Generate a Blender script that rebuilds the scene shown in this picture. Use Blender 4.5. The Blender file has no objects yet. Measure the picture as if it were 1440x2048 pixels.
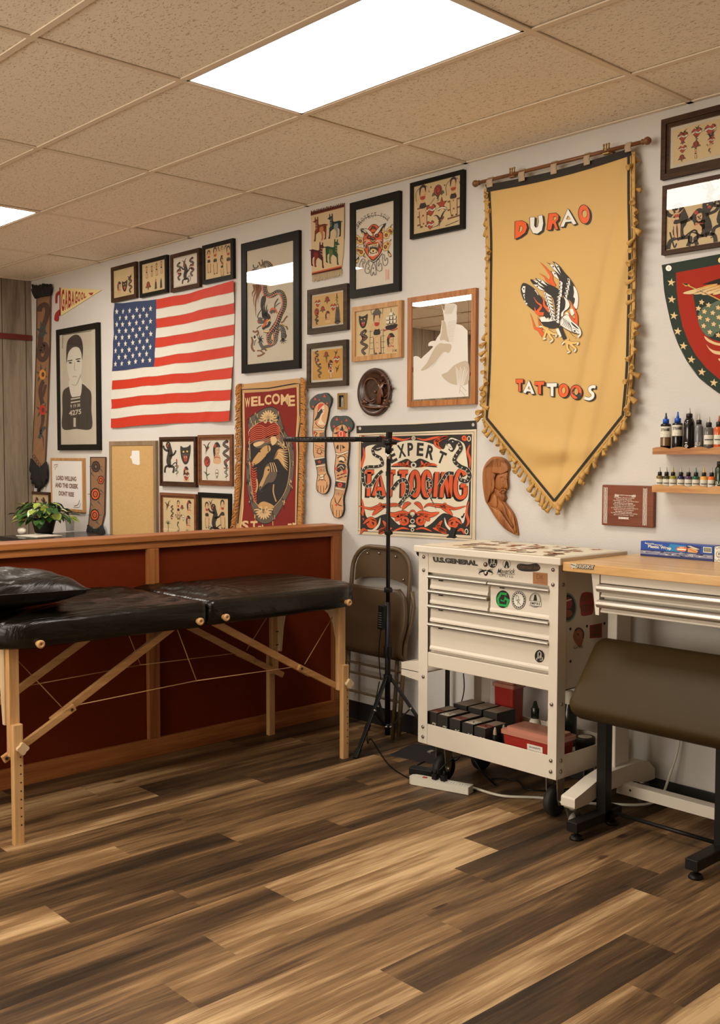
import bpy, bmesh, math, random
from mathutils import Vector, Matrix, noise
S = bpy.context.scene
COL = S.collection
rnd = random.Random(7)
R = math.radians

# ---------------------------------------------------------------- camera
F_PX = 2084.75
YAW, PITCH, ROLL = R(42.8466), R(-3.0982), R(0.1052)
CAM = Vector((0.0, -3.9613, 1.49))
FW = Vector((-math.cos(YAW) * math.cos(PITCH), math.sin(YAW) * math.cos(PITCH), math.sin(PITCH)))
_r = FW.cross(Vector((0, 0, 1))).normalized()
_u = _r.cross(FW)
RT = math.cos(ROLL) * _r + math.sin(ROLL) * _u
UP = -math.sin(ROLL) * _r + math.cos(ROLL) * _u
cd = bpy.data.cameras.new('camera')
cam = bpy.data.objects.new('camera', cd)
COL.objects.link(cam)
cd.sensor_fit = 'VERTICAL'
cd.sensor_height = 36.0
cd.sensor_width = 36.0
cd.lens = 36.0 * F_PX / 2048.0
cd.clip_start = 0.05
m = Matrix.Identity(3)
m.col[0], m.col[1], m.col[2] = RT, UP, -FW
cam.matrix_world = Matrix.Translation(CAM) @ m.to_4x4()
S.camera = cam

# ---------------------------------------------------------------- light and exposure
CEIL = 2.937
TX, TY, X0, YA = 1.2192, 0.6096, -2.2749, -0.4514     # ceiling grid pitch and origin
LIGHT_COL = (1.0, 0.93, 0.83)
LIGHT_STR = {0: 15.5, 3: 21.5}      # column over the cart set dimmer to even the wall brightness
FILL_WINDOW_STR = 7.5
WORLD_STR = 0.03
S.view_settings.view_transform = 'Standard'
S.view_settings.look = 'None'
S.view_settings.gamma = 1.0
S.view_settings.use_curve_mapping = False
S.view_settings.exposure = 0.0
w = bpy.data.worlds.new('world')
S.world = w
w.use_nodes = True
w.node_tree.nodes['Background'].inputs[0].default_value = (1.0, 0.86, 0.7, 1)
w.node_tree.nodes['Background'].inputs[1].default_value = WORLD_STR
try:
    S.cycles.max_bounces = 8
    S.cycles.diffuse_bounces = 5
    S.cycles.transparent_max_bounces = 12
except Exception:
    pass

# ---------------------------------------------------------------- measuring helpers
def ray(u, v):
    return FW + RT * ((u - 720.0) / F_PX) - UP * ((v - 1024.0) / F_PX)

def on(u, v, axis, val):
    """point where the sight line of a photo pixel meets the plane axis = val"""
    d = ray(u, v)
    return CAM + d * ((val - CAM[axis]) / d[axis])

def wl(u, v, d=0.0):
    return on(u, v, 1, -d)

# ---------------------------------------------------------------- materials
def s2l(c):
    c = c / 255.0
    return c / 12.92 if c <= 0.04045 else ((c + 0.055) / 1.055) ** 2.4

TINT = (0.98, 0.86, 0.70)
def C(r, g, b):
    """surface colour for a colour seen in the warm room"""
    return tuple(min(0.9, s2l(x) / t) for x, t in zip((r, g, b), TINT)) + (1.0,)

MATS = {}
def mat(name, col, rough=0.6, metal=0.0, spec=0.5, var=0.0, vscale=20.0, bump=0.0, bscale=80.0, coat=0.0):
    if name in MATS:
        return MATS[name]
    m = bpy.data.materials.new(name)
    m.use_nodes = True
    nt = m.node_tree
    b = nt.nodes['Principled BSDF']
    b.inputs['Base Color'].default_value = col
    b.inputs['Roughness'].default_value = rough
    b.inputs['Metallic'].default_value = metal
    b.inputs['Specular IOR Level'].default_value = spec
    if coat:
        b.inputs['Coat Weight'].default_value = coat
    tc = nt.nodes.new('ShaderNodeTexCoord')
    if var:
        n = nt.nodes.new('ShaderNodeTexNoise')
        n.inputs['Scale'].default_value = vscale
        n.inputs['Detail'].default_value = 5
        nt.links.new(tc.outputs['Object'], n.inputs['Vector'])
        r = nt.nodes.new('ShaderNodeMapRange')
        r.inputs[1].default_value = 0.3
        r.inputs[2].default_value = 0.7
        r.inputs[3].default_value = 1 - var
        r.inputs[4].default_value = 1 + var
        nt.links.new(n.outputs['Fac'], r.inputs[0])
        mx = nt.nodes.new('ShaderNodeVectorMath')
        mx.operation = 'SCALE'
        mx.inputs[0].default_value = col[:3]
        nt.links.new(r.outputs[0], mx.inputs['Scale'])
        nt.links.new(mx.outputs[0], b.inputs['Base Color'])
    if bump:
        n2 = nt.nodes.new('ShaderNodeTexNoise')
        n2.inputs['Scale'].default_value = bscale
        n2.inputs['Detail'].default_value = 4
        nt.links.new(tc.outputs['Object'], n2.inputs['Vector'])
        bp = nt.nodes.new('ShaderNodeBump')
        bp.inputs['Strength'].default_value = bump
        bp.inputs['Distance'].default_value = 0.01
        nt.links.new(n2.outputs['Fac'], bp.inputs['Height'])
        nt.links.new(bp.outputs[0], b.inputs['Normal'])
    MATS[name] = m
    return m

def wood(name, c1, c2, axis=0, scale=18.0, stretch=0.06, rough=0.45, rings=0.0, spec=0.4):
    """wood with grain running along one axis"""
    if name in MATS:
        return MATS[name]
    m = bpy.data.materials.new(name)
    m.use_nodes = True
    nt = m.node_tree
    b = nt.nodes['Principled BSDF']
    b.inputs['Roughness'].default_value = rough
    b.inputs['Specular IOR Level'].default_value = spec
    tc = nt.nodes.new('ShaderNodeTexCoord')
    mp = nt.nodes.new('ShaderNodeMapping')
    sc = [1.0, 1.0, 1.0]
    sc[axis] = stretch
    mp.inputs['Scale'].default_value = sc
    nt.links.new(tc.outputs['Object'], mp.inputs[0])
    n = nt.nodes.new('ShaderNodeTexNoise')
    n.inputs['Scale'].default_value = scale
    n.inputs['Detail'].default_value = 8
    n.inputs['Roughness'].default_value = 0.62
    n.inputs['Distortion'].default_value = 0.6
    nt.links.new(mp.outputs[0], n.inputs['Vector'])
    n3 = nt.nodes.new('ShaderNodeTexNoise')
    n3.inputs['Scale'].default_value = scale * 9
    n3.inputs['Detail'].default_value = 3
    nt.links.new(mp.outputs[0], n3.inputs['Vector'])
    mixf = nt.nodes.new('ShaderNodeMath')
    mixf.operation = 'MULTIPLY_ADD'
    mixf.inputs[1].default_value = 0.35
    nt.links.new(n3.outputs['Fac'], mixf.inputs[0])
    nt.links.new(n.outputs['Fac'], mixf.inputs[2])
    rp = nt.nodes.new('ShaderNodeValToRGB')
    rp.color_ramp.elements[0].position = 0.45
    rp.color_ramp.elements[0].color = c1
    rp.color_ramp.elements[1].position = 0.88
    rp.color_ramp.elements[1].color = c2
    nt.links.new(mixf.outputs[0], rp.inputs[0])
    nt.links.new(rp.outputs[0], b.inputs['Base Color'])
    MATS[name] = m
    return m

def glass_mat(name='clear_glass', tint=(1, 1, 1, 1), refl=1.0):
    if name in MATS:
        return MATS[name]
    m = bpy.data.materials.new(name)
    m.use_nodes = True
    nt = m.node_tree
    nt.nodes.clear()
    o = nt.nodes.new('ShaderNodeOutputMaterial')
    t = nt.nodes.new('ShaderNodeBsdfTransparent')
    t.inputs[0].default_value = tint
    g = nt.nodes.new('ShaderNodeBsdfGlossy')
    g.inputs['Roughness'].default_value = 0.0
    ge = nt.nodes.new('ShaderNodeNewGeometry')
    dt = nt.nodes.new('ShaderNodeVectorMath')
    dt.operation = 'DOT_PRODUCT'
    nt.links.new(ge.outputs['Incoming'], dt.inputs[0])
    nt.links.new(ge.outputs['Normal'], dt.inputs[1])
    last = dt.outputs['Value']
    for op, a, c in (('ABSOLUTE', None, None), ('SUBTRACT', 1.0, 'r'), ('POWER', None, 5.0), ('MULTIPLY_ADD', None, 0.96)):
        q = nt.nodes.new('ShaderNodeMath')
        q.operation = op
        if c == 'r':
            q.inputs[0].default_value = a
            nt.links.new(last, q.inputs[1])
        else:
            nt.links.new(last, q.inputs[0])
            if c is not None:
                q.inputs[1].default_value = c
            if op == 'MULTIPLY_ADD':
                q.inputs[2].default_value = 0.04
        last = q.outputs[0]
    ml = nt.nodes.new('ShaderNodeMath')
    ml.operation = 'MULTIPLY'
    ml.inputs[1].default_value = refl
    nt.links.new(last, ml.inputs[0])
    mx = nt.nodes.new('ShaderNodeMixShader')
    nt.links.new(ml.outputs[0], mx.inputs[0])
    nt.links.new(t.outputs[0], mx.inputs[1])
    nt.links.new(g.outputs[0], mx.inputs[2])
    nt.links.new(mx.outputs[0], o.inputs[0])
    MATS[name] = m
    return m

# ---------------------------------------------------------------- objects
BASE = {}
def thing(name, label, cat, loc=(0, 0, 0), group=None):
    o = bpy.data.objects.new(name, None)
    COL.objects.link(o)
    o.location = loc
    o.empty_display_size = 0.05
    BASE[o.name] = Vector(loc)
    tag(o, label, cat, group)
    return o

def tag(o, label, cat, group=None):
    o['label'] = label
    o['category'] = cat
    if group:
        o['group'] = group
    return o

def link_mesh(name, me, parent=None, base=None):
    o = bpy.data.objects.new(name, me)
    COL.objects.link(o)
    if parent:
        o.parent = parent
        BASE[o.name] = BASE[parent.name]
    else:
        o.location = base or (0, 0, 0)
        BASE[o.name] = Vector(base or (0, 0, 0))
    return o

def copy_tree(o, loc=None, parent=None):
    c = o.copy()
    COL.objects.link(c)
    if parent:
        c.parent = parent
    if loc is not None:
        c.location = loc
    for ch in o.children:
        copy_tree(ch, None, c)
    return c

class MB:
    """collects shapes in world coordinates, builds them as one mesh object"""
    def __init__(s):
        s.v, s.f, s.mi, s.sm = [], [], [], []

    def add(s, vs, fs, mi=0, smooth=False):
        k = len(s.v)
        s.v += [tuple(p) for p in vs]
        for f in fs:
            s.f.append([i + k for i in f])
            s.mi.append(mi)
            s.sm.append(smooth)
        return s

    def box(s, x0, x1, y0, y1, z0, z1, mi=0):
        x0, x1 = min(x0, x1), max(x0, x1)
        y0, y1 = min(y0, y1), max(y0, y1)
        z0, z1 = min(z0, z1), max(z0, z1)
        vs = [(x, y, z) for z in (z0, z1) for y in (y0, y1) for x in (x0, x1)]
        return s.add(vs, [(0, 2, 3, 1), (4, 5, 7, 6), (0, 1, 5, 4), (2, 6, 7, 3), (0, 4, 6, 2), (1, 3, 7, 5)], mi)

    def bar(s, a, b, wd, ht, up=(0, 0, 1), mi=0):
        """rectangular bar from a to b"""
        a, b = Vector(a), Vector(b)
        d = (b - a).normalized()
        sd = d.cross(Vector(up)).normalized()
        u2 = sd.cross(d)
        vs = []
        for p in (a, b):
            for i, j in ((-1, -1), (1, -1), (1, 1), (-1, 1)):
                vs.append(p + sd * (i * wd / 2) + u2 * (j * ht / 2))
        return s.add(vs, [(3, 2, 1, 0), (4, 5, 6, 7), (0, 1, 5, 4), (1, 2, 6, 5), (2, 3, 7, 6), (3, 0, 4, 7)], mi)

    def tube(s, path, r, n=10, mi=0, caps=True, closed=False):
        P = [Vector(p) for p in path]
        rr = r if isinstance(r, (list, tuple)) else [r] * len(P)
        N = len(P)
        prev = None
        vs = []
        for i in range(N):
            if closed:
                d = P[(i + 1) % N] - P[i - 1]
            else:
                d = P[min(i + 1, N - 1)] - P[max(i - 1, 0)]
            d = d.normalized()
            if prev is None:
                a = Vector((0, 0, 1)) if abs(d.z) < 0.9 else Vector((1, 0, 0))
                e = d.cross(a).normalized()
            else:
                e = (prev - d * prev.dot(d))
                e = e.normalized() if e.length > 1e-6 else d.orthogonal().normalized()
            prev = e
            g = d.cross(e)
            for k in range(n):
                t = 2 * math.pi * k / n
                vs.append(P[i] + (e * math.cos(t) + g * math.sin(t)) * rr[i])
        fs = []
        rng = range(N) if closed else range(N - 1)
        for i in rng:
            for k in range(n):
                a0 = i * n + k
                a1 = i * n + (k + 1) % n
                b0 = ((i + 1) % N) * n + k
                b1 = ((i + 1) % N) * n + (k + 1) % n
                fs.append((a0, a1, b1, b0))
        s.add(vs, fs, mi, True)
        if caps and not closed:
            k = len(s.v) - len(vs)
            s.f.append([k + i for i in range(n)][::-1]); s.mi.append(mi); s.sm.append(False)
            s.f.append([k + (N - 1) * n + i for i in range(n)]); s.mi.append(mi); s.sm.append(False)
        return s

    def cyl(s, a, b, r, n=20, mi=0, r2=None):
        return s.tube([a, b], [r, r if r2 is None else r2], n, mi)

    def lathe(s, prof, c, axis=(0, 0, 1), n=24, mi=0, mis=None):
        """profile of (radius, height) turned about an axis through c"""
        c = Vector(c)
        ax = Vector(axis).normalized()
        e = ax.orthogonal().normalized()
        g = ax.cross(e)
        vs = []
        for (r, h) in prof:
            for k in range(n):
                t = 2 * math.pi * k / n
                vs.append(c + ax * h + (e * math.cos(t) + g * math.sin(t)) * r)
        k0 = len(s.v)
        s.v += [tuple(p) for p in vs]
        for i in range(len(prof) - 1):
            for k in range(n):
                s.f.append([k0 + i * n + k, k0 + i * n + (k + 1) % n, k0 + (i + 1) * n + (k + 1) % n, k0 + (i + 1) * n + k])
                s.mi.append(mis[i] if mis else mi)
                s.sm.append(True)
        for i, rev in ((0, True), (len(prof) - 1, False)):
            if prof[i][0] > 1e-5:
                ff = [k0 + i * n + k for k in range(n)]
                s.f.append(ff[::-1] if rev else ff)
                s.mi.append((mis[0] if rev else mis[-1]) if mis else mi)
                s.sm.append(False)
        return s

    def prism(s, pts, off, mi=0, mi_side=None):
        """planar outline extruded by a vector"""
        off = Vector(off)
        n = len(pts)
        A = [Vector(p) for p in pts]
        B = [p + off for p in A]
        s.add(A + B, [tuple(range(n))[::-1], tuple(range(n, 2 * n))], mi)
        s.add(A + B, [(i, (i + 1) % n, n + (i + 1) % n, n + i) for i in range(n)], mi if mi_side is None else mi_side)
        return s

    def sphere(s, c, r, mi=0, nu=14, nv=9, sc=(1, 1, 1)):
        vs, fs = [], []
        for j in range(nv + 1):
            ph = math.pi * j / nv
            for i in range(nu):
                t = 2 * math.pi * i / nu
                vs.append((c[0] + sc[0] * r * math.sin(ph) * math.cos(t), c[1] + sc[1] * r * math.sin(ph) * math.sin(t), c[2] + sc[2] * r * math.cos(ph)))
        for j in range(nv):
            for i in range(nu):
                fs.append((j * nu + i, (j + 1) * nu + i, (j + 1) * nu + (i + 1) % nu, j * nu + (i + 1) % nu))
        return s.add(vs, fs, mi, True)

    def grid(s, fn, nu, nv, mi=0, smooth=True):
        vs = [fn(i / nu, j / nv) for j in range(nv + 1) for i in range(nu + 1)]
        fs = [(j * (nu + 1) + i, j * (nu + 1) + i + 1, (j + 1) * (nu + 1) + i + 1, (j + 1) * (nu + 1) + i) for j in range(nv) for i in range(nu)]
        return s.add(vs, fs, mi, smooth)

    def build(s, name, mats, parent=None, base=None, bevel=0.0, bseg=2, solid=0.0, subsurf=0, weld=False):
        me = bpy.data.meshes.new(name)
        b = BASE[parent.name] if parent else Vector(base or (0, 0, 0))
        me.from_pydata([tuple(Vector(p) - b) for p in s.v], [], s.f)
        if not isinstance(mats, (list, tuple)):
            mats = [mats]
        for m_ in mats:
            me.materials.append(m_)
        me.polygons.foreach_set('material_index', s.mi)
        me.polygons.foreach_set('use_smooth', s.sm)
        me.update()
        if weld:
            bm = bmesh.new()
            bm.from_mesh(me)
            bmesh.ops.remove_doubles(bm, verts=bm.verts, dist=1e-5)
            bmesh.ops.recalc_face_normals(bm, faces=bm.faces)
            bm.to_mesh(me)
            bm.free()
        o = link_mesh(name, me, parent, base)
        if solid:
            md = o.modifiers.new('solid', 'SOLIDIFY')
            md.thickness = solid
            md.offset = -1
        if bevel:
            md = o.modifiers.new('bevel', 'BEVEL')
            md.width = bevel
            md.segments = bseg
            md.limit_method = 'ANGLE'
            md.angle_limit = R(40)
        if subsurf:
            md = o.modifiers.new('sub', 'SUBSURF')
            md.levels = md.render_levels = subsurf
        return o

def structure(o):
    o['kind'] = 'structure'
    return o

def rrect(x0, x1, y0, y1, r, n=6):
    """rounded rectangle outline (r may be four radii from lower left, counter-clockwise)"""
    rs = r if isinstance(r, (list, tuple)) else [r] * 4
    pts = []
    for (cx, cy, a0), q in zip(((x0, y0, 180), (x1, y0, 270), (x1, y1, 0), (x0, y1, 90)), rs):
        sx = 1 if cx == x0 else -1
        sy = 1 if cy == y0 else -1
        ox, oy = cx + sx * q, cy + sy * q
        for k in range(n + 1):
            t = R(a0 + 90 * k / n)
            pts.append((ox + q * math.cos(t), oy + q * math.sin(t)))
    return pts

def catmull(pts, n=6, closed=False):
    P = [tuple(p) for p in pts]
    N = len(P)
    out = []
    for i in range(N if closed else N - 1):
        if closed:
            p0, p1, p2, p3 = P[i - 1], P[i], P[(i + 1) % N], P[(i + 2) % N]
        else:
            p0, p1, p2, p3 = P[max(i - 1, 0)], P[i], P[i + 1], P[min(i + 2, N - 1)]
        for k in range(n):
            t = k / n
            out.append(tuple(0.5 * (2 * b + (c - a) * t + (2 * a - 5 * b + 4 * c - d) * t * t + (3 * b - a - 3 * c + d) * t ** 3)
                             for a, b, c, d in zip(p0, p1, p2, p3)))
    if not closed:
        out.append(P[-1])
    return out

# ---------------------------------------------------------------- lettering
_GC = {}
def glyphs(txt, off=0.0):
    key = (txt, off)
    if key in _GC:
        return _GC[key]
    cu = bpy.data.curves.new('t', 'FONT')
    cu.body = txt
    cu.size = 1.0
    cu.offset = off
    cu.resolution_u = 3
    cu.fill_mode = 'FRONT'
    o = bpy.data.objects.new('t', cu)
    COL.objects.link(o)
    dg = bpy.context.evaluated_depsgraph_get()
    dg.update()
    me = o.evaluated_get(dg).to_mesh()
    vs = [(v.co.x, v.co.y) for v in me.vertices]
    fs = [tuple(p.vertices) for p in me.polygons]
    o.evaluated_get(dg).to_mesh_clear()
    bpy.data.objects.remove(o)
    bpy.data.curves.remove(cu)
    if vs:
        x0 = min(p[0] for p in vs); x1 = max(p[0] for p in vs)
        y0 = min(p[1] for p in vs); y1 = max(p[1] for p in vs)
        vs = [((p[0] - x0) / max(x1 - x0, 1e-6), (p[1] - y0) / max(y1 - y0, 1e-6)) for p in vs]
    _GC[key] = (vs, fs)
    return vs, fs

class Art(MB):
    """flat artwork on a surface: shapes drawn in 2-D, laid in thin layers"""
    STEP = 0.0003
    def __init__(s, mp):
        super().__init__()
        s.mp = mp                # mp(x, y, lift) -> world point

    def poly(s, pts, mi, L=1):
        h = L * s.STEP
        s.add([s.mp(x, y, h) for x, y in pts], [tuple(range(len(pts)))], mi)
        return s

    def slab(s, pts, mi, th=0.004):
        """the cloth or felt itself, with its thickness towards the wall"""
        return s.prism([s.mp(x, y, -0.0008) for x, y in pts], (0, th, 0), mi)

    def blob(s, pts, mi, L=1, n=5):
        return s.poly(catmull(pts, n, True), mi, L)

    def ell(s, cx, cy, rx, ry=None, mi=0, L=1, n=18, rot=0):
        ry = rx if ry is None else ry
        c, q = math.cos(rot), math.sin(rot)
        return s.poly([(cx + rx * math.cos(t) * c - ry * math.sin(t) * q, cy + rx * math.cos(t) * q + ry * math.sin(t) * c)
                       for t in [2 * math.pi * k / n for k in range(n)]], mi, L)

    def ring(s, cx, cy, rx, ry, wd, mi, L=1, n=28):
        return s.line([(cx + rx * math.cos(2 * math.pi * k / n), cy + ry * math.sin(2 * math.pi * k / n)) for k in range(n)], wd, mi, L, closed=True)

    def line(s, pts, wd, mi, L=1, smooth=False, closed=False, taper=False, n=5):
        if smooth:
            pts = catmull(pts, n, closed)
        N = len(pts)
        A, B = [], []
        for i in range(N):
            if closed:
                a, b = pts[i - 1], pts[(i + 1) % N]
            else:
                a, b = pts[max(i - 1, 0)], pts[min(i + 1, N - 1)]
            dx, dy = b[0] - a[0], b[1] - a[1]
            l = math.hypot(dx, dy) or 1e-9
            ww = wd[i * len(wd) // N] if isinstance(wd, (list, tuple)) else wd
            if taper:
                ww = ww * (1 - i / (N - 1)) + 0.05 * ww if taper == 1 else ww * math.sin(math.pi * (0.06 + 0.88 * i / (N - 1)))
            A.append((pts[i][0] - dy / l * ww / 2, pts[i][1] + dx / l * ww / 2))
            B.append((pts[i][0] + dy / l * ww / 2, pts[i][1] - dx / l * ww / 2))
        h = L * s.STEP
        vs = [s.mp(x, y, h) for x, y in A + B]
        fs = [(i, i + 1, N + i + 1, N + i) for i in range(N - 1)]
        if closed:
            fs.append((N - 1, 0, N, 2 * N - 1))
        s.add(vs, fs, mi)
        return s

    def star(s, cx, cy, r, mi, L=1, k=0.42, rot=0, sx=1.0):
        pts = []
        for i in range(10):
            t = -math.pi / 2 + i * math.pi / 5 + rot
            q = r if i % 2 == 0 else r * k
            pts.append((cx + q * math.cos(t) * sx, cy + q * math.sin(t)))
        return s.poly(pts, mi, L)

    def txt(s, t, x0, y0, x1, y1, h, mi, L=1, off=0.0, ux=0.0, uy=-1.0):
        """letters on a baseline from (x0,y0) to (x1,y1), h tall along (ux,uy)"""
        vs, fs = glyphs(t, off)
        hh = L * s.STEP
        s.add([s.mp(x0 + (x1 - x0) * a + ux * h * b, y0 + (y1 - y0) * a + uy * h * b, hh) for a, b in vs], fs, mi)
        return s

def pxmap(ox, oy, sc, d):
    """map from coordinates of an enlarged crop of the wall to the wall, d metres proud of it"""
    return lambda x, y, h: wl(ox + x / sc, oy + y / sc, d + h)

def rectmap(x0, x1, z0, z1, d):
    """0..1 across, 0..1 down over a rectangle on the wall"""
    return lambda a, b, h: Vector((x0 + (x1 - x0) * a, -(d + h), z1 + (z0 - z1) * b))
# ---------------------------------------------------------------- room shell
XL, XR, YB = -8.31, 2.6, -6.5
WALLC = (0.63, 0.60, 0.56, 1)
m_wall = mat('wall_paint', WALLC, 0.75, var=0.02, vscale=3, bump=0.12, bscale=120)
b = MB(); b.box(XL, XR, 0.0, 0.12, 0, CEIL + 0.1); structure(b.build('wall_right', m_wall))
m_wall2 = mat('bright_bounce_paint', (0.86, 0.81, 0.74, 1), 0.8)  # unseen back wall made extra bright to bounce light onto the ceiling
def panel_mat():
    m = wood('grey_wood_panelling', C(104, 84, 62), C(150, 128, 100), axis=2, scale=9, stretch=0.09, rough=0.5)
    nt = m.node_tree
    bs = nt.nodes['Principled BSDF']
    src = bs.inputs['Base Color'].links[0].from_socket
    tc = nt.nodes.new('ShaderNodeTexCoord')
    sp = nt.nodes.new('ShaderNodeSeparateXYZ')
    nt.links.new(tc.outputs['Object'], sp.inputs[0])
    ad = nt.nodes.new('ShaderNodeMath'); ad.operation = 'ADD'
    nt.links.new(sp.outputs[0], ad.inputs[0]); nt.links.new(sp.outputs[1], ad.inputs[1])
    md = nt.nodes.new('ShaderNodeMath'); md.operation = 'PINGPONG'; md.inputs[1].default_value = 0.102
    nt.links.new(ad.outputs[0], md.inputs[0])
    lt = nt.nodes.new('ShaderNodeMath'); lt.operation = 'LESS_THAN'; lt.inputs[1].default_value = 0.0035
    nt.links.new(md.outputs[0], lt.inputs[0])
    mx = nt.nodes.new('ShaderNodeMixRGB'); mx.inputs[2].default_value = C(60, 45, 30)
    nt.links.new(lt.outputs[0], mx.inputs[0]); nt.links.new(src, mx.inputs[1])
    nt.links.new(mx.outputs[0], bs.inputs['Base Color'])
    return m
m_panel = panel_mat()
b = MB(); b.box(XL - 0.12, XL, YB, 0.0, 0, CEIL + 0.1); structure(b.build('wall_left', m_panel))
b = MB(); b.box(XL, XL + 0.02, YB, -0.012, 2.443, 2.487)
structure(b.build('trim_1', mat('dark_red_trim', C(100, 32, 20), 0.45)))
WX_0, WX_1, WZ0, WZ1 = -5.3, -1.5, 0.7, 2.5       # unseen window, added behind the camera as fill light
b = MB(); b.box(XL, WX_0, YB - 0.12, YB, 0, CEIL + 0.1); b.box(WX_1, XR, YB - 0.12, YB, 0, CEIL + 0.1)
b.box(WX_0, WX_1, YB - 0.12, YB, 0, WZ0); b.box(WX_0, WX_1, YB - 0.12, YB, WZ1, CEIL + 0.1)
structure(b.build('wall_back', m_wall2))
m_fill = bpy.data.materials.new('fill_light_pane')
m_fill.use_nodes = True
_n = m_fill.node_tree
_n.nodes.clear()
_o = _n.nodes.new('ShaderNodeOutputMaterial'); _e = _n.nodes.new('ShaderNodeEmission')
_e.inputs[0].default_value = (1.0, 0.90, 0.76, 1); _e.inputs[1].default_value = FILL_WINDOW_STR
_n.links.new(_e.outputs[0], _o.inputs[0])
b = MB(); b.box(WX_0, WX_1, YB - 0.09, YB - 0.07, WZ0, WZ1); structure(b.build('fill_window_1', m_fill))  # glowing pane added to brighten the ceiling and walls
b = MB()
for x in (WX_0, -4.0, -2.75, WX_1 - 0.06): b.box(x, x + 0.06, YB - 0.07, YB - 0.01, WZ0, WZ1)
b.box(WX_0, WX_1, YB - 0.07, YB - 0.01, WZ0, WZ0 + 0.06); b.box(WX_0, WX_1, YB - 0.07, YB - 0.01, WZ1 - 0.06, WZ1)
structure(b.build('trim_3', mat('fill_window_bars', C(60, 50, 42), 0.5)))
b = MB(); b.box(XR, XR + 0.12, YB, 0.0, 0, CEIL + 0.1); structure(b.build('wall_near', m_panel))
m_base = mat('black_cove_base', (0.012, 0.011, 0.01, 1), 0.5)
b = MB(); b.box(XL, XR, -0.008, 0.0, 0.0, 0.10); structure(b.build('baseboard_right', m_base, bevel=0.002))

# floor: vinyl planks laid towards the long wall
def floor_mat():
    m = bpy.data.materials.new('plank_vinyl')
    m.use_nodes = True
    nt = m.node_tree
    L = nt.links.new
    bs = nt.nodes['Principled BSDF']
    bs.inputs['Specular IOR Level'].default_value = 0.35
    tc = nt.nodes.new('ShaderNodeTexCoord')
    at = nt.nodes.new('ShaderNodeAttribute'); at.attribute_name = 'tone'
    ai = nt.nodes.new('ShaderNodeAttribute'); ai.attribute_name = 'seed'
    off = nt.nodes.new('ShaderNodeCombineXYZ')
    L(ai.outputs['Fac'], off.inputs[0]); L(ai.outputs['Fac'], off.inputs[1])
    add = nt.nodes.new('ShaderNodeVectorMath'); add.operation = 'ADD'
    L(tc.outputs['Object'], add.inputs[0]); L(off.outputs[0], add.inputs[1])
    def nz(sx, sy, detail, dist=0.0):
        mp = nt.nodes.new('ShaderNodeMapping'); mp.inputs['Scale'].default_value = (sx, sy, 1)
        L(add.outputs[0], mp.inputs[0])
        n = nt.nodes.new('ShaderNodeTexNoise'); n.inputs['Scale'].default_value = 1; n.inputs['Detail'].default_value = detail
        n.inputs['Distortion'].default_value = dist
        L(mp.outputs[0], n.inputs['Vector'])
        return n.outputs['Fac']
    def math_(op, a, bq, c=None):
        q = nt.nodes.new('ShaderNodeMath'); q.operation = op
        for i, x in enumerate((a, bq, c)):
            if x is None: continue
            if isinstance(x, float): q.inputs[i].default_value = x
            else: L(x, q.inputs[i])
        return q.outputs[0]
    big = nz(9.0, 0.7, 3)
    mid = nz(45.0, 2.4, 5, 0.8)
    fine = nz(260.0, 7.0, 3)
    t = math_('MULTIPLY_ADD', math_('SUBTRACT', big, 0.5), 1.5, at.outputs['Fac'])
    t = math_('MULTIPLY_ADD', math_('SUBTRACT', mid, 0.5), 0.62, t)
    t = math_('MULTIPLY_ADD', math_('SUBTRACT', fine, 0.5), 0.4, t)
    # knots
    vo = nt.nodes.new('ShaderNodeTexVoronoi'); vo.inputs['Scale'].default_value = 1.0
    mpv = nt.nodes.new('ShaderNodeMapping'); mpv.inputs['Scale'].default_value = (5.0, 2.2, 1)
    L(add.outputs[0], mpv.inputs[0]); L(mpv.outputs[0], vo.inputs['Vector'])
    kn = nt.nodes.new('ShaderNodeMapRange'); kn.inputs[1].default_value = 0.02; kn.inputs[2].default_value = 0.1
    kn.inputs[3].default_value = -0.5; kn.inputs[4].default_value = 0.0
    L(vo.outputs['Distance'], kn.inputs[0])
    t = math_('ADD', t, kn.outputs[0])
    rp = nt.nodes.new('ShaderNodeValToRGB')
    e = rp.color_ramp.elements
    e[0].position = 0.05; e[0].color = C(46, 32, 18)
    e[1].position = 0.95; e[1].color = C(208, 166, 112)
    q = rp.color_ramp.elements.new(0.35); q.color = C(84, 58, 33)
    q = rp.color_ramp.elements.new(0.65); q.color = C(140, 102, 61)
    L(t, rp.inputs[0])
    L(rp.outputs[0], bs.inputs['Base Color'])
    rr = nt.nodes.new('ShaderNodeMapRange'); rr.inputs[3].default_value = 0.42; rr.inputs[4].default_value = 0.58
    L(mid, rr.inputs[0]); L(rr.outputs[0], bs.inputs['Roughness'])
    bp = nt.nodes.new('ShaderNodeBump'); bp.inputs['Strength'].default_value = 0.08; bp.inputs['Distance'].default_value = 0.004
    L(fine, bp.inputs['Height']); L(bp.outputs[0], bs.inputs['Normal'])
    return m
PW, PL = 0.1768, 1.2192
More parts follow.
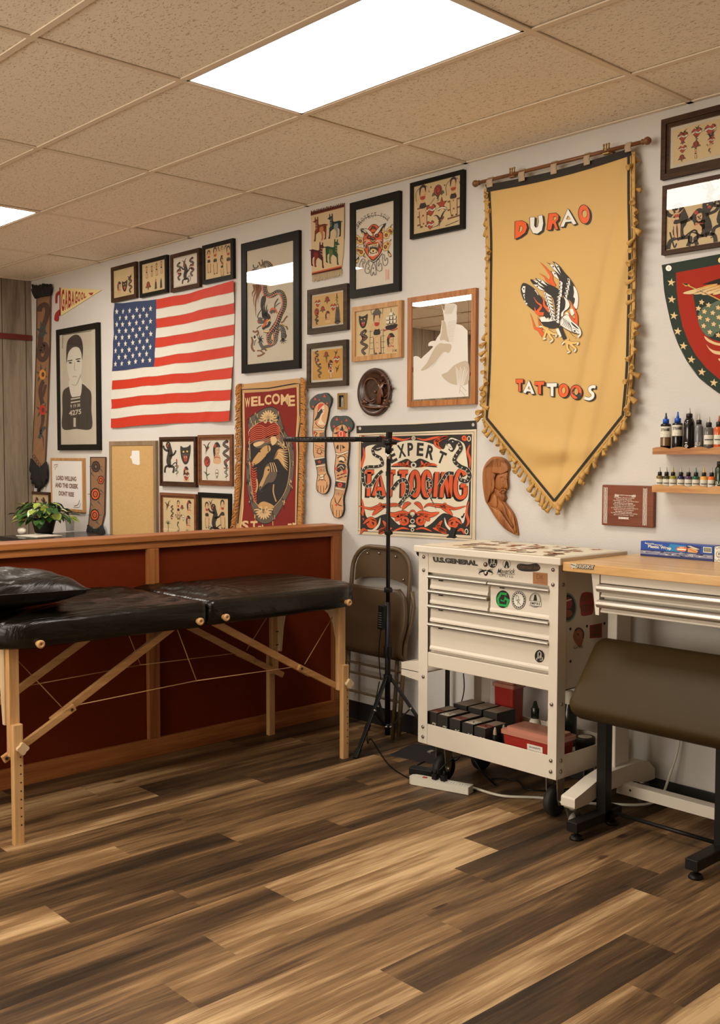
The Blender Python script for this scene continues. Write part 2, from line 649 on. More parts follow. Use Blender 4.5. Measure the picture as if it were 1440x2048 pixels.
known = {  # row -> (a joint, {tone of the plank after joint k})
    -9: (-1.993, {-1: 0.66, 0: 0.42}), -8: (-1.62, {-1: 0.36, 0: 0.40, -2: 0.6}), -7: (-1.208, {-2: 0.72, -1: 0.36, 0: 0.34}),
    -6: (-2.05, {-1: 0.34, 0: 0.40}), -5: (-1.80, {-1: 0.34, 0: 0.70, -2: 0.5}), -4: (-2.165, {-1: 0.44, 0: 0.70, 1: 0.3}),
    -3: (-1.197, {-1: 0.48, 0: 0.30, -2: 0.4}), -2: (-1.55, {-1: 0.68, 0: 0.5}), -1: (-1.912, {-1: 0.66, 0: 0.30, 1: 0.5}),
    0: (-0.872, {-1: 0.64, 0: 0.40, -2: 0.5}), 1: (-1.19, {-1: 0.30, 0: 0.56, -2: 0.62}), 2: (-1.45, {-1: 0.52, 0: 0.42}),
    -10: (-1.64, {-1: 0.34, 0: 0.50}), -11: (-1.1, {-1: 0.5, 0: 0.3}), -12: (-1.55, {-1: 0.55, 0: 0.3}),
}
fb = MB(); tones = []; seeds = []
r0 = int((XL + 1.945) / PW) - 2; r1 = int((XR + 1.945) / PW) + 2
for row in range(r0, r1):
    xa, xb = max(XL, -1.945 + row * PW), min(XR, -1.945 + (row + 1) * PW)
    if xb <= xa: continue
    j0, tn = known.get(row, (rnd.uniform(-1.2, 0), {}))
    k0 = int(math.floor((YB - j0) / PL)); k1 = int(math.ceil((0 - j0) / PL))
    for k in range(k0, k1):
        ya, yb = max(YB, j0 + k * PL), min(0.0, j0 + (k + 1) * PL)
        if yb - ya < 0.01: continue
        fb.add([(xa, ya, 0), (xb, ya, 0), (xb, yb, 0), (xa, yb, 0)], [(0, 1, 2, 3)])
        tones.append(tn.get(k, rnd.choice((0.30, 0.36, 0.45, 0.52, 0.62, 0.68)))); seeds.append(rnd.uniform(0, 40))
fl = fb.build('floor', floor_mat())
a1 = fl.data.attributes.new('tone', 'FLOAT', 'FACE'); a1.data.foreach_set('value', tones)
a2 = fl.data.attributes.new('seed', 'FLOAT', 'FACE'); a2.data.foreach_set('value', seeds)
structure(fl)

# ceiling: lay-in tiles in a T-bar grid
def tile_mat():
    m = mat('fissured_ceiling_tile', (0.95, 0.87, 0.72, 1), 0.9, spec=0.1)
    nt = m.node_tree
    L = nt.links.new
    bs = nt.nodes['Principled BSDF']
    tc = nt.nodes.new('ShaderNodeTexCoord')
    n = nt.nodes.new('ShaderNodeTexNoise'); n.inputs['Scale'].default_value = 1; n.inputs['Detail'].default_value = 3; n.inputs['Distortion'].default_value = 1.2
    mp = nt.nodes.new('ShaderNodeMapping'); mp.inputs['Scale'].default_value = (60, 130, 1)
    L(tc.outputs['Object'], mp.inputs[0]); L(mp.outputs[0], n.inputs['Vector'])
    r = nt.nodes.new('ShaderNodeMapRange'); r.inputs[1].default_value = 0.36; r.inputs[2].default_value = 0.41
    L(n.outputs['Fac'], r.inputs[0])
    mx = nt.nodes.new('ShaderNodeMixRGB'); mx.inputs[1].default_value = (0.60, 0.48, 0.35, 1); mx.inputs[2].default_value = (0.95, 0.87, 0.72, 1)
    L(r.outputs[0], mx.inputs[0]); L(mx.outputs[0], bs.inputs['Base Color'])
    bp = nt.nodes.new('ShaderNodeBump'); bp.inputs['Strength'].default_value = 0.5; bp.inputs['Distance'].default_value = 0.004
    L(r.outputs[0], bp.inputs['Height']); L(bp.outputs[0], bs.inputs['Normal'])
    return m
xs = [X0 - TX * k for k in range(-5, 6)]
ys = [0.0] + [YA - TY * j for j in range(0, 13)]
lights_at = [(k, j) for k in (0, 3) for j in (1, 4, 7)]      # (column, row) cells
light_cells = set(lights_at)
cb = MB()
xe = [XR] + [x for x in xs if XL < x < XR] + [XL]
for i in range(len(xe) - 1):
    for j in range(len(ys) - 1):
        xa, xb, ya, yb = xe[i + 1], xe[i], max(ys[j + 1], YB), ys[j]
        if yb <= YB: continue
        k = round((X0 - xb) / TX)
        if abs(xb - (X0 - TX * k)) < 1e-3 and (k, j - 1) in light_cells:
            continue
        dz = rnd.uniform(0.0, 0.004)
        cb.box(xa + 0.003, xb - 0.003, ya + 0.003, yb - 0.003, CEIL + 0.004 + dz, CEIL + 0.02)
structure(cb.build('ceiling', tile_mat()))
gb = MB()
for x in xe[1:-1]:
    gb.box(x - 0.0125, x + 0.0125, YB, 0, CEIL - 0.002, CEIL + 0.003)
for y in ys[1:]:
    if y > YB: gb.box(XL, XR, y - 0.0125, y + 0.0125, CEIL - 0.0015, CEIL + 0.0035)
gb.box(XL, XR, -0.024, 0, CEIL - 0.002, CEIL + 0.003)
gb.box(XL, XL + 0.024, YB, 0, CEIL - 0.002, CEIL + 0.003)
structure(gb.build('trim_2', mat('painted_t_bar', (0.82, 0.70, 0.54, 1), 0.5)))
b = MB(); b.box(XL, XR, YB, 0.1, CEIL + 0.3, CEIL + 0.32); structure(b.build('ceiling_deck', mat('dark_plenum', (0.02, 0.02, 0.02, 1), 0.9)))

m_diff = {}
for k_, st_ in LIGHT_STR.items():
    m_diff[k_] = bpy.data.materials.new('lit_diffuser')
    m_diff[k_].use_nodes = True
    nt = m_diff[k_].node_tree
    nt.nodes.clear()
    _o = nt.nodes.new('ShaderNodeOutputMaterial'); _e = nt.nodes.new('ShaderNodeEmission')
    _e.inputs[0].default_value = LIGHT_COL + (1,); _e.inputs[1].default_value = st_
    nt.links.new(_e.outputs[0], _o.inputs[0])
m_trof = mat('white_troffer', (0.75, 0.72, 0.66, 1), 0.4)
for (k, j) in lights_at:
    xb, xa = X0 - TX * k, X0 - TX * (k + 1)
    yb, ya = YA - TY * j, YA - TY * (j + 1)
    if ya < YB: continue
    if (k, j) == (0, 1): lab = 'large lit ceiling panel at the top of the picture, above the white cart'
    elif (k, j) == (3, 1): lab = 'lit ceiling panel cut by the left edge of the picture'
    else: lab = 'lit ceiling panel further along the ceiling, outside the picture'
    t = thing('ceiling_light', lab, 'ceiling light', ((xa + xb) / 2, (ya + yb) / 2, CEIL), 'lit ceiling panels')
    q = MB()
    xa2, xb2, ya2, yb2 = xa + 0.013, xb - 0.013, ya + 0.013, yb - 0.013
    q.box(xa2, xb2, ya2, yb2, CEIL + 0.05, CEIL + 0.08)
    q.box(xa2, xa2 + 0.014, ya2, yb2, CEIL, CEIL + 0.05); q.box(xb2 - 0.014, xb2, ya2, yb2, CEIL, CEIL + 0.05)
    q.box(xa2, xb2, ya2, ya2 + 0.012, CEIL, CEIL + 0.05); q.box(xa2, xb2, yb2 - 0.012, yb2, CEIL, CEIL + 0.05)
    q.build('housing', m_trof, t)
    q = MB(); q.add([(xa2 + .012, ya2 + .01, CEIL + .002), (xb2 - .012, ya2 + .01, CEIL + .002), (xb2 - .012, yb2 - .01, CEIL + .002), (xa2 + .012, yb2 - .01, CEIL + .002)], [(3, 2, 1, 0)])
    q.build('diffuser', m_diff[k], t)
# ---------------------------------------------------------------- half-height partition
m_pine_y = wood('orange_stained_pine_long', C(128, 66, 26), C(186, 112, 54), axis=1, scale=14, stretch=0.05, rough=0.42)
m_pine_z = wood('orange_stained_pine_upright', C(124, 64, 26), C(178, 106, 50), axis=2, scale=14, stretch=0.05, rough=0.42)
m_redp = mat('oxblood_panel_paint', C(104, 34, 6), 0.6, spec=0.12, var=0.05, vscale=30)
PXF, PXB, PYE = -4.42, -4.56, -6.2
t = thing('half_wall', 'low wooden partition with dark red panels behind the massage table', 'partition', ((PXF + PXB) / 2, -3.0, 0))
q = MB(); q.box(PXB - 0.012, PXF + 0.012, PYE, -0.001, 1.068, 1.098)
q.build('top_cap', m_pine_y, t, bevel=0.004)
q = MB(); q.box(PXF - 0.025, PXF, PYE, -0.001, 1.0335, 1.068); q.box(PXB, PXB + 0.025, PYE, -0.001, 1.0335, 1.068)
q.build('top_rail', m_pine_y, t, bevel=0.003)
for y0, y1 in ((-0.066, -0.001), (-1.274, -1.209), (-2.62, -2.555), (-3.96, -3.895), (-5.30, -5.235)):
    q = MB(); q.box(PXF - 0.025, PXF, y0, y1, 0.09, 1.0335)
    q.build('stile', m_pine_z, t, bevel=0.003)
q = MB(); q.box(PXF - 0.025, PXF, PYE, -0.001, 0.0, 0.09)
q.build('bottom_rail', m_pine_y, t, bevel=0.003)
ed = [-0.066, -1.209, -1.274, -2.555, -2.62, -3.895, -3.96, -5.235, -5.3, PYE]
for i in range(0, 10, 2):
    q = MB(); q.box(PXB + 0.03, PXF - 0.026, ed[i + 1] - 0.02, ed[i] + 0.02 if i else -0.003, 0.02, 1.05)
    q.build('red_panel', m_redp, t)
q = MB(); q.box(PXB, PXB + 0.029, PYE, -0.001, 0.0, 1.0335)
q.build('back_face', m_pine_y, t)

# ---------------------------------------------------------------- massage table
m_vinyl = mat('wrinkled_black_vinyl', (0.005, 0.0038, 0.002, 1), 0.27, spec=0.4, bump=0.05, bscale=300)
def wrinkle(m, sx, sy, rot, st):
    nt = m.node_tree
    bp = [n for n in nt.nodes if n.type == 'BUMP'][0]
    tc = [n for n in nt.nodes if n.type == 'TEX_COORD'][0]
    mp = nt.nodes.new('ShaderNodeMapping')
    mp.inputs['Scale'].default_value = (sx, sy, 6)
    mp.inputs['Rotation'].default_value = (0, 0, rot)
    n = nt.nodes.new('ShaderNodeTexNoise')
    n.inputs['Scale'].default_value = 1
    n.inputs['Detail'].default_value = 4
    n.inputs['Distortion'].default_value = 0.8
    nt.links.new(tc.outputs['Object'], mp.inputs[0]); nt.links.new(mp.outputs[0], n.inputs['Vector'])
    nt.links.new(n.outputs['Fac'], bp.inputs['Height'])
    bp.inputs['Strength'].default_value = st
    bp.inputs['Distance'].default_value = 0.03
wrinkle(m_vinyl, 16, 2.2, R(-14), 0.6)
m_vinyl2 = mat('satin_black_vinyl', (0.048, 0.029, 0.008, 1), 0.52, spec=0.2)
m_beech = wood('blond_beech', C(176, 122, 66), C(214, 164, 104), axis=2, scale=22, stretch=0.05, rough=0.4)
m_beech_y = wood('blond_beech_brace', C(168, 112, 58), C(205, 152, 92), axis=1, scale=22, stretch=0.06, rough=0.4)
m_ply = wood('pale_plywood', C(190, 150, 100), C(222, 188, 140), axis=2, scale=12, stretch=0.1, rough=0.45)
m_cable = mat('tan_cord', C(196, 144, 84), 0.5)
m_hole = mat('dark_hole', (0.012, 0.008, 0.005, 1), 0.8)
m_screw = mat('dark_screw', (0.06, 0.05, 0.04, 1), 0.4, metal=0.7)

t = thing('massage_table', 'black vinyl folding massage table on blond wooden legs', 'massage table', (-4.06, -1.4, 0))
def cushion(y0, y1, rad, seed, far):
    x0, x1 = -4.388, -3.722
    pl = rrect(x0, x1, y0, y1, rad, 10)
    # resample the outline densely
    dens = []
    for i in range(len(pl)):
        a, b_ = Vector(pl[i]), Vector(pl[(i + 1) % len(pl)])
        k = max(1, int((b_ - a).length / 0.02))
        for j in range(k):
            dens.append(a.lerp(b_, j / k))
    n = len(dens)
    cx = (x0 + x1) / 2
    half = (x1 - x0) / 2
    ca = [Vector((cx, min(max(p.y, y0 + half * 0.9), y1 - half * 0.9))) for p in dens]
    prof = [(0.02, 0.752), (0.0, 0.762), (-0.004, 0.79), (-0.004, 0.825), (0.0, 0.846), (0.006, 0.853), (0.016, 0.860)]
    rings = []
    def wr(x, y, s):
        # gathered cover: ripples fanning from the middle joint
        if far:
            w1 = noise.noise(Vector((x * 5 + seed, y * 16, 0.3))) * 0.5 + noise.noise(Vector((x * 9 - y * 14, y * 30, 2.0)))
            fade = max(0.0, 1 - abs(y - y0) / 0.45)
        else:
            w1 = 1.2 * noise.noise(Vector((x * 18 + y * 6, y * 3 + seed, 0.3))) + 0.7 * noise.noise(Vector((x * 36 + y * 15, y * 5, 1.3)))
            fade = 0.45 + 0.55 * max(0.0, 1 - abs(y - (y1 - 0.25)) / 0.5)
        return w1 * 0.017 * fade * s
    for ins, z in prof:
        ring = []
        for p, c_ in zip(dens, ca):
            d = (c_ - p).normalized()
            pp = p + d * ins
            jit = 0.003 * noise.noise(Vector((pp.x * 9, pp.y * 9, z * 14 + seed)))
            ring.append((pp.x + d.x * jit, pp.y + d.y * jit, z + (jit if z < 0.77 else 0)))
        rings.append(ring)
    NR = 22
    for k in range(1, NR + 1):
        s = k / NR
        ring = []
        for p, c_ in zip(dens, ca):
            d = (c_ - p)
            l = d.length
            pp = p + d.normalized() * (0.016 + (l - 0.016) * s)
            z = 0.860 + 0.022 * (1 - (1 - min(1, s * 1.6)) ** 2) + wr(pp.x, pp.y, min(1, s * 6))
            ring.append((pp.x, pp.y, z))
        rings.append(ring)
    vs = [p for r_ in rings for p in r_]
    fs = []
    for i in range(len(rings) - 1):
        for k in range(n):
            fs.append((i * n + k, i * n + (k + 1) % n, (i + 1) * n + (k + 1) % n, (i + 1) * n + k))
    q = MB(); q.add(vs, fs, 0, True)
    q.add(rings[0], [tuple(range(n))[::-1]], 0)
    return q.build('cushion', m_vinyl, t, weld=True)
cushion(-2.335, -1.403, [0.16, 0.16, 0.03, 0.03], 3.0, False)
cushion(-1.397, -0.465, [0.03, 0.03, 0.17, 0.17], 8.0, True)
for xs_, sg in ((-3.722, 1), (-4.388, -1)):
    for y, z in ((-2.182, 0.773), (-1.458, 0.782), (-1.323, 0.785), (-0.602, 0.782)):
        q = MB(); q.lathe([(0.008, -0.012), (0.011, 0.0), (0.0105, 0.012), (0.0155, 0.016), (0.0165, 0.026), (0.013, 0.031), (0.006, 0.031), (0.005, 0.027)], (xs_ + sg * 0.001, y, z), (sg, 0, 0), 16)
        q.build('peg', m_beech, t)
for sx, xi in ((1, -3.80), (-1, -4.33)):
    for sy, yc in ((-1, -2.25), (1, -0.567)):
        q = MB(); q.box(xi - 0.015, xi + 0.015, yc - 0.021, yc + 0.021, 0.335, 0.752)
        lg = q.build('leg', m_beech, t, bevel=0.003)
        xo = xi + sx * 0.029
        q = MB()
        prof_ = rrect(xo - 0.014, xo + 0.014, yc - 0.0 - 0.021, yc + 0.021, 0.006, 3)
        q.prism([(x, y, 0.0) for x, y in prof_], (0, 0, 0.462))
        for k in range(9):
            q.cyl((xo + sx * 0.0135, yc + 0.008, 0.338 - 0.033 * k), (xo + sx * 0.0145, yc + 0.008, 0.338 - 0.033 * k), 0.0032, 10, 1)
        q.build('lower_leg', [m_beech, m_hole], lg)
        q = MB()
        kz = 0.372
        out = [(0.023 * (1 + 0.16 * math.cos(4 * a)) * math.cos(a), 0.023 * (1 + 0.16 * math.cos(4 * a)) * math.sin(a)) for a in [2 * math.pi * i / 32 + 0.5 for i in range(32)]]
        q.prism([(xo + sx * 0.016, yc + 0.012 + a * 0.9, kz + c_ * 0.9) for a, c_ in out], (sx * 0.016, 0, 0))
        q.build('knob', m_ply, lg, bevel=0.003)
        # plywood corner gusset inside the leg, curving to the long rail
        pts = [(0, 0.335 + 0.12), (0.02, 0.335 + 0.12), (0.026, 0.50), (0.035, 0.58), (0.055, 0.655), (0.09, 0.70), (0.15, 0.728), (0.15, 0.752), (0, 0.752)]
        q = MB(); q.prism([(xi - sx * 0.016 - sx * a, yc + sy * 0.012, z) for a, z in pts], (0, sy * 0.014, 0))
        for z in (0.49, 0.56, 0.65, 0.73):
            q.cyl((xi - sx * 0.026, yc + sy * 0.012, z), (xi - sx * 0.026, yc + sy * 0.0115 - 0.016 * (sy > 0) , z), 0.003, 8, 1)
        q.build('gusset', [m_ply, m_screw], t, bevel=0.001)
    xb_ = xi - sx * 0.03
    for sy in (-1, 1):
        def Y(y):      # mirror about the middle joint
            return y if sy < 0 else -2.806 - y
        q = MB(); q.bar((xb_ + sx * 0.012, Y(-2.285), 0.322), (xb_ + sx * 0.012, Y(-1.985), 0.480), 0.018, 0.030)
        q.build('lower_brace', m_beech_y, t, bevel=0.003)
        q = MB(); q.bar((xb_ - sx * 0.008, Y(-2.075), 0.432), (xb_ - sx * 0.008, Y(-1.50), 0.752), 0.020, 0.032)
        q.build('upper_brace', m_beech_y, t, bevel=0.003)
        for by, bz in ((-2.0, 0.472), (-2.275, 0.328)):
            q = MB(); q.cyl((xb_ + sx * 0.02, Y(by), bz), (xb_ + sx * 0.024, Y(by), bz), 0.006, 10)
            q.build('bolt', m_screw, t)
        q = MB(); q.tube([(xb_, Y(-2.213), 0.695), (xb_, Y(-2.035), 0.485)], 0.0022, 6)
        q.tube([(xb_, Y(-2.0), 0.48), (xb_, -1.395, 0.496)], 0.0022, 6)
        q.build('cable', m_cable, t)
    q = MB(); q.tube([(xb_, -1.495, 0.75), (xb_, -1.392, 0.497)], 0.0022, 6)
    q.build('cable', m_cable, t)

# leather cushion lying on the near end
m_leath = mat('creased_black_leather', (0.008, 0.006, 0.004, 1), 0.34, spec=0.4, bump=0.06, bscale=22)
wrinkle(m_leath, 9, 5, R(30), 0.6)
q = MB()
PC, PW2, PL2 = Vector((-3.985, -2.21, 0.966)), 0.235, 0.285
def pil(u, v, up):
    a, b_ = u * 2 - 1, v * 2 - 1
    px = a * (1 - 0.07 * (1 - b_ * b_) * abs(a)); py = b_ * (1 - 0.07 * (1 - a * a) * abs(b_))
    h = ((1 - abs(a) ** 2.6) * (1 - abs(b_) ** 2.6)) ** 0.55
    x, y = px * PW2, py * PL2
    cr = 0.016 * noise.noise(Vector((x * 9 + y * 5, y * 7, 5.0 * up))) + 0.006 * noise.noise(Vector((x * 26 - y * 9, y * 8, 1.0)))
    z = (0.072 * h + cr * min(1, h * 2)) if up > 0 else (-0.07 * h ** 0.8)
    ca_, sa_ = math.cos(R(-8)), math.sin(R(-8))
    return (PC.x + x * ca_ - y * sa_, PC.y + x * sa_ + y * ca_, PC.z + z - 0.004)
q.grid(lambda u, v: pil(u, v, 1), 44, 52); q.grid(lambda u, v: pil(1 - u, v, -1), 30, 36)
ew = [pil(i / 20, 0, 1) for i in range(20)] + [pil(1, i / 20, 1) for i in range(20)] + [pil(1 - i / 20, 1, 1) for i in range(20)] + [pil(0, 1 - i / 20, 1) for i in range(20)]
pc_ = q.build('cushion', m_leath, None, (PC.x, PC.y, 0.885), weld=False)
tag(pc_, 'creased black leather cushion lying on the near end of the massage table', 'cushion')
q = MB(); q.tube(ew, 0.003, 6, closed=True); q.build('piping', m_leath, pc_)

# ---------------------------------------------------------------- folded metal chair leaning on the wall
m_khaki = mat('brown_enamelled_steel', C(96, 72, 44), 0.35, spec=0.4)
m_khaki2 = mat('brown_pressed_steel', C(84, 62, 38), 0.4, spec=0.35)
t = thing('folding_chair', 'brown metal folding chair folded flat against the wall behind the light stand', 'folding chair', (-4.04, -0.12, 0))
def lean(z): return -0.05 - 0.10 * (1.0 - z)       # the chair leans: y at height z
def cp(x, z, d=0.0): return (x, lean(z) - d, z)
path = [cp(-4.262, 0.02)] + [cp(-4.262, z) for z in (0.3, 0.6, 0.82)]
path += [cp(-4.262 + 0.13 * (1 - math.cos(a)), 0.865 + 0.128 * math.sin(a)) for a in [R(15 * k) for k in range(0, 7)]]
path += [cp(-3.812 - 0.13 * (1 - math.cos(a)), 0.865 + 0.128 * math.sin(a)) for a in [R(90 - 15 * k) for k in range(0, 7)]]
path += [cp(-3.812, z) for z in (0.82, 0.6, 0.3)] + [cp(-3.812, 0.02)]
q = MB(); q.tube(path, 0.0125, 12); q.build('frame', m_khaki, t)
q = MB()
pts = [cp(-4.245, 0.80, -0.006)] + [cp(x, 0.812 + 0.02 * math.sin(math.pi * (x + 4.245) / 0.416), -0.006) for x in [-4.245 + 0.416 * k / 10 for k in range(1, 10)]] + [cp(-3.829, 0.80, -0.006)]
pts += [cp(-3.829, 0.87, -0.006)] + [cp(-3.829 - 0.112 * (1 - math.cos(a)), 0.87 + 0.11 * math.sin(a), -0.006) for a in [R(18 * k) for k in range(1, 6)]]
pts += [cp(-4.245 + 0.112 * (1 - math.cos(a)), 0.87 + 0.11 * math.sin(a), -0.006) for a in [R(90 - 18 * k) for k in range(0, 6)]]
q.prism(pts, (0, 0.006, 0))
bp_ = q.build('back_panel', m_khaki2, t, bevel=0.002)
for x, z in ((-4.15, 0.955), (-4.06, 0.962), (-3.93, 0.952), (-3.86, 0.835)):
    q = MB(); q.lathe([(0.0, 0.003), (0.004, 0.003), (0.007, 0)], cp(x, z, 0.002), (0, -1, 0), 10)
    q.build('rivet', mat('steel_rivet', (0.5, 0.46, 0.4, 1), 0.3, metal=1), bp_)
q = MB()
def seat(u, v):
    a = u * 2 - 1
    zz = 0.785 - 0.36 * v
    wdt = 0.215 + 0.03 * math.sin(math.pi * min(1, v * 1.3)) + 0.012 * v
    if v < 0.12: wdt *= 0.86 + 0.14 * math.sin(math.pi / 2 * v / 0.12)
    x = -4.028 + a * wdt
    d = 0.03 + 0.02 * (1 - a * a) ** 0.5 - 0.012 * math.exp(-((v - 0.45) / 0.3) ** 2) * (1 - a * a)
    if v > 0.94: d -= 0.02 * (v - 0.94) / 0.06
    return cp(x, zz, d)
q.grid(seat, 24, 24)
q.build('seat', m_khaki2, t, solid=0.012)
for x in (-4.235, -3.855):
    q = MB(); q.tube([cp(x, 0.50, 0.012), cp(x + 0.006, 0.30, 0.008), cp(x + 0.012, 0.0, 0.012)], 0.011, 10); q.build('rear_leg', m_khaki, t)
for z in (0.355, 0.30, 0.20):
    q = MB(); q.bar(cp(-4.26, z, 0.006), cp(-3.814, z, 0.006), 0.008, 0.026, up=(0, 1, 0)); q.build('cross_bar', m_khaki, t, bevel=0.002)
q = MB(); q.tube([cp(-3.79, 0.78, 0.0), cp(-3.775, 0.70, -0.005), cp(-3.778, 0.62, 0.0), cp(-3.825, 0.47, 0.004), cp(-3.845, 0.44, 0.004)], 0.011, 10)
q.build('link_arm', m_khaki, t)

# ---------------------------------------------------------------- ring light on a tripod stand
m_blk = mat('black_plastic', (0.008, 0.007, 0.006, 1), 0.45, spec=0.25)
m_blkm = mat('black_powder_coat', (0.008, 0.007, 0.006, 1), 0.42, spec=0.25)
m_chrome = mat('bright_chrome', (0.72, 0.68, 0.62, 1), 0.18, metal=1.0)
LX, LY = -3.80, -0.24
t = thing('light_stand', 'black tripod stand with a level ring light, before the banner of snakes', 'light stand', (LX, LY, 0))
q = MB(); q.cyl((LX, LY, 0.05), (LX, LY, 0.74), 0.0145); q.build('lower_pole', m_blkm, t)
q = MB(); q.cyl((LX, LY, 0.74), (LX, LY, 1.47), 0.0105); q.build('upper_pole', m_blkm, t)
q = MB(); q.cyl((LX, LY, 1.47), (LX, LY, 1.505), 0.009); q.build('pole_end', m_chrome, t)
for z0, z1, r_ in ((0.455, 0.515, 0.021), (0.79, 0.815, 0.020), (0.325, 0.365, 0.022), (1.085, 1.11, 0.017)):
    q = MB(); q.cyl((LX, LY, z0), (LX, LY, z1), r_); q.box(LX - 0.01, LX + 0.03, LY - 0.018, LY + 0.004, z0 + 0.004, z1 - 0.004)
    q.build('collar', m_blk, t, bevel=0.002)
q = MB(); q.cyl((LX, LY, 0.085), (LX, LY, 0.11), 0.021); q.build('hub', m_blk, t)
for ang in (R(-76), R(20), R(158)):
    c_, s_ = math.cos(ang), math.sin(ang)
    def pp(r_, z): return (LX + c_ * r_, LY + s_ * r_, z)
    q = MB(); q.bar(pp(0.02, 0.345), pp(0.285, 0.018), 0.020, 0.012)
    lg = q.build('leg', m_blkm, t, bevel=0.002)
    q = MB(); q.bar(pp(0.268, 0.040), pp(0.302, 0.0), 0.026, 0.02); q.build('rubber_foot', m_blk, lg, bevel=0.003)
    q = MB(); q.bar(pp(0.02, 0.097), pp(0.135, 0.205), 0.014, 0.006); q.build('strut', m_blkm, lg)
    for a_, b_ in ((0.135, 0.205), (0.022, 0.097)):
        q = MB(); q.cyl((Vector(pp(a_, b_)) + Vector((s_, -c_, 0)) * 0.013), (Vector(pp(a_, b_)) - Vector((s_, -c_, 0)) * 0.013), 0.005, 8)
        q.build('rivet', m_chrome, lg)
# control box clipped to the pole
q = MB(); q.bar((LX - 0.018, LY - 0.028, 0.60), (LX - 0.012, LY - 0.028, 0.725), 0.042, 0.022, up=(0, 1, 0))
cbx = q.build('control_box', m_blk, t, bevel=0.003)
q = MB()
for k in range(7):
    q.box(LX - 0.029, LX - 0.006, LY - 0.0398, LY - 0.0388, 0.612 + 0.012 * k, 0.615 + 0.012 * k)
q.build('label_print', mat('grey_print', (0.16, 0.14, 0.11, 1), 0.6), cbx)
# ring light, lying level
HD = Vector((RT.x, RT.y, 0)).normalized()
RC = Vector((LX, LY, 1.572)) - HD * 0.262 + Vector((-0.02, -0.10, 0))
rr_ = []
ring_ = MB()
n = 56
for k in range(n):
    a = 2 * math.pi * k / n
    rr_.append(Vector((math.cos(a), math.sin(a), 0)))
vs = []
for e in rr_:
    for rad, z in ((0.142, 0.006), (0.180, 0.009), (0.184, 0.002), (0.184, -0.011), (0.180, -0.013), (0.142, -0.012)):
        vs.append(RC + e * rad + Vector((0, 0, z)))
fs = [(k * 6 + j, ((k + 1) % n) * 6 + j, ((k + 1) % n) * 6 + (j + 1) % 6, k * 6 + (j + 1) % 6) for k in range(n) for j in range(6)]
ring_.add(vs, fs, 0, False)
rl = ring_.build('ring_light', m_blk, t)
q = MB()
vs = []
for e in rr_:
    vs += [RC + e * 0.148 + Vector((0, 0, -0.0128)), RC + e * 0.176 + Vector((0, 0, -0.0138))]
q.add(vs, [(k * 2, k * 2 + 1, ((k + 1) % n) * 2 + 1, ((k + 1) % n) * 2) for k in range(n)])
q.build('diffuser', mat('unlit_diffuser', (0.5, 0.47, 0.42, 1), 0.4), rl)
q = MB()
for k in range(n):
    q.cyl(RC + rr_[k] * 0.1835 + Vector((0, 0, 0.0)), RC + rr_[k] * 0.1853 + Vector((0, 0, 0.0)), 0.003, 6)
q.build('vent_row', mat('vent_grey', (0.09, 0.08, 0.07, 1), 0.5), rl)
q = MB(); q.bar(RC + HD * 0.10, RC + HD * 0.29, 0.045, 0.024); q.bar(RC + HD * 0.21, RC + HD * 0.315, 0.03, 0.03)
q.build('bracket', m_blk, t, bevel=0.003)
q = MB(); q.cyl((LX, LY, 1.503), (LX, LY, 1.548), 0.017); q.sphere((LX, LY, 1.562), 0.022)
q.bar(Vector((LX, LY, 1.545)), Vector((LX, LY, 1.61)) + HD * 0.004, 0.016, 0.03, up=(0, 1, 0)); q.cyl(Vector((LX, LY, 1.555)) - Vector((0, 0.03, 0)), Vector((LX, LY, 1.555)) + HD * 0.04, 0.010, 10)
hd = q.build('tilt_head', m_blk, t)
for dx, dz in ((-0.03, 0.02), (0.0, 0.022), (-0.03, -0.005), (0.012, 0.002)):
    q = MB(); q.sphere(Vector((LX, LY - 0.026, 1.566)) + HD * dx + Vector((0, 0, dz)), 0.003, 0, 8, 5)
    q.build('bolt', m_chrome, hd)
q = MB()
q.tube(catmull([(LX - 0.02, LY - 0.03, 0.6), (LX - 0.035, LY - 0.03, 0.5), (LX - 0.04, LY - 0.02, 0.40), (LX - 0.02, LY - 0.03, 0.34)], 6), 0.003, 6)
q.build('lead', m_blk, t)
q = MB()
q.tube(catmull([(LX + 0.018, LY, 1.50), (LX + 0.022, LY - 0.012, 1.3), (LX + 0.016, LY - 0.01, 1.05), (LX + 0.014, LY - 0.012, 0.78)], 6), 0.0022, 6)
q.build('lead', m_blk, t)
# ---------------------------------------------------------------- white rolling tool cart
m_cream = mat('cream_powder_coat', (0.70, 0.635, 0.53, 1), 0.38, spec=0.45)
m_alu = mat('brushed_aluminium', (0.56, 0.52, 0.46, 1), 0.36, metal=0.85)
m_zinc = mat('zinc_plate', (0.55, 0.50, 0.42, 1), 0.32, metal=0.9)
m_tyre = mat('black_rubber', (0.014, 0.012, 0.010, 1), 0.65)
m_dkscrew = mat('steel_screw', (0.30, 0.26, 0.21, 1), 0.35, metal=0.9)
CX0, CX1, CY0, CY1 = -3.265, -2.492, -0.57, -0.13
def fz(*pts):
    """mean height of photo points on the cart's front"""
    return sum(on(u, v, 1, CY0).z for u, v in pts) / len(pts)
def fx(u, v): return on(u, v, 1, CY0).x
cart = thing('tool_cart', 'white steel rolling tool cart with drawers and stickers, beside the wooden workbench', 'tool cart', ((CX0 + CX1) / 2, -0.35, 0))
ZT0 = 1.058
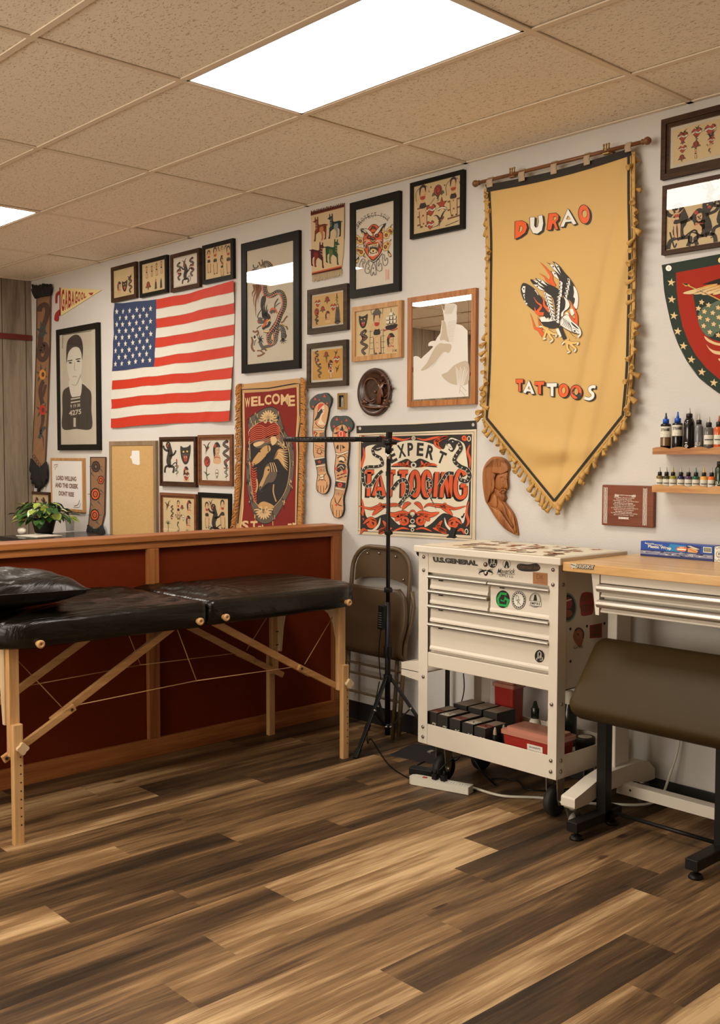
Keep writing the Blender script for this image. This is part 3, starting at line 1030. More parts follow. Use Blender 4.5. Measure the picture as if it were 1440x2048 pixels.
# lid with printed flash
q = MB(); q.box(CX0 - 0.004, CX1 + 0.03, -0.60, -0.125, ZT0, 1.088)
lid = q.build('lid', m_cream, cart, bevel=0.004)
q = Art(lambda x, y, h: Vector((x, y, 1.0885 + h)))
lid_cols = [mat('print_brown', C(150, 92, 58), 0.4), mat('print_tan', C(206, 168, 120), 0.4), mat('print_red', C(172, 70, 44), 0.4), mat('print_dark', C(92, 66, 46), 0.4), mat('print_cream', C(226, 206, 168), 0.4)]
q.poly([(CX0 + 0.02, -0.58), (CX1 + 0.015, -0.58), (CX1 + 0.015, -0.14), (CX0 + 0.02, -0.14)], 4, 1)
rr = random.Random(4)
for i in range(60):
    cx, cy = rr.uniform(CX0 + 0.10, CX1 - 0.06), rr.uniform(-0.55, -0.17)
    k = rr.choice((7, 9, 11)); s_ = rr.uniform(0.014, 0.032); ph = rr.uniform(0, 6)
    pts = [(cx + s_ * rr.uniform(0.55, 1.3) * math.cos(2 * math.pi * j / k + ph), cy + s_ * rr.uniform(0.55, 1.3) * math.sin(2 * math.pi * j / k + ph)) for j in range(k)]
    c_ = rr.choice((0, 0, 1, 2, 3, 1))
    q.blob(pts, c_, 2 + (i % 4), 3)
    q.ell(cx, cy, s_ * 0.4, s_ * 0.3, rr.choice((1, 2, 3, 4)), 7 + (i % 3), 10)
q.build('printed_sheet', lid_cols, lid)
# corner posts
pw_l = fx(855, 1300) - CX0
pw_r = CX1 - fx(1097, 1300)
for x0, x1, sx in ((CX0, CX0 + pw_l, -1), (CX1 - pw_r, CX1, 1)):
    for yf, yb_ in ((CY0, CY0 + 0.055), (CY1, CY1 - 0.055)):
        q = MB()
        q.box(x0, x1, yf, yf + (0.003 if yb_ > yf else -0.003), 0.185, ZT0)
        xs_ = x1 if sx > 0 else x0
        q.box(xs_ - sx * 0.003, xs_, yf, yb_, 0.185, ZT0)
        p_ = q.build('corner_post', m_cream, cart, bevel=0.002)
        if yb_ > yf:
            for z in (1.035, 0.975, 0.49, 0.26, 0.215):
                q = MB(); q.lathe([(0.0085, 0), (0.0075, 0.004), (0.0, 0.0055)], ((x0 + x1) / 2 - 0.004 * sx, CY0, z), (0, -1, 0), 10)
                q.build('bolt', m_dkscrew, p_)
            if sx > 0:
                for z in (1.035, 0.975, 0.49, 0.26, 0.215):
                    q = MB(); q.lathe([(0.0085, 0), (0.0075, 0.004), (0.0, 0.0055)], (CX1, CY0 + 0.03, z), (1, 0, 0), 10)
                    q.build('bolt', m_dkscrew, p_)
# cabinet shell
xi0, xi1 = CX0 + pw_l, CX1 - pw_r
z_top_panel = fz((861, 1148), (1096, 1168))
z_cab_bot = fz((853, 1334), (1095, 1380))
z_rail_top = fz((863, 1306), (1096, 1339))
q = MB(); q.box(xi0 - 0.01, xi1 + 0.01, CY0 + 0.003, CY0 + 0.012, z_top_panel, ZT0)
fp_ = q.build('name_panel', m_cream, cart)
q = MB()
q.box(xi0 - 0.02, xi1 + 0.02, CY0 + 0.028, CY0 + 0.034, z_cab_bot + 0.02, z_top_panel)
q.box(CX0 + 0.003, CX0 + 0.007, CY0 + 0.004, CY1, z_cab_bot, ZT0)
q.box(CX1 - 0.007, CX1 - 0.003, CY0 + 0.004, CY1, z_cab_bot, ZT0)
q.box(CX0 + 0.003, CX1 - 0.003, CY1 - 0.004, CY1, z_cab_bot, ZT0)
q.box(CX0 + 0.003, CX1 - 0.003, CY0 + 0.03, CY1, z_cab_bot, z_cab_bot + 0.004)
q.build('cabinet_body', m_cream, cart)
q = MB(); q.box(xi0 - 0.01, xi1 + 0.01, CY0 + 0.004, CY0 + 0.03, z_cab_bot, z_rail_top - 0.012)
q.build('front_rail', m_cream, cart, bevel=0.003)
def drawer(x0, x1, zt, zb, hh=0.017):
    """front with a rounded aluminium pull along its top edge"""
    q = MB()
    pr = [(CY0 + 0.026, zt - hh), (CY0 + 0.010, zt - hh - 0.002), (CY0 + 0.006, zt - hh - 0.010), (CY0 + 0.006, zb + 0.022), (CY0 + 0.001, zb + 0.012), (CY0 + 0.001, zb + 0.003), (CY0 + 0.026, zb + 0.003)]
    q.prism([(x0, y, z) for y, z in pr], (x1 - x0, 0, 0))
    d = q.build('drawer', m_cream, cart, bevel=0.0015)
    q = MB()
    pr = [(CY0 + 0.02, zt - 0.001), (CY0 - 0.004, zt - 0.001), (CY0 - 0.011, zt - 0.004), (CY0 - 0.013, zt - 0.009), (CY0 - 0.011, zt - hh), (CY0 - 0.008, zt - hh + 0.001), (CY0 - 0.006, zt - 0.008), (CY0 + 0.02, zt - 0.006)]
    q.prism([(x0 - 0.004, y, z) for y, z in pr], (x1 - x0 + 0.006, 0, 0))
    q.build('pull', m_alu, d, bevel=0.001)
    q = MB(); q.box(x0 + 0.055, x0 + 0.075, CY0 - 0.002, CY0 + 0.006, zt - hh - 0.006, zt - hh + 0.002)
    q.build('latch', m_blk, d)
    return d
xm = fx(975, 1190)
zr = [fz((862, 1151), (1096, 1175)), fz((860, 1180), (975, 1192)), fz((860, 1210), (1096, 1240)), fz((859, 1247), (1096, 1280))]
drawer(xi0 + 0.012, xm, zr[0], zr[1] + 0.001)
drawer(xi0 + 0.012, xm, zr[1], zr[2] + 0.001)
dr_r = drawer(xm + 0.012, xi1, zr[0], zr[2] + 0.001)
drawer(xi0 + 0.012, xi1, zr[2], zr[3] + 0.001)
dr_b = drawer(xi0 + 0.012, xi1, zr[3], z_rail_top)
# lower tray
zt_t, zt_b = fz((856, 1451), (1095, 1508)), fz((838, 1487), (1114, 1560))
q = MB()
q.box(CX0 + 0.004, CX1 - 0.004, CY0 + 0.003, CY0 + 0.007, zt_b, zt_t)
q.box(CX0 + 0.004, CX1 - 0.004, CY1 - 0.007, CY1 - 0.003, zt_b, zt_t)
q.box(CX0 + 0.003, CX0 + 0.007, CY0 + 0.003, CY1 - 0.003, zt_b, zt_t)
q.box(CX1 - 0.007, CX1 - 0.003, CY0 + 0.003, CY1 - 0.003, zt_b, zt_t)
q.box(CX0 + 0.004, CX1 - 0.004, CY0 + 0.004, CY1 - 0.004, zt_b + 0.03, zt_b + 0.034)
q.build('lower_tray', m_cream, cart, bevel=0.0015)
ZTR = zt_b + 0.0345
# folding side shelf and push handle on the left
q = MB()
q.prism([(CX0 - 0.14, -0.54, 0.528), (CX0 - 0.14, -0.54, 0.468), (CX0, -0.54, 0.455), (CX0, -0.54, 0.558)], (0, 0.004, 0))
q.box(CX0 - 0.14, CX0, -0.54, -0.20, 0.495, 0.500)
q.box(CX0 - 0.14, CX0 - 0.136, -0.54, -0.20, 0.468, 0.528)
q.build('side_shelf', m_cream, cart, bevel=0.001)
q = MB(); q.cyl((CX0, -0.50, 1.035), (CX0 - 0.035, -0.50, 1.05), 0.010, 12); q.cyl((CX0 - 0.03, -0.51, 1.048), (CX0 - 0.03, -0.16, 1.048), 0.010, 12)
h_ = q.build('push_handle', m_cream, cart)
q = MB(); q.sphere((CX0 - 0.03, -0.525, 1.048), 0.021); q.build('end_knob', m_blk, h_)
# casters
for x, sw in ((CX0 + 0.075, True), (CX1 - 0.075, False)):
    for y in (CY0 + 0.095, CY1 - 0.08):
        q = MB(); q.box(x - 0.04, x + 0.04, y - 0.045, y + 0.045, zt_b - 0.006, zt_b - 0.0005)
        q.cyl((x, y, zt_b - 0.006), (x, y, zt_b - 0.022), 0.026)
        for sx in (-1, 1):
            q.prism([(x + sx * 0.026, y + a, z) for a, z in ((-0.026, zt_b - 0.02), (0.026, zt_b - 0.02), (0.02, 0.075), (0.012, 0.05), (-0.012, 0.05), (-0.02, 0.075))], (sx * 0.003, 0, 0))
            q.cyl((x + sx * 0.028, y, 0.064), (x + sx * 0.036, y, 0.064), 0.008, 8)
        if sw:
            q.box(x - 0.05, x - 0.03, y - 0.06, y - 0.03, zt_b - 0.05, zt_b - 0.043)
        cs = q.build('caster', m_zinc, cart, bevel=0.001)
        q = MB(); q.lathe([(0.02, -0.019), (0.045, -0.019), (0.060, -0.016), (0.064, -0.008), (0.064, 0.008), (0.060, 0.016), (0.045, 0.019), (0.02, 0.019)], (x, y, 0.064), (1, 0, 0), 28)
        q.build('wheel', m_tyre, cs)
# stickers and badges: drawn on the cart's front
m_ink = mat('sticker_black', (0.018, 0.016, 0.013, 1), 0.4)
m_swh = mat('sticker_white', C(226, 210, 180), 0.4)
m_sgr = mat('sticker_green', C(30, 150, 62), 0.4)
m_sbr = mat('sticker_kraft', C(160, 102, 56), 0.6)
m_sbr2 = mat('sticker_kraft_print', C(110, 66, 34), 0.6)
m_sred = mat('sticker_red', C(160, 44, 34), 0.4)
m_stl = mat('sticker_teal', C(110, 140, 122), 0.4)
m_sbn = mat('sticker_rust', C(160, 84, 44), 0.5)
SM = [m_ink, m_swh, m_sgr, m_sbr, m_sbr2, m_sred, m_stl, m_sbn, mat('badge_grey', C(112, 100, 84), 0.4)]
def front(off=0.0): return lambda x, y, h: on(800 + x / 3.0, 1060 + y / 3.0, 1, CY0 + 0.0028 - off - h)
q = Art(front(0.0035))
q.txt('U.S.GENERAL', 200, 191, 464, 215, 31, 0, 1, 0.055, ux=-0.12)
q.txt('U.S.GENERAL', 206, 188, 458, 210, 24, 8, 6, -0.015, ux=-0.12)
q.build('name_badge', SM, fp_)
def dn_disc(q, cx, cy, rx, ry):
    q.ell(cx, cy, rx, ry, 0, 1, 28)
    q.line([(cx - rx * 0.55, cy + ry * 0.62), (cx - rx * 0.55, cy + ry * 0.3), (cx - rx * 0.3, cy + ry * 0.3), (cx - rx * 0.3, cy - ry * 0.55), (cx, cy - ry * 0.75), (cx + rx * 0.3, cy - ry * 0.55), (cx + rx * 0.3, cy + ry * 0.35)], rx * 0.13, 1, 2)
    q.line([(cx - rx * 0.3, cy + ry * 0.3), (cx + rx * 0.05, cy + ry * 0.3), (cx + rx * 0.05, cy - ry * 0.1)], rx * 0.12, 1, 2)
    q.line([(cx + rx * 0.05, cy + ry * 0.62), (cx + rx * 0.62, cy + ry * 0.62), (cx + rx * 0.62, cy + ry * 0.2)], rx * 0.12, 1, 2)
def stk(name, fn, parent=fp_, mp=None):
    q = Art(mp or front()); fn(q); return q.build(name, SM, parent)
stk('sticker', lambda q: dn_disc(q, 556, 192, 28, 36))
stk('lock', lambda q: (q.ell(513, 207, 13, 14, 0, 3), q.ell(511, 205, 9, 10, 4, 5), q.ell(510, 204, 4, 4, 1, 6)))
def eagle_stk(q):
    for sx in (-1, 1):
        for k in range(5):
            q.line([(515 + sx * 8, 246), (515 + sx * (28 + 4 * k), 236 + 6 * k), (515 + sx * (50 - 6 * k), 236 + 9 * k)], 6, 0, 1, True, taper=1)
    q.blob([(505, 240), (524, 242), (528, 262), (515, 276), (502, 262)], 0, 1); q.ell(512, 255, 6, 9, 1, 2); q.ell(520, 247, 4, 3, 1, 2)
stk('sticker', eagle_stk)
def mav(q):
    q.ring(640, 204, 23, 25, 2.2, 0, 1)
    q.poly([(638, 183), (650, 196), (655, 226), (646, 230), (640, 208), (632, 230), (624, 226), (632, 196)], 0, 2)
    q.txt('Maverick', 583, 262, 687, 262, 30, 0, 1, 0.01, ux=0.25)
    q.line([(586, 268), (640, 264), (688, 268)], 3.0, 0, 1)
    q.txt('SUPPLY CO.', 594, 279, 682, 289, 14, 0, 1, 0.012)
stk('sticker', mav)
def etn(q):
    q.blob([(700, 222), (716, 202), (770, 206), (820, 200), (842, 226), (826, 246), (776, 250), (722, 244)], 0, 1)
    q.txt('Eternal Ink', 708, 232, 836, 238, 27, 4, 2, 0.0, ux=0.2)
stk('sticker', etn)
def dk(q):
    q.poly([(797, 252), (886, 260), (886, 333), (797, 322)], 3, 1)
    q.txt('DK', 820, 294, 862, 299, 30, 4, 2, -0.005)
    q.line([(820, 303), (862, 307)], 2, 4, 2); q.line([(808, 312), (875, 318)], 2, 4, 2)
stk('sticker', dk)
fr2 = front(-0.0022)
def grn(q):
    q.ell(617, 415, 41, 53, 0, 1, 30)
    q.line([(640, 385), (605, 380), (586, 412), (592, 448), (640, 455), (650, 420), (628, 412)], 15, 2, 2)
    q.line([(604, 420), (624, 428), (628, 402), (650, 432)], 9, 2, 3)
stk('sticker', grn, dr_r, fr2)
def dkr(q):
    q.ell(712, 421, 43, 55, 0, 1, 32); q.ell(712, 421, 40, 51, 1, 2, 32); q.ring(712, 421, 34, 44, 8, 0, 3); q.ell(712, 421, 27, 35, 1, 4, 28)
    q.txt('D', 695, 425, 713, 426, 34, 0, 5, -0.01); q.txt('K', 706, 448, 724, 449, 34, 0, 5, -0.01)
    for k in range(18):
        a = 2 * math.pi * k / 18
        q.ell(712 + 34 * math.cos(a), 421 + 44 * math.sin(a), 2.6, 2.6, 1, 5, 6)
stk('sticker', dkr, dr_r, fr2)
def emp(q):
    q.ring(811, 421, 34, 43, 2.5, 0, 1); q.ring(811, 421, 28, 37, 1.5, 0, 1)
    q.poly([(806, 388), (816, 388), (822, 424), (800, 424)], 0, 2); q.poly([(776, 424), (846, 431), (846, 459), (776, 452)], 1, 3)
    q.line([(776, 424), (846, 431), (846, 459), (776, 452)], 2.5, 0, 4, closed=True)
    q.txt('EMPIRE', 781, 447, 842, 453, 17, 0, 4, 0.02)
stk('sticker', emp, dr_r, fr2)
stk('sticker', lambda q: dn_disc(q, 837, 757, 29, 38), dr_b, fr2)
# stickers on the right-hand side panel
def side(x, y, h): return on(800 + x / 3.0, 1060 + y / 3.0, 0, CX1 - 0.0028 + h)
def sd1(q):
    q.ell(1004, 465, 56, 88, 6, 1, 32); q.ell(1004, 465, 48, 78, 0, 2, 32); q.ell(1008, 440, 26, 34, 5, 3); q.ell(1004, 500, 30, 24, 7, 3); q.line([(985, 430), (1030, 415)], 8, 1, 4)
def sd2(q):
    q.blob([(1083, 400), (1095, 378), (1120, 372), (1152, 378), (1158, 410), (1163, 450), (1156, 500), (1128, 512), (1090, 514), (1084, 480), (1078, 440)], 5, 1)
    q.txt('SUPER', 1090, 430, 1152, 420, 36, 4, 2, 0.02); q.line([(1080, 462), (1120, 450), (1160, 455)], 9, 4, 2); q.txt('FINE', 1094, 495, 1148, 487, 26, 4, 2, 0.02)
def sd3(q):
    q.blob([(1044, 610), (1062, 585), (1090, 590), (1106, 620), (1100, 660), (1084, 700), (1062, 690), (1040, 650)], 7, 1)
    q.blob([(1060, 612), (1082, 606), (1090, 630), (1080, 652), (1062, 648)], 3, 2); q.line([(1050, 605), (1075, 590), (1100, 612), (1098, 650)], 8, 0, 3, True); q.ell(1068, 626, 5, 6, 0, 4)
    q.txt('Grim', 1042, 715, 1096, 706, 20, 0, 2, 0.0)
def sd4(q):
    q.poly([(1138, 572), (1212, 558), (1212, 645), (1138, 650)], 5, 1); q.poly([(1146, 580), (1204, 570), (1204, 640), (1146, 644)], 4, 2); q.line([(1152, 600), (1198, 592)], 5, 5, 3); q.line([(1152, 620), (1198, 612)], 5, 5, 3)
for fn in (sd1, sd2, sd3, sd4):
    q = Art(side); fn(q); q.build('sticker', SM, cart)
q = MB()
for x, y in ((1022, 594), (1121, 577), (1226, 560), (1022, 788)):
    p = side(x, y, 0); q = MB(); q.cyl(p, p + Vector((0.0015, 0, 0)), 0.006, 10); q.build('screw_hole', m_hole, cart)

# ---- things on and in the cart
def single(q, name, mats, label, cat, base, group=None, **kw):
    o = q.build(name, mats, None, base, **kw); tag(o, label, cat, group); return o
p0 = on(904, 1083, 1, -0.17)
q = MB(); q.bar((p0.x - 0.004, -0.17, 1.089), (p0.x + 0.006, -0.16, 1.138), 0.034, 0.016, up=(0, 1, 0)); q.bar((p0.x - 0.02, -0.185, 1.093), (p0.x + 0.02, -0.16, 1.093), 0.034, 0.008)
single(q, 'clip_on_gadget', [m_blk], 'small black clip-on gadget standing at the back of the white cart top', 'gadget', (p0.x, -0.17, 1.089), bevel=0.003)  # plain black clip gadget, not a lamp
q = MB(); pa, pb = on(940, 1105, 1, -0.602), on(983, 1110, 1, -0.602)
q.bar((pa.x, -0.575, 1.0985), (pb.x, -0.575, 1.0985), 0.016, 0.008); q.cyl((pa.x - 0.01, -0.575, 1.0985), (pb.x + 0.012, -0.575, 1.0985), 0.0028, 8)
single(q, 'silver_pen', [mat('silver_pen', (0.55, 0.45, 0.35, 1), 0.3, metal=0.8)], 'thin silver pen at the front edge of the white cart top', 'pen', (pa.x, -0.575, 1.094))
# cartridge boxes
m_bxb = mat('black_carton', (0.022, 0.019, 0.016, 1), 0.5)
m_bxg = mat('grey_carton_print', C(150, 128, 100), 0.55)
m_bxw = mat('white_carton_print', C(205, 186, 152), 0.55)
m_bxr = mat('red_carton_print', C(130, 58, 36), 0.55)
bx = [-3.20, -3.135, -3.06, -2.985, -2.915]
labs = ['black cartridge box at the left end of the row in the cart tray', 'black cartridge box second from the left in the cart tray', 'black cartridge box in the middle of the row in the cart tray',
        'black cartridge box second from the right in the cart tray', 'black cartridge box at the right end of the row in the cart tray']
for i, x in enumerate(bx):
    w_, d_, h2 = 0.062, 0.15, 0.112 - 0.004 * i
    x0, y0 = x - w_ / 2, CY0 + 0.022
    t = thing('cartridge_box', labs[i], 'box', (x, y0 + d_ / 2, ZTR), 'cartridge boxes in the cart tray')
    q = MB(); q.box(x0, x0 + w_, y0, y0 + d_, ZTR, ZTR + h2); q.build('carton', m_bxb, t, bevel=0.001)
    q = Art(lambda a, b_, h: Vector((x0 + w_ * a, y0 + d_ * b_, ZTR + h2 + 0.0003 + h)))
    q.poly([(0.06, 0.05), (0.94, 0.05), (0.94, 0.95), (0.06, 0.95)], 0, 1)
    q.poly([(0.06, 0.1), (0.94, 0.1), (0.94, 0.45), (0.06, 0.45)], 1 if i % 2 else 3, 2)
    for k in range(4): q.line([(0.1 + 0.2 * k, 0.5), (0.3 + 0.18 * k, 0.9)], 0.03, 1, 3)
    q.txt('CTK' if i < 2 else 'DC', 0.15, 0.16, 0.85, 0.16, 0.22, 2, 4, 0.01, uy=1.0)
    q.build('top_label', [m_bxg, m_bxw, m_bxb, m_bxr], t)
    q = Art(lambda a, b_, h: Vector((x0 + w_ * a, y0 - 0.0003 - h, ZTR + h2 * b_)))
    q.txt('CTK' if i < 2 else 'DC', 0.55, 0.38, 0.95, 0.38, 0.22, 0, 1, 0.02, uy=1.0)
    q.build('front_label', [m_bxw], t)
# second row of boxes behind
for i, x in enumerate((-3.17, -3.08, -2.99)):
    q = MB(); q.box(x - 0.04, x + 0.04, CY0 + 0.18, CY0 + 0.31, ZTR, ZTR + 0.125)
    q.box(x - 0.036, x + 0.036, CY0 + 0.185, CY0 + 0.305, ZTR + 0.125, ZTR + 0.1255, 1)
    single(q, 'cartridge_box', [m_bxb, m_bxg], ['grey-topped box at the left of the back row in the cart tray', 'grey-topped box in the middle of the back row in the cart tray', 'grey-topped box at the right of the back row in the cart tray'][i], 'box', (x, CY0 + 0.245, ZTR), 'boxes in the back row of the cart tray')
# sharps containers
m_redp2 = mat('red_plastic', (0.33, 0.022, 0.014, 1), 0.35)
m_lidp = mat('smoky_clear_lid', C(176, 112, 84), 0.25, spec=0.6)
def sharps(x0, x1, y0, y1, h_, label, front_label):
    t = thing('sharps_container', label, 'container', ((x0 + x1) / 2, (y0 + y1) / 2, ZTR), 'red sharps containers')
    q = MB()
    pl_ = rrect(x0, x1, y0, y1, 0.012, 4)
    cx, cy = (x0 + x1) / 2, (y0 + y1) / 2
    lo = [(cx + (x - cx) * 0.93, cy + (y - cy) * 0.93, ZTR) for x, y in pl_]
    hi = [(x, y, ZTR + h_) for x, y in pl_]
    n = len(pl_)
    q.add(lo + hi, [tuple(range(n))[::-1], tuple(range(n, 2 * n))] + [(i, (i + 1) % n, n + (i + 1) % n, n + i) for i in range(n)])
    q.build('tub', m_redp2, t)
    q = MB()
    pl2 = rrect(x0 - 0.008, x1 + 0.008, y0 - 0.008, y1 + 0.008, 0.015, 4)
    q.prism([(x, y, ZTR + h_) for x, y in pl2], (0, 0, 0.016))
    pl3 = rrect(x0 + 0.01, x1 - 0.01, y0 + 0.01, y1 - 0.01, 0.012, 4)
    q.prism([(x, y, ZTR + h_ + 0.016) for x, y in pl3], (0, 0, 0.012))
    q.build('lid', m_lidp, t, bevel=0.002)
    if front_label:
        q = Art(lambda a, b_, h: Vector((x0 + (x1 - x0) * a, y0 + (1 - b_) * 0.0 - 0.0012 - h + (cy - y0) * 0.07 * (1 - b_), ZTR + h_ * b_)))
        q.poly([(0.50, 0.1), (0.80, 0.1), (0.80, 0.8), (0.50, 0.8)], 0, 1)
        for k in range(4): q.line([(0.53, 0.18 + 0.11 * k), (0.74 - 0.05 * (k % 2), 0.18 + 0.11 * k)], 0.04, 1, 2)
        q.txt('SHARPS', 0.54, 0.64, 0.76, 0.64, 0.09, 1, 2, 0.01, uy=1.0)
        q.build('label', [m_swh, m_ink], t)
pa, pb = on(1024, 1490, 1, -0.50), on(1146, 1500, 1, -0.50)
sharps(-2.80, -2.535, -0.535, -0.385, 0.095, 'low red sharps tub with white label at the front of the cart tray', True)
sharps(-3.10, -2.985, -0.235, -0.15, 0.205, 'tall red sharps container at the back of the cart tray', False)
# squeeze bottles and ink bottles in the tray
m_wht = mat('white_plastic', C(214, 198, 166), 0.4)
m_dkb = mat('dark_green_bottle', (0.012, 0.018, 0.012, 1), 0.2, spec=0.6)
for i, (x, y, r_, h_, lab) in enumerate(((-2.80, -0.31, 0.030, 0.15, 'dark squeeze bottle with white shoulder, left of the pair in the cart tray'), (-2.715, -0.30, 0.032, 0.16, 'dark squeeze bottle with white shoulder, right of the pair in the cart tray'))):
    t = thing('squeeze_bottle', lab, 'bottle', (x, y, ZTR), 'squeeze bottles in the cart tray')
    q = MB(); q.lathe([(r_, 0), (r_, h_ * 0.55), (r_ * 0.8, h_ * 0.72), (r_ * 0.5, h_ * 0.8)], (x, y, ZTR), n=18); q.build('body', m_wht, t)
    q = MB(); q.lathe([(r_ * 0.6, h_ * 0.8), (r_ * 0.62, h_ * 1.08), (r_ * 0.45, h_ * 1.12), (0.006, h_ * 1.3), (0.0, h_ * 1.3)], (x, y, ZTR), n=18); q.build('cap', m_dkb, t)
q = MB(); q.lathe([(0.035, 0), (0.036, 0.10), (0.036, 0.15), (0.02, 0.185), (0.02, 0.24), (0.0, 0.24)], (-2.70, -0.20, ZTR), n=18, mis=[0, 0, 0, 1, 1])
single(q, 'spray_bottle', [m_dkb, m_wht], 'dark bottle with white cap at the back of the cart tray', 'bottle', (-2.70, -0.20, ZTR))
for i, (x, y) in enumerate(((-2.865, -0.505), (-2.835, -0.47), (-2.87, -0.44), (-2.838, -0.42))):
    q = MB(); q.lathe([(0.013, 0), (0.013, 0.06), (0.008, 0.068), (0.008, 0.082), (0.003, 0.10), (0.0, 0.10)], (x, y, ZTR), n=14, mis=[0, 0, 1, 1, 1])
    single(q, 'ink_bottle', [m_blk, m_bxg], ['tiny dark ink bottle nearest the front edge of the cart tray', 'tiny dark ink bottle touching the red sharps tub in the cart tray', 'tiny dark ink bottle beside the right end cartridge box', 'tiny dark ink bottle furthest back beside the cartridge boxes'][i], 'bottle', (x, y, ZTR), 'small ink bottles in the cart tray')
q = MB(); q.lathe([(0.040, 0), (0.041, 0.05), (0.044, 0.052), (0.044, 0.078), (0.042, 0.082), (0.030, 0.082), (0.0, 0.083)], (-2.555, -0.285, ZTR), n=24, mis=[0, 0, 0, 0, 0, 1])
single(q, 'tin', [m_bxb, m_bxw], 'round black tin with pale lid at the right of the cart tray', 'tin', (-2.555, -0.285, ZTR))
# amber bottle on the side shelf
bxp = (CX0 - 0.045, -0.37, 0.5005)
t = thing('amber_bottle', 'dark amber bottle with pump neck on the side shelf of the white cart', 'bottle', bxp)
q = MB(); q.lathe([(0.036, 0), (0.038, 0.01), (0.038, 0.11), (0.032, 0.135), (0.014, 0.155), (0.014, 0.165)], bxp, n=22); q.build('body', mat('amber_glass', (0.05, 0.008, 0.005, 1), 0.12, spec=0.7), t)
q = MB(); q.lathe([(0.016, 0.165), (0.016, 0.19), (0.006, 0.195), (0.006, 0.215), (0.010, 0.217), (0.010, 0.228), (0.0, 0.23)], bxp, n=14); q.build('pump', m_blk, t)
# black cord hanging on the cart's left side
q = MB(); q.tube(catmull([(CX0 - 0.012, -0.53, 0.93 - 0.012 * k + 0.0) if k % 2 else (CX0 - 0.02, -0.515, 0.93 - 0.012 * k) for k in range(22)], 3), 0.004, 6)
single(q, 'coiled_cord', [m_blk], 'coiled black cord hanging down the left side of the white cart', 'cord', (CX0 - 0.012, -0.53, 0.8))
# thin black pole behind the cart
pp_ = on(895, 1400, 1, -0.06)
q = MB(); q.box(pp_.x - 0.009, pp_.x + 0.009, -0.07, -0.052, 0.0, 0.62)
single(q, 'black_pole', [m_blkm], 'thin black upright pole between the white cart and the wall', 'pole', (pp_.x, -0.06, 0), bevel=0.002)

# ---------------------------------------------------------------- workbench
m_bbk = wood('butcher_block', C(196, 142, 78), C(228, 180, 116), axis=0, scale=16, stretch=0.08, rough=0.3)
m_cream2 = mat('cream_bench_steel', (0.68, 0.62, 0.52, 1), 0.4, spec=0.45)
WX0, WX1 = -2.462, -0.95
wb = thing('workbench', 'workbench with a butcher-block top and two aluminium-pull drawers, right of the cart', 'workbench', (-1.7, -0.3, 0))
q = MB(); q.box(WX0, WX1, -0.585, -0.012, 1.036, 1.072); q.build('worktop', m_bbk, wb, bevel=0.003)
DY = -0.555
def dz(*pts): return sum(on(u, v, 1, DY).z for u, v in pts) / len(pts)
bxl0, bxl1 = on(1183, 1145, 1, DY).x, on(1199, 1146, 1, DY).x
bzb = on(1195, 1230, 1, DY).z
for x0, x1 in ((bxl0, bxl1), (WX1 - 0.12, WX1 - 0.07)):
    q = MB(); q.prism([(x0, DY, 1.036), (x1, DY, 1.036), (x1, DY, bzb), (x1 - 0.016, DY, bzb)], (0, 0.50, 0))
    q.build('side_bracket', m_cream2, wb, bevel=0.002)
dxa, dxb = bxl1 + 0.003, WX1 - 0.125
zA, zB, zC, zD = dz((1199, 1167)), dz((1203, 1195)), dz((1199, 1198)), dz((1203, 1226))
q = MB(); q.box(dxa, dxb, DY + 0.004, DY + 0.45, zA + 0.002, 1.0355); q.build('apron', m_cream2, wb)
q = MB(); q.box(dxa, dxb, DY + 0.03, DY + 0.45, zD, zA); q.build('drawer_case', m_cream2, wb)
for zt, zb in ((zA, zB), (zC, zD)):
    q = MB()
    pr = [(DY + 0.03, zt - 0.03), (DY + 0.008, zt - 0.03), (DY + 0.004, zt - 0.042), (DY + 0.0, zb + 0.010), (DY + 0.0, zb + 0.002), (DY + 0.03, zb + 0.002)]
    q.prism([(dxa + 0.004, y, z) for y, z in pr], (dxb - dxa - 0.008, 0, 0)); d = q.build('drawer', m_cream2, wb, bevel=0.0015)
    q = MB()
    pr = [(DY + 0.02, zt - 0.001)] + [(DY - 0.004 - 0.022 * math.sin(a), zt - 0.017 + 0.016 * math.cos(a)) for a in [R(18 * k) for k in range(0, 11)]] + [(DY + 0.02, zt - 0.033)]
    q.prism([(dxa - 0.002, y, z) for y, z in pr], (dxb - dxa + 0.004, 0, 0)); q.build('pull', m_alu, d)
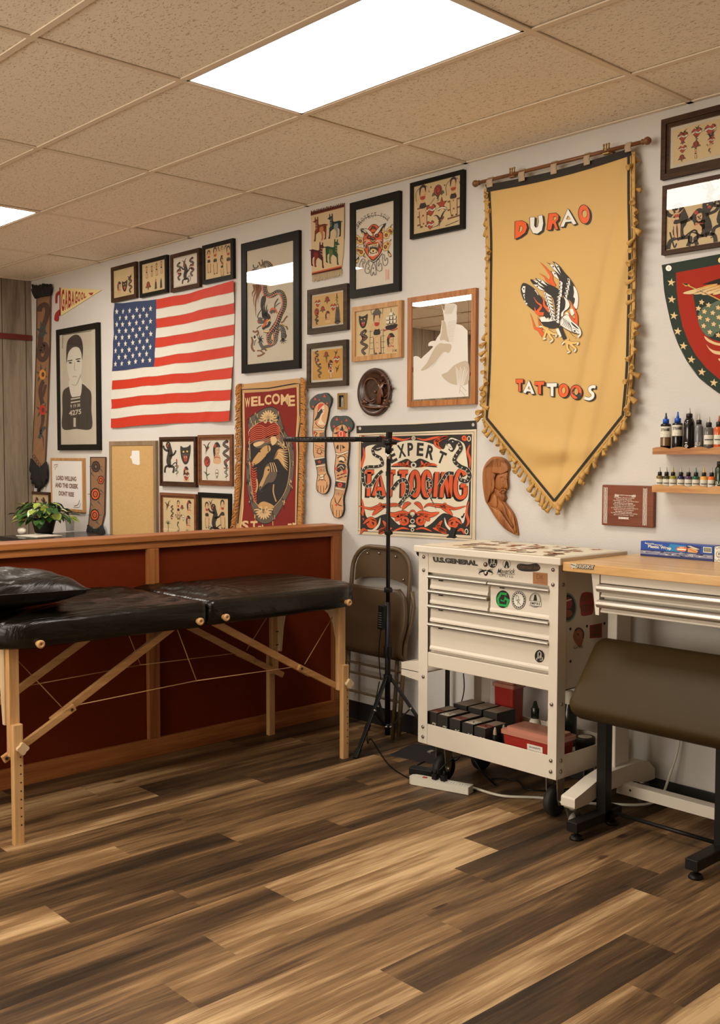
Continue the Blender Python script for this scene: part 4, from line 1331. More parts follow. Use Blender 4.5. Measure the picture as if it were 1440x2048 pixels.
for x0 in (-2.441, -1.05):
    q = MB(); q.box(x0, x0 + 0.045, -0.30, -0.195, 0.15, 0.90); q.build('leg', m_cream2, wb, bevel=0.004)
    q = MB()
    pr = [(-0.61, 0.105), (-0.61, 0.146), (-0.57, 0.156), (-0.45, 0.190), (-0.36, 0.205), (-0.16, 0.205), (-0.08, 0.190), (-0.03, 0.150), (-0.03, 0.105), (-0.10, 0.108), (-0.20, 0.13), (-0.40, 0.13), (-0.52, 0.107)]
    x1 = x0 + 0.003
    q.prism([(x1, y, z) for y, z in pr], (0.066, 0, 0)); ft = q.build('foot', m_cream2, wb, bevel=0.006)
    for y in (-0.575, -0.075):
        xc = x1 + 0.033
        q = MB(); q.box(xc - 0.024, xc + 0.024, y - 0.028, y + 0.028, 0.100, 0.1055); q.cyl((xc, y, 0.1), (xc, y, 0.088), 0.016, 14)
        for sx in (-1, 1):
            q.prism([(xc + sx * 0.018, y + a, z) for a, z in ((-0.022, 0.09), (0.02, 0.09), (0.026, 0.04), (0.018, 0.026), (0.006, 0.03))], (sx * 0.0025, 0, 0))
            q.cyl((xc + sx * 0.018, y + 0.014, 0.037), (xc + sx * 0.026, y + 0.014, 0.037), 0.006, 8)
        cs = q.build('caster', m_zinc, ft)
        q = MB(); q.lathe([(0.008, -0.013), (0.03, -0.013), (0.037, -0.008), (0.037, 0.008), (0.03, 0.013), (0.008, 0.013)], (xc, y + 0.014, 0.0375), (1, 0, 0), 24, mis=[0, 0, 1, 0, 0]); q.build('wheel', [m_zinc, mat('grey_tyre', C(120, 108, 92), 0.5)], cs)
q = MB(); q.box(-2.40, -1.06, -0.278, -0.228, 0.092, 0.138); q.cyl((-2.335, -0.2785, 0.118), (-2.335, -0.279, 0.118), 0.005, 10, 1)
q.build('stretcher', [m_cream2, m_hole], wb, bevel=0.003)
# maker's badge on the front edge of the top
q = Art(lambda x, y, h: on(1180 - 60 + x / 3.0 * 1.0, 1060 + y / 3.0, 1, -0.5862 - h))
q = Art(lambda x, y, h: on(800 + x / 3.0, 1060 + y / 3.0, 1, -0.5862 - h))
q.poly([(1020, 208), (1036, 195), (1044, 205), (1060, 205), (1054, 218), (1060, 230), (1040, 226), (1036, 236)], 0, 3); q.line([(1024, 206), (1050, 214)], 4, 1, 4)
q.txt('HUSKY', 1057, 231, 1171, 239, 29, 1, 2, 0.09); q.txt('HUSKY', 1060, 228, 1166, 235, 23, 0, 8, 0.03)
q.build('name_badge', [mat('badge_silver', C(196, 180, 152), 0.35), m_ink], wb)
# boxes on the workbench
pa, pb = on(1281, 1108.7, 1, -0.13), on(1427, 1118.7, 1, -0.13)
zb0 = 1.0725
hbox = 0.062
m_blue = mat('carton_blue', C(16, 66, 140), 0.35)
m_cyan = mat('carton_teal', C(30, 120, 160), 0.35)
m_navy = mat('carton_navy', C(22, 36, 84), 0.35)
m_fry = mat('carton_golden_photo', C(205, 158, 84), 0.4)
m_crm = mat('carton_cream_text', C(236, 222, 176), 0.4)
m_org = mat('carton_orange', C(218, 92, 50), 0.4)
m_foil = mat('carton_silver_band', C(136, 130, 140), 0.35)
t = thing('plastic_wrap_box', 'blue plastic wrap box lying on the workbench against the wall', 'box', ((pa.x + pb.x) / 2, -0.10, zb0))
q = MB(); q.box(pa.x, pb.x, -0.13, -0.075, zb0, zb0 + hbox); q.build('carton', m_blue, t, bevel=0.001)
q = Art(lambda x, y, h: Vector((pa.x + (pb.x - pa.x) * x, -0.1303 - h, zb0 + hbox * (1 - y))))
q.poly([(0, 0.55), (1, 0.55), (1, 1), (0, 1)], 2, 1)
q.poly([(0.42, 0.05), (0.66, 0.12), (0.62, 0.55), (0.36, 0.55)], 1, 1)
q.poly([(0.0, 0.62), (0.99, 0.6), (0.99, 0.84), (0.0, 0.86)], 7, 2)
r_ = random.Random(3)
for k in range(46):
    x = r_.uniform(0, 0.95); y = r_.uniform(0.62, 0.82)
    q.line([(x, y), (x + r_.uniform(0.01, 0.05), y + r_.uniform(-0.04, 0.04))], r_.uniform(0.015, 0.04), r_.choice((4, 2, 2, 8)), 3)
q.poly([(0.64, 0.05), (0.83, 0.1), (0.82, 0.56), (0.62, 0.5)], 2, 2)
q.poly([(0.66, 0.28), (0.72, 0.2), (0.80, 0.4), (0.78, 0.54), (0.66, 0.52)], 3, 3); q.line([(0.67, 0.1), (0.80, 0.3)], 0.05, 6, 4); q.line([(0.68, 0.3), (0.78, 0.5)], 0.03, 5, 4)
q.blob([(0.53, 0.22), (0.64, 0.20), (0.64, 0.42), (0.60, 0.5), (0.51, 0.44)], 5, 3); q.poly([(0.525, 0.32), (0.64, 0.33), (0.63, 0.42), (0.515, 0.42)], 4, 4); q.txt('NEW', 0.55, 0.29, 0.61, 0.29, 0.09, 4, 4, 0.01)
q.poly([(0.85, 0.04), (0.985, 0.04), (0.985, 0.52), (0.85, 0.52)], 0, 2); q.poly([(0.865, 0.1), (0.975, 0.1), (0.975, 0.46), (0.865, 0.46)], 4, 3)
for k in range(15): q.line([(0.872 + 0.0066 * k, 0.14), (0.872 + 0.0066 * k, 0.42)], 0.002 + 0.0018 * (k * 7 % 3), 8, 4)
q.txt('Reynolds', 0.065, 0.215, 0.195, 0.23, 0.15, 4, 3, 0.01, ux=0.0); q.txt('KITCHENS', 0.20, 0.225, 0.31, 0.235, 0.08, 4, 3, 0.01)
q.txt('Plastic Wrap', 0.11, 0.47, 0.435, 0.50, 0.25, 4, 3, 0.02)
q.ring(0.69, 0.72, 0.012, 0.07, 0.006, 4, 4); q.ring(0.715, 0.72, 0.012, 0.07, 0.006, 4, 4)
q.build('printed_front', [m_blue, m_cyan, m_navy, m_fry, m_crm, m_org, m_alu, m_foil, m_ink], t)
t = thing('patterned_box', 'white box with black pattern beside the blue plastic wrap box', 'box', (pb.x + 0.07, -0.10, zb0))
q = MB(); q.box(pb.x + 0.003, pb.x + 0.14, -0.13, -0.06, zb0, zb0 + 0.060); q.build('carton', m_swh, t, bevel=0.001)
q = Art(lambda x, y, h: Vector((pb.x + 0.003 + 0.137 * x, -0.1303 - h, zb0 + 0.06 * (1 - y))))
for k in range(8):
    for yy in (0.1, 0.9): q.line([(0.02 + 0.125 * k, yy - 0.06), (0.08 + 0.125 * k, yy + 0.06), (0.14 + 0.125 * k, yy - 0.06)], 0.02, 0, 1)
q.ring(0.16, 0.5, 0.10, 0.23, 0.012, 0, 1); q.txt('R', 0.12, 0.58, 0.2, 0.58, 0.2, 0, 1); q.line([(0.1, 0.66), (0.22, 0.66)], 0.03, 0, 1)
q.build('printed_front', [m_ink], t)

# ---------------------------------------------------------------- padded bench in front of the workbench
bn = thing('padded_bench', 'black padded bench with tilted cushion on a black steel stand, before the workbench', 'padded bench', (-2.07, -0.5, 0))
A = Vector((0, -0.625, 0.505)); B = Vector((0, -0.405, 0.772))
sv = (B - A); SL = sv.length; sv.normalize()
nv = Vector((0, -sv.z, sv.y))
bx0, bx1 = -2.425, -1.60
q = MB()
prof = rrect(bx0, bx1, 0, SL, 0.045, 8)
cxm, cym = (bx0 + bx1) / 2, SL / 2
lv = [(0.012, -0.085), (0.002, -0.078), (0.0, -0.06), (0.0, -0.036), (0.004, -0.018), (0.014, -0.006), (0.03, 0.0), (0.06, 0.003), (0.10, 0.004)]
rings = []
for ins, h in lv:
    ring = []
    for x, s_ in prof:
        dx, ds = cxm - x, cym - s_
        xx = x + math.copysign(min(abs(dx), ins), dx) ; ss = s_ + math.copysign(min(abs(ds), ins), ds)
        ring.append(Vector((xx, 0, 0)) + Vector((0, A.y, A.z)) + sv * ss + nv * h)
    rings.append(ring)
n = len(prof)
vs = [p for r_ in rings for p in r_]
fs = [(i * n + k, i * n + (k + 1) % n, (i + 1) * n + (k + 1) % n, (i + 1) * n + k) for i in range(len(lv) - 1) for k in range(n)]
q.add(vs, fs, 0, True)
q.add(rings[0], [tuple(range(n))[::-1]]); q.add(rings[-1], [tuple(range(n))], 0, True)
q.build('cushion', m_vinyl2, bn, weld=True)
q = MB()
mid = Vector((0, A.y, A.z)) + sv * (SL * 0.5) - nv * 0.095
q.bar(Vector((bx0 + 0.05, 0, 0)) + mid, Vector((bx1 - 0.05, 0, 0)) + mid, SL * 0.8, 0.018, up=nv); q.build('base_board', m_blk, bn)
for x in (-2.368, -1.86):
    q = MB(); q.box(x, x + 0.044, -0.472, -0.428, 0.03, mid.z - 0.03); q.build('post', m_blkm, bn, bevel=0.003)
    q = MB(); q.box(x - 0.006, x + 0.044, -0.662, -0.352, 0.034, 0.074); fb_ = q.build('foot_bar', m_blkm, bn, bevel=0.003)
    for y in (-0.632, -0.385):
        q = MB(); q.cyl((x + 0.02, y, 0.034), (x + 0.02, y, 0.016), 0.008, 10); q.lathe([(0.026, 0), (0.026, 0.006), (0.019, 0.016), (0.0, 0.017)], (x + 0.02, y, 0), n=18); q.build('levelling_foot', m_blk, fb_)
    q = MB(); q.box(x + 0.002, x + 0.042, -0.53, -0.40, mid.z - 0.05, mid.z - 0.022); q.build('bracket', m_blkm, bn)
q = MB(); q.cyl((-2.345, -0.42, 0.062), (-1.85, -0.42, 0.062), 0.008, 10); q.build('cross_rod', m_blkm, bn)

# ---------------------------------------------------------------- on the floor
sa, sb = Vector((-3.262, -0.602, 0)), Vector((-2.985, -0.522, 0))
t = thing('power_strip', 'white power strip on the floor in front of the white cart', 'power strip', tuple((sa + sb) / 2))
d = (sb - sa).normalized(); nrm = Vector((-d.y, d.x, 0))
q = MB()
w2 = 0.027
ol = [sa - nrm * w2 * 0.6 - d * 0.012, sa - nrm * w2 + d * 0.004, sb - nrm * w2, sb + nrm * w2, sa + nrm * w2 + d * 0.004, sa + nrm * w2 * 0.6 - d * 0.012]
q.prism([p + Vector((0, 0, 0.002)) for p in ol], (0, 0, 0.033)); q.build('housing', m_wht, t, bevel=0.004)
q = MB(); c0 = sa + d * 0.05 + Vector((0, 0, 0.035)); q.bar(c0, c0 + d * 0.02, 0.014, 0.006); q.build('switch', mat('switch_red', (0.35, 0.03, 0.02, 1), 0.35), t)
for k in range(4):
    q = Art(lambda x, y, h: sa + d * (0.10 + 0.043 * k + x) + nrm * y + Vector((0, 0, 0.0352 + h)))
    q.poly([(0, -0.016), (0.03, -0.016), (0.03, 0.016), (0, 0.016)], 0, 1); q.line([(0.008, -0.009), (0.008, 0.002)], 0.003, 1, 2); q.line([(0.02, -0.009), (0.02, 0.002)], 0.003, 1, 2)
    q.build('outlet', [m_swh, m_hole], t)
for k, lab in ((0, 'black plug on the left of the pair in the white power strip'), (1, 'black plug on the right of the pair in the white power strip')):
    p = sa + d * (0.112 + 0.043 * k) + Vector((0, 0, 0.036))
    q = MB(); q.bar(p, p + Vector((0, 0, 0.026)), 0.026, 0.024, up=(0, 1, 0)); q.cyl(p + Vector((0, 0, 0.026)), p + Vector((0, 0.004, 0.045)), 0.006, 10)
    single(q, 'plug', [m_blk], lab, 'plug', tuple(p), 'plugs in the power strip', bevel=0.003)
def cord(name, pts, r_, m_, lab, n=8):
    q = MB(); q.tube(catmull(pts, n), r_, 7)
    return single(q, name, [m_], lab, 'cord', pts[len(pts) // 2])
fl_ = lambda u, v, z=0.004: tuple(on(u, v, 2, z))
cord('lamp_cord', [(LX - 0.02, LY - 0.04, 0.33), (LX + 0.0, LY - 0.10, 0.20), (LX - 0.01, LY - 0.13, 0.10), (LX + 0.02, LY - 0.16, 0.04), fl_(742, 1478), fl_(770, 1520), fl_(790, 1540), fl_(815, 1555), tuple(sa + d * 0.0 - d * 0.02 + Vector((0, 0, 0.02)))], 0.003, m_blk, 'thin black cord from the light stand to the power strip')
p0 = sa + d * 0.13 + Vector((0, 0.004, 0.079))
cord('looped_cable', [tuple(p0), tuple(p0 + Vector((0.03, 0.06, 0.05))), tuple(p0 + Vector((0.10, 0.10, 0.06))), tuple(p0 + Vector((0.15, 0.12, 0.0))), (-2.98, -0.36, 0.006), (-3.05, -0.30, 0.005), (-2.95, -0.24, 0.005), (-2.85, -0.30, 0.005), (-2.75, -0.22, 0.005), (-2.7, -0.06, 0.005)], 0.004, m_blk, 'black cable looping up from the power strip under the cart')
cord('extension_cable', [tuple(sa + d * 0.2 + nrm * 0.03 + Vector((0, 0, 0.012))), tuple(sa + d * 0.26 + nrm * 0.06 + Vector((0, 0, 0.008))), (-2.86, -0.46, 0.008), (-2.74, -0.36, 0.007), (-2.62, -0.30, 0.007), (-2.5, -0.22, 0.007), (-2.33, -0.10, 0.03), (-2.28, -0.06, 0.16), (-2.26, -0.03, 0.30), (-2.30, -0.02, 0.36)], 0.006, m_wht, 'thick white cable running from the power strip behind the workbench leg')
cord('charger_cord', [(-3.42, -0.10, 0.50), (-3.40, -0.10, 0.34), (-3.43, -0.10, 0.2), (-3.37, -0.12, 0.08), (-3.36, -0.2, 0.005), (-3.45, -0.30, 0.004), (-3.42, -0.42, 0.004), (-3.33, -0.45, 0.012)], 0.003, m_blk, 'thin black cord hanging from the side shelf of the cart')
q = MB(); q.prism([Vector(fl_(780, 1512, 0.0)) , Vector(fl_(826, 1490, 0.0)), Vector(fl_(905, 1500, 0.0)), Vector(fl_(880, 1530, 0.0))], (0, 0, 0.008))
single(q, 'floor_mat', [m_tyre], 'flat black mat on the floor under the left end of the cart', 'mat', fl_(830, 1510, 0.0))
pa = Vector(fl_(822, 1546, 0.0)); pb = Vector(fl_(862, 1552, 0.0))
q = MB(); q.bar(pa + Vector((0, 0, 0.018)), pb + Vector((0.02, 0, 0.018)), 0.05, 0.032)
single(q, 'power_adapter', [m_blk], 'black power adapter on the floor behind the power strip', 'adapter', tuple(pa), bevel=0.004)
# ---------------------------------------------------------------- framed pictures
m_paper = mat('aged_paper', C(206, 172, 118), 0.75, var=0.05, vscale=8)
m_paper2 = mat('kraft_flash_paper', C(196, 150, 84), 0.75, var=0.06, vscale=8)
m_white = mat('white_paper', C(214, 194, 164), 0.75, var=0.02, vscale=6)
m_grayp = mat('off_white_paper', C(196, 176, 144), 0.75, var=0.03, vscale=6)
k_ink = mat('ink_black', C(36, 31, 25), 0.7)
k_gry = mat('ink_grey', C(86, 76, 62), 0.7)
k_red = mat('ink_red', C(172, 54, 32), 0.7)
k_grn = mat('ink_green', C(74, 92, 58), 0.7)
k_skn = mat('ink_skin', C(208, 160, 108), 0.7)
k_org = mat('ink_orange', C(214, 84, 36), 0.7)
k_yel = mat('ink_yellow', C(222, 176, 96), 0.7)
k_brn = mat('ink_brown', C(120, 70, 40), 0.7)
k_cre = mat('ink_cream', C(222, 202, 166), 0.7)
PAL = [m_paper, k_ink, k_red, k_grn, k_skn, k_gry, k_yel, k_brn, k_org, k_cre]
INK, RED, GRN, SKN, GRY, YEL, BRN, ORG, CRE = 1, 2, 3, 4, 5, 6, 7, 8, 9
m_fblk = mat('black_frame', (0.014, 0.0125, 0.010, 1), 0.45, spec=0.12)
m_fgrn = mat('black_green_frame', (0.016, 0.016, 0.011, 1), 0.45, spec=0.12)
m_fbrn = wood('dark_walnut_frame', C(50, 32, 20), C(84, 56, 36), axis=0, scale=30, stretch=0.1, rough=0.5, spec=0.1)
m_fgry = wood('weathered_brown_frame', C(54, 42, 30), C(86, 66, 46), axis=0, scale=30, stretch=0.1, rough=0.5, spec=0.1)
m_foak = wood('honey_oak_frame', C(158, 104, 50), C(200, 144, 82), axis=2, scale=40, stretch=0.07, rough=0.4)
m_fora = wood('orange_oak_frame', C(134, 74, 30), C(186, 116, 56), axis=2, scale=40, stretch=0.07, rough=0.35)
m_ftan = wood('taupe_frame', C(122, 94, 62), C(150, 120, 84), axis=2, scale=20, stretch=0.1, rough=0.5)
m_fred = wood('reddish_frame', C(96, 56, 32), C(134, 82, 50), axis=0, scale=30, stretch=0.1, rough=0.45, spec=0.15)
m_glass = glass_mat('picture_glass', refl=1.9)

def rect(TL, TR, BL, BR, d):
    P = [wl(*c_, d) for c_ in (TL, TR, BL, BR)]
    return (P[0].x + P[2].x) / 2, (P[1].x + P[3].x) / 2, (P[2].z + P[3].z) / 2, (P[0].z + P[1].z) / 2

FR_D = 0.024
def picture(name, label, TL, TR, BL, BR, fw, mf, draw=None, d=0.024, paper=0, border=0.0, glass=True, step=0.0, pal=None, cat='framed picture', pxm=None, group=None, depth=None):
    x0, x1, z0, z1 = rect(TL, TR, BL, BR, d)
    t = thing(name, label, cat, ((x0 + x1) / 2, -d / 2, z0), group)
    q = MB()
    def fr(i0, i1, y0, y1):
        a0, a1, b0, b1 = x0 + i0, x1 - i0, z0 + i0, z1 - i0
        c0, c1, e0, e1 = x0 + i1, x1 - i1, z0 + i1, z1 - i1
        for P in ([(a0, b1), (a1, b1), (c1, e1), (c0, e1)], [(a1, b1), (a1, b0), (c1, e0), (c1, e1)], [(a1, b0), (a0, b0), (c0, e0), (c1, e0)], [(a0, b0), (a0, b1), (c0, e1), (c0, e0)]):
            q.prism([(x, y0, z) for x, z in P], (0, y1 - y0, 0))
    if step:
        fr(0, fw * 0.55, -d, -0.001); fr(fw * 0.55, fw, -d + step, -0.001)
    else:
        fr(0, fw, -d, -0.001)
    q.build('frame', mf, t, bevel=0.0015)
    yb = d - (0.009 if glass else 0.004)
    ix0, ix1, iz0, iz1 = x0 + fw - 0.002, x1 - fw + 0.002, z0 + fw - 0.002, z1 - fw + 0.002
    q = MB(); q.box(x0 + 0.004, x1 - 0.004, -yb + 0.001, -0.002, z0 + 0.004, z1 - 0.004)
    q.build('backing', m_grayp if border else (pal or PAL)[paper] , t)
    rm = rectmap(ix0 + border, ix1 - border, iz0 + border, iz1 - border, yb - 0.0005)
    q = Art(pxm(yb - 0.0005) if pxm else rm)
    q.asp = (iz1 - iz0 - 2 * border) / (ix1 - ix0 - 2 * border)
    qq = Art(rm); qq.poly([(0, 0), (1, 0), (1, 1), (0, 1)], 0, 1)
    q.v, q.f, q.mi, q.sm = qq.v, qq.f, qq.mi, qq.sm
    if draw: draw(q)
    q.build('artwork', pal or PAL, t)
    if glass:
        g = MB(); g.add([(ix0, -d + 0.003, iz0), (ix1, -d + 0.003, iz0), (ix1, -d + 0.003, iz1), (ix0, -d + 0.003, iz1)], [(0, 1, 2, 3)])
        g.build('glass', m_glass, t)
    return t, (x0, x1, z0, z1)

# ---- small flash motifs, drawn in sheet coordinates (0..1 across, 0..1 down)
class D:
    def __init__(s, q, cx, cy, sc, flip=1, ink=INK):
        s.q, s.cx, s.cy, s.s, s.fl, s.ink = q, cx, cy, min(sc * 1.25, max(sc * .95, min(cy, 1 - cy) + .0)), flip, ink
        s.a = q.asp
    def t(s, pts): return [(s.cx + x * s.s * s.a * s.fl, s.cy + y * s.s) for x, y in pts]
    def w(s, k): return k * s.s
    def b(s, pts, c, L=2):
        s.q.blob(s.t(pts), c, L, 4); return s
    def p(s, pts, c, L=2):
        s.q.poly(s.t(pts), c, L); return s
    def l(s, pts, wd, c=None, L=3, smooth=True, taper=0):
        # line widths are kept square by scaling x back
        s.q.line(s.t(pts), [k * s.s * 0.85 for k in wd] if isinstance(wd, list) else wd * s.s * 0.85, s.ink if c is None else c, L, smooth, False, taper, 4); return s
    def e(s, x, y, rx, ry, c, L=2, n=12):
        s.q.poly(s.t([(x + rx * math.cos(2 * math.pi * k / n), y + ry * math.sin(2 * math.pi * k / n)) for k in range(n)]), c, L); return s

def rose(d, c=RED):
    d.b([(-.7, .1), (-.9, .5), (-.3, .4)], GRN).b([(.7, .1), (.95, .45), (.3, .45)], GRN).b([(-.2, .5), (0, .98), (.2, .5)], GRN)
    d.e(0, 0, .62, .62, INK, 3).e(0, 0, .54, .54, c, 4).l([(-.4, -.1), (-.1, -.4), (.35, -.2), (.3, .25), (-.1, .3), (-.2, 0), (.1, -.1)], .1, INK, 5)
def heart(d, c=RED, banner=True):
    h = [(0, .7), (-.62, .1), (-.68, -.32), (-.36, -.6), (0, -.36), (.36, -.6), (.68, -.32), (.62, .1)]
    d.b([(x * 1.12, y * 1.12) for x, y in h], INK, 2).b(h, c, 3)
    if banner:
        d.l([(-.85, .1), (-.2, -.12), (.3, .1), (.85, -.1)], .34, INK, 4).l([(-.8, .1), (-.2, -.1), (.3, .1), (.8, -.08)], .24, CRE, 5)
        d.l([(-.5, .0), (-.1, -.08), (.4, .06)], .05, INK, 6)
    d.l([(-.9, -.2), (-.5, -.55)], .12, GRN, 2).l([(.9, -.25), (.55, -.6)], .12, GRN, 2)
def dagger(d, c=RED):
    d.p([(-.09, -.2), (.09, -.2), (.0, 1)], GRY, 3).l([(-.4, -.24), (.4, -.24)], .14, BRN, 4).l([(0, -.3), (0, -.8)], .16, INK, 4).e(0, -.88, .14, .14, c, 5)
    d.l([(.3, -.1), (-.3, .15), (.3, .4), (-.2, .65)], .1, GRN, 4)
def snake(d, c=GRY):
    pts = [(.1, -.95), (-.35, -.7), (.3, -.4), (-.35, -.05), (.35, .3), (-.2, .6), (.15, .95)]
    d.l(pts, .26, INK, 2).l(pts, .14, c, 3); d.e(.12, -.92, .2, .13, INK, 4)
    for k in range(6): d.e(pts[k][0] * .7, pts[k][1] + .1, .05, .04, RED, 5)
def panther(d):
    d.l([(-.1, -.75), (.1, -.3), (-.1, .2), (.1, .6)], [.42, .5, .44, .34], INK, 2)
    d.e(-.12, -.78, .28, .22, INK, 3).l([(.0, -.4), (-.5, -.5), (-.7, -.75)], .17, INK, 2).l([(0, -.1), (.5, -.2), (.75, -.45)], .16, INK, 2)
    d.l([(.0, .5), (-.45, .6), (-.55, .95)], .18, INK, 2).l([(.05, .55), (.5, .6), (.4, .95)], .18, INK, 2).l([(.1, .6), (.7, .3), (.85, .7), (.6, .85)], .08, INK, 2)
    d.e(-.2, -.74, .1, .07, RED, 4).e(-.1, -.86, .05, .03, YEL, 4)
def girl(d, top=RED, low=INK, hair=INK):
    d.l([(-.05, -.15), (-.14, .35), (-.06, .95)], .17, SKN, 3).l([(.06, -.15), (.16, .35), (.2, .93)], .17, SKN, 3)
    d.b([(-.16, -.55), (.16, -.55), (.11, -.3), (.19, .02), (-.19, .02), (-.11, -.3)], SKN, 3)
    d.b([(-.15, -.45), (.15, -.45), (.11, -.31), (-.11, -.31)], top, 4).b([(-.17, -.1), (.17, -.1), (.19, .08), (-.19, .08)], low, 4)
    d.l([(-.15, -.5), (-.38, -.25), (-.2, -.08)], .09, SKN, 3).l([(.15, -.5), (.36, -.72), (.12, -.85)], .09, SKN, 3)
    d.e(0, -.72, .13, .16, SKN, 4).b([(-.2, -.5), (-.22, -.85), (0, -.98), (.2, -.85), (.17, -.6), (.1, -.82), (-.1, -.82)], hair, 5)
    d.l([(-.22, .2), (-.2, .6), (-.12, .98)], .035, INK, 4).l([(.26, .2), (.26, .6), (.28, .95)], .035, INK, 4).l([(-.08, .95), (-.02, .9)], .1, INK, 5).l([(.18, .95), (.24, .9)], .1, INK, 5)
def bust(d, c=RED):
    d.b([(-.5, .9), (-.4, .3), (0, .2), (.4, .3), (.5, .9)], SKN, 2).e(0, -.15, .34, .44, INK, 2).e(.02, -.12, .28, .38, SKN, 3)
    d.b([(-.4, .45), (-.55, -.2), (-.3, -.7), (.15, -.78), (.5, -.4), (.2, -.4), (-.2, -.3), (-.25, .2)], INK, 4).e(-.25, -.5, .18, .16, c, 5)
    d.l([(-.06, -.15), (.02, -.17)], .05, INK, 5).l([(.12, -.16), (.2, -.14)], .05, INK, 5).l([(.02, .1), (.14, .1)], .07, RED, 5).l([(-.4, .5), (0, .4), (.4, .5)], .08, c, 5)
def ship(d):
    d.b([(-.6, .5), (.65, .42), (.5, .75), (-.4, .8)], INK, 3).l([(-.85, .85), (-.3, .75), (.2, .88), (.85, .75)], .12, RED, 2)
    for x, h_ in ((-.35, -.3), (0, -.85), (.35, -.4)):
        d.l([(x, .5), (x, h_)], .05, INK, 3, False)
        for k in range(3):
            y = .32 - .3 * k
            if y - .2 > h_: d.b([(x - .2, y), (x + .18, y + .02), (x + .22, y - .22), (x - .14, y - .24)], CRE, 4).l([(x - .2, y), (x + .18, y + .02), (x + .22, y - .22)], .06, INK, 5)
def bird(d, c=INK):
    d.l([(-.1, .1), (-.5, -.35), (-.95, -.4)], .28, c, 2, True, 1).l([(0, .1), (.35, -.5), (.9, -.8)], .3, c, 2, True, 1).l([(-.2, .35), (.1, .1), (.3, -.05)], .3, c, 3).l([(-.15, .3), (-.5, .8)], .12, c, 2, True, 1).l([(-.1, .32), (-.2, .85)], .12, c, 2, True, 1).e(.34, -.06, .14, .12, BRN, 4)
    d.e(.1, .15, .14, .1, RED, 4)
def nstar(d):
    d.q.star(d.cx, d.cy, d.s * 1.0, INK, 2, .42, 0, d.a); d.q.star(d.cx, d.cy, d.s * .82, RED, 3, .42, 0, d.a); d.l([(-.8, .55), (0, .4), (.8, .6)], .32, INK, 4).l([(-.74, .55), (0, .42), (.74, .6)], .22, CRE, 5)
def skull(d):
    d.e(0, -.2, .5, .55, INK, 2).e(0, -.2, .43, .48, CRE, 3).e(-.18, -.15, .13, .15, INK, 4).e(.18, -.15, .13, .15, INK, 4).p([(-.25, .25), (.25, .25), (.2, .6), (-.2, .6)], INK, 3).l([(-.15, .42), (.15, .42)], .16, CRE, 4)
def pantherhead(d):
    d.b([(-.75, -.6), (-.3, -.5), (.3, -.55), (.75, -.7), (.7, 0), (.35, .75), (-.2, .85), (-.65, .3)], INK, 2).e(-.28, -.15, .14, .08, YEL, 4).e(.26, -.18, .14, .08, YEL, 4)
    d.b([(-.25, .2), (.25, .18), (.2, .6), (-.15, .62)], RED, 4).l([(-.2, .2), (-.15, .35)], .06, CRE, 5).l([(.2, .2), (.15, .35)], .06, CRE, 5).l([(-.5, .1), (-.2, .1), (0, 0), (.2, .08), (.5, .05)], .08, GRY, 4)
def palm(d):
    d.l([(-.05, 1), (.05, .2), (0, -.2)], .12, BRN, 2)
    for a in (-2.8, -2.3, -1.6, -.9, -.3): d.l([(0, -.2), (.45 * math.cos(a), -.2 + .5 * math.sin(a)), (.85 * math.cos(a), -.1 + .45 * math.sin(a))], .14, GRN, 3, True, 1)
def tallrose(d):
    d.l([(0, .95), (-.1, .4), (0, -.2)], .1, GRN, 2).l([(-.06, .5), (-.5, .3)], .2, GRN, 2, True, 1).l([(-.05, .6), (.4, .45)], .2, GRN, 2, True, 1)
    d.e(0, -.45, .42, .42, INK, 3).e(0, -.45, .36, .36, RED, 4).l([(-.2, -.5), (0, -.7), (.22, -.45), (0, -.3)], .09, INK, 5)
def robed(d):
    d.b([(-.2, -.6), (.2, -.6), (.35, .9), (-.35, .9)], GRY, 2).e(0, -.7, .16, .2, INK, 3).e(0, -.68, .1, .14, SKN, 4).l([(0, -.4), (.02, .8)], .06, INK, 4).l([(-.15, -.3), (-.22, .8)], .05, INK, 4).l([(.15, -.3), (.22, .8)], .05, INK, 4).l([(-.4, .9), (0, .75), (.4, .9)], .2, INK, 3)
def cherub(d):
    d.e(0, -.4, .3, .3, SKN, 3).e(0, -.5, .3, .2, BRN, 4).e(0, .1, .28, .35, SKN, 3).l([(-.2, 0), (-.8, -.4), (-.9, .1)], .2, GRY, 2).l([(.2, 0), (.8, -.4), (.9, .1)], .2, GRY, 2).l([(-.1, .4), (-.3, .9)], .18, SKN, 3).l([(.1, .4), (.3, .9)], .18, SKN, 3)
def mermaid(d):
    d.e(0, -.75, .15, .17, INK, 3).e(.02, -.72, .1, .12, SKN, 4).b([(-.15, -.5), (.15, -.5), (.14, -.05), (-.14, -.05)], SKN, 3).l([(0, -.1), (-.2, .3), (.15, .65), (-.1, .95)], .22, GRY, 3, True, 1).l([(-.12, -.45), (-.5, -.8)], .08, SKN, 3).l([(.12, -.45), (.5, -.75)], .08, SKN, 3).l([(-.6, -.9), (-.3, -.55)], .16, INK, 2).l([(.3, -.6), (.65, -.9)], .16, INK, 2)
MOT = dict(r=rose, h=heart, d=dagger, s=snake, p=panther, g=girl, b=bust, S=ship, w=bird, n=nstar, k=skull, P=pantherhead, l=palm, t=tallrose, m=robed, c=cherub, M=mermaid)
def sheet(items, extra=None):
    def f(q):
        for it in items:
            k, x, y, s = it[:4]
            MOT[k](D(q, x, y, s, it[4] if len(it) > 4 else 1))
        if extra: extra(q)
    return f

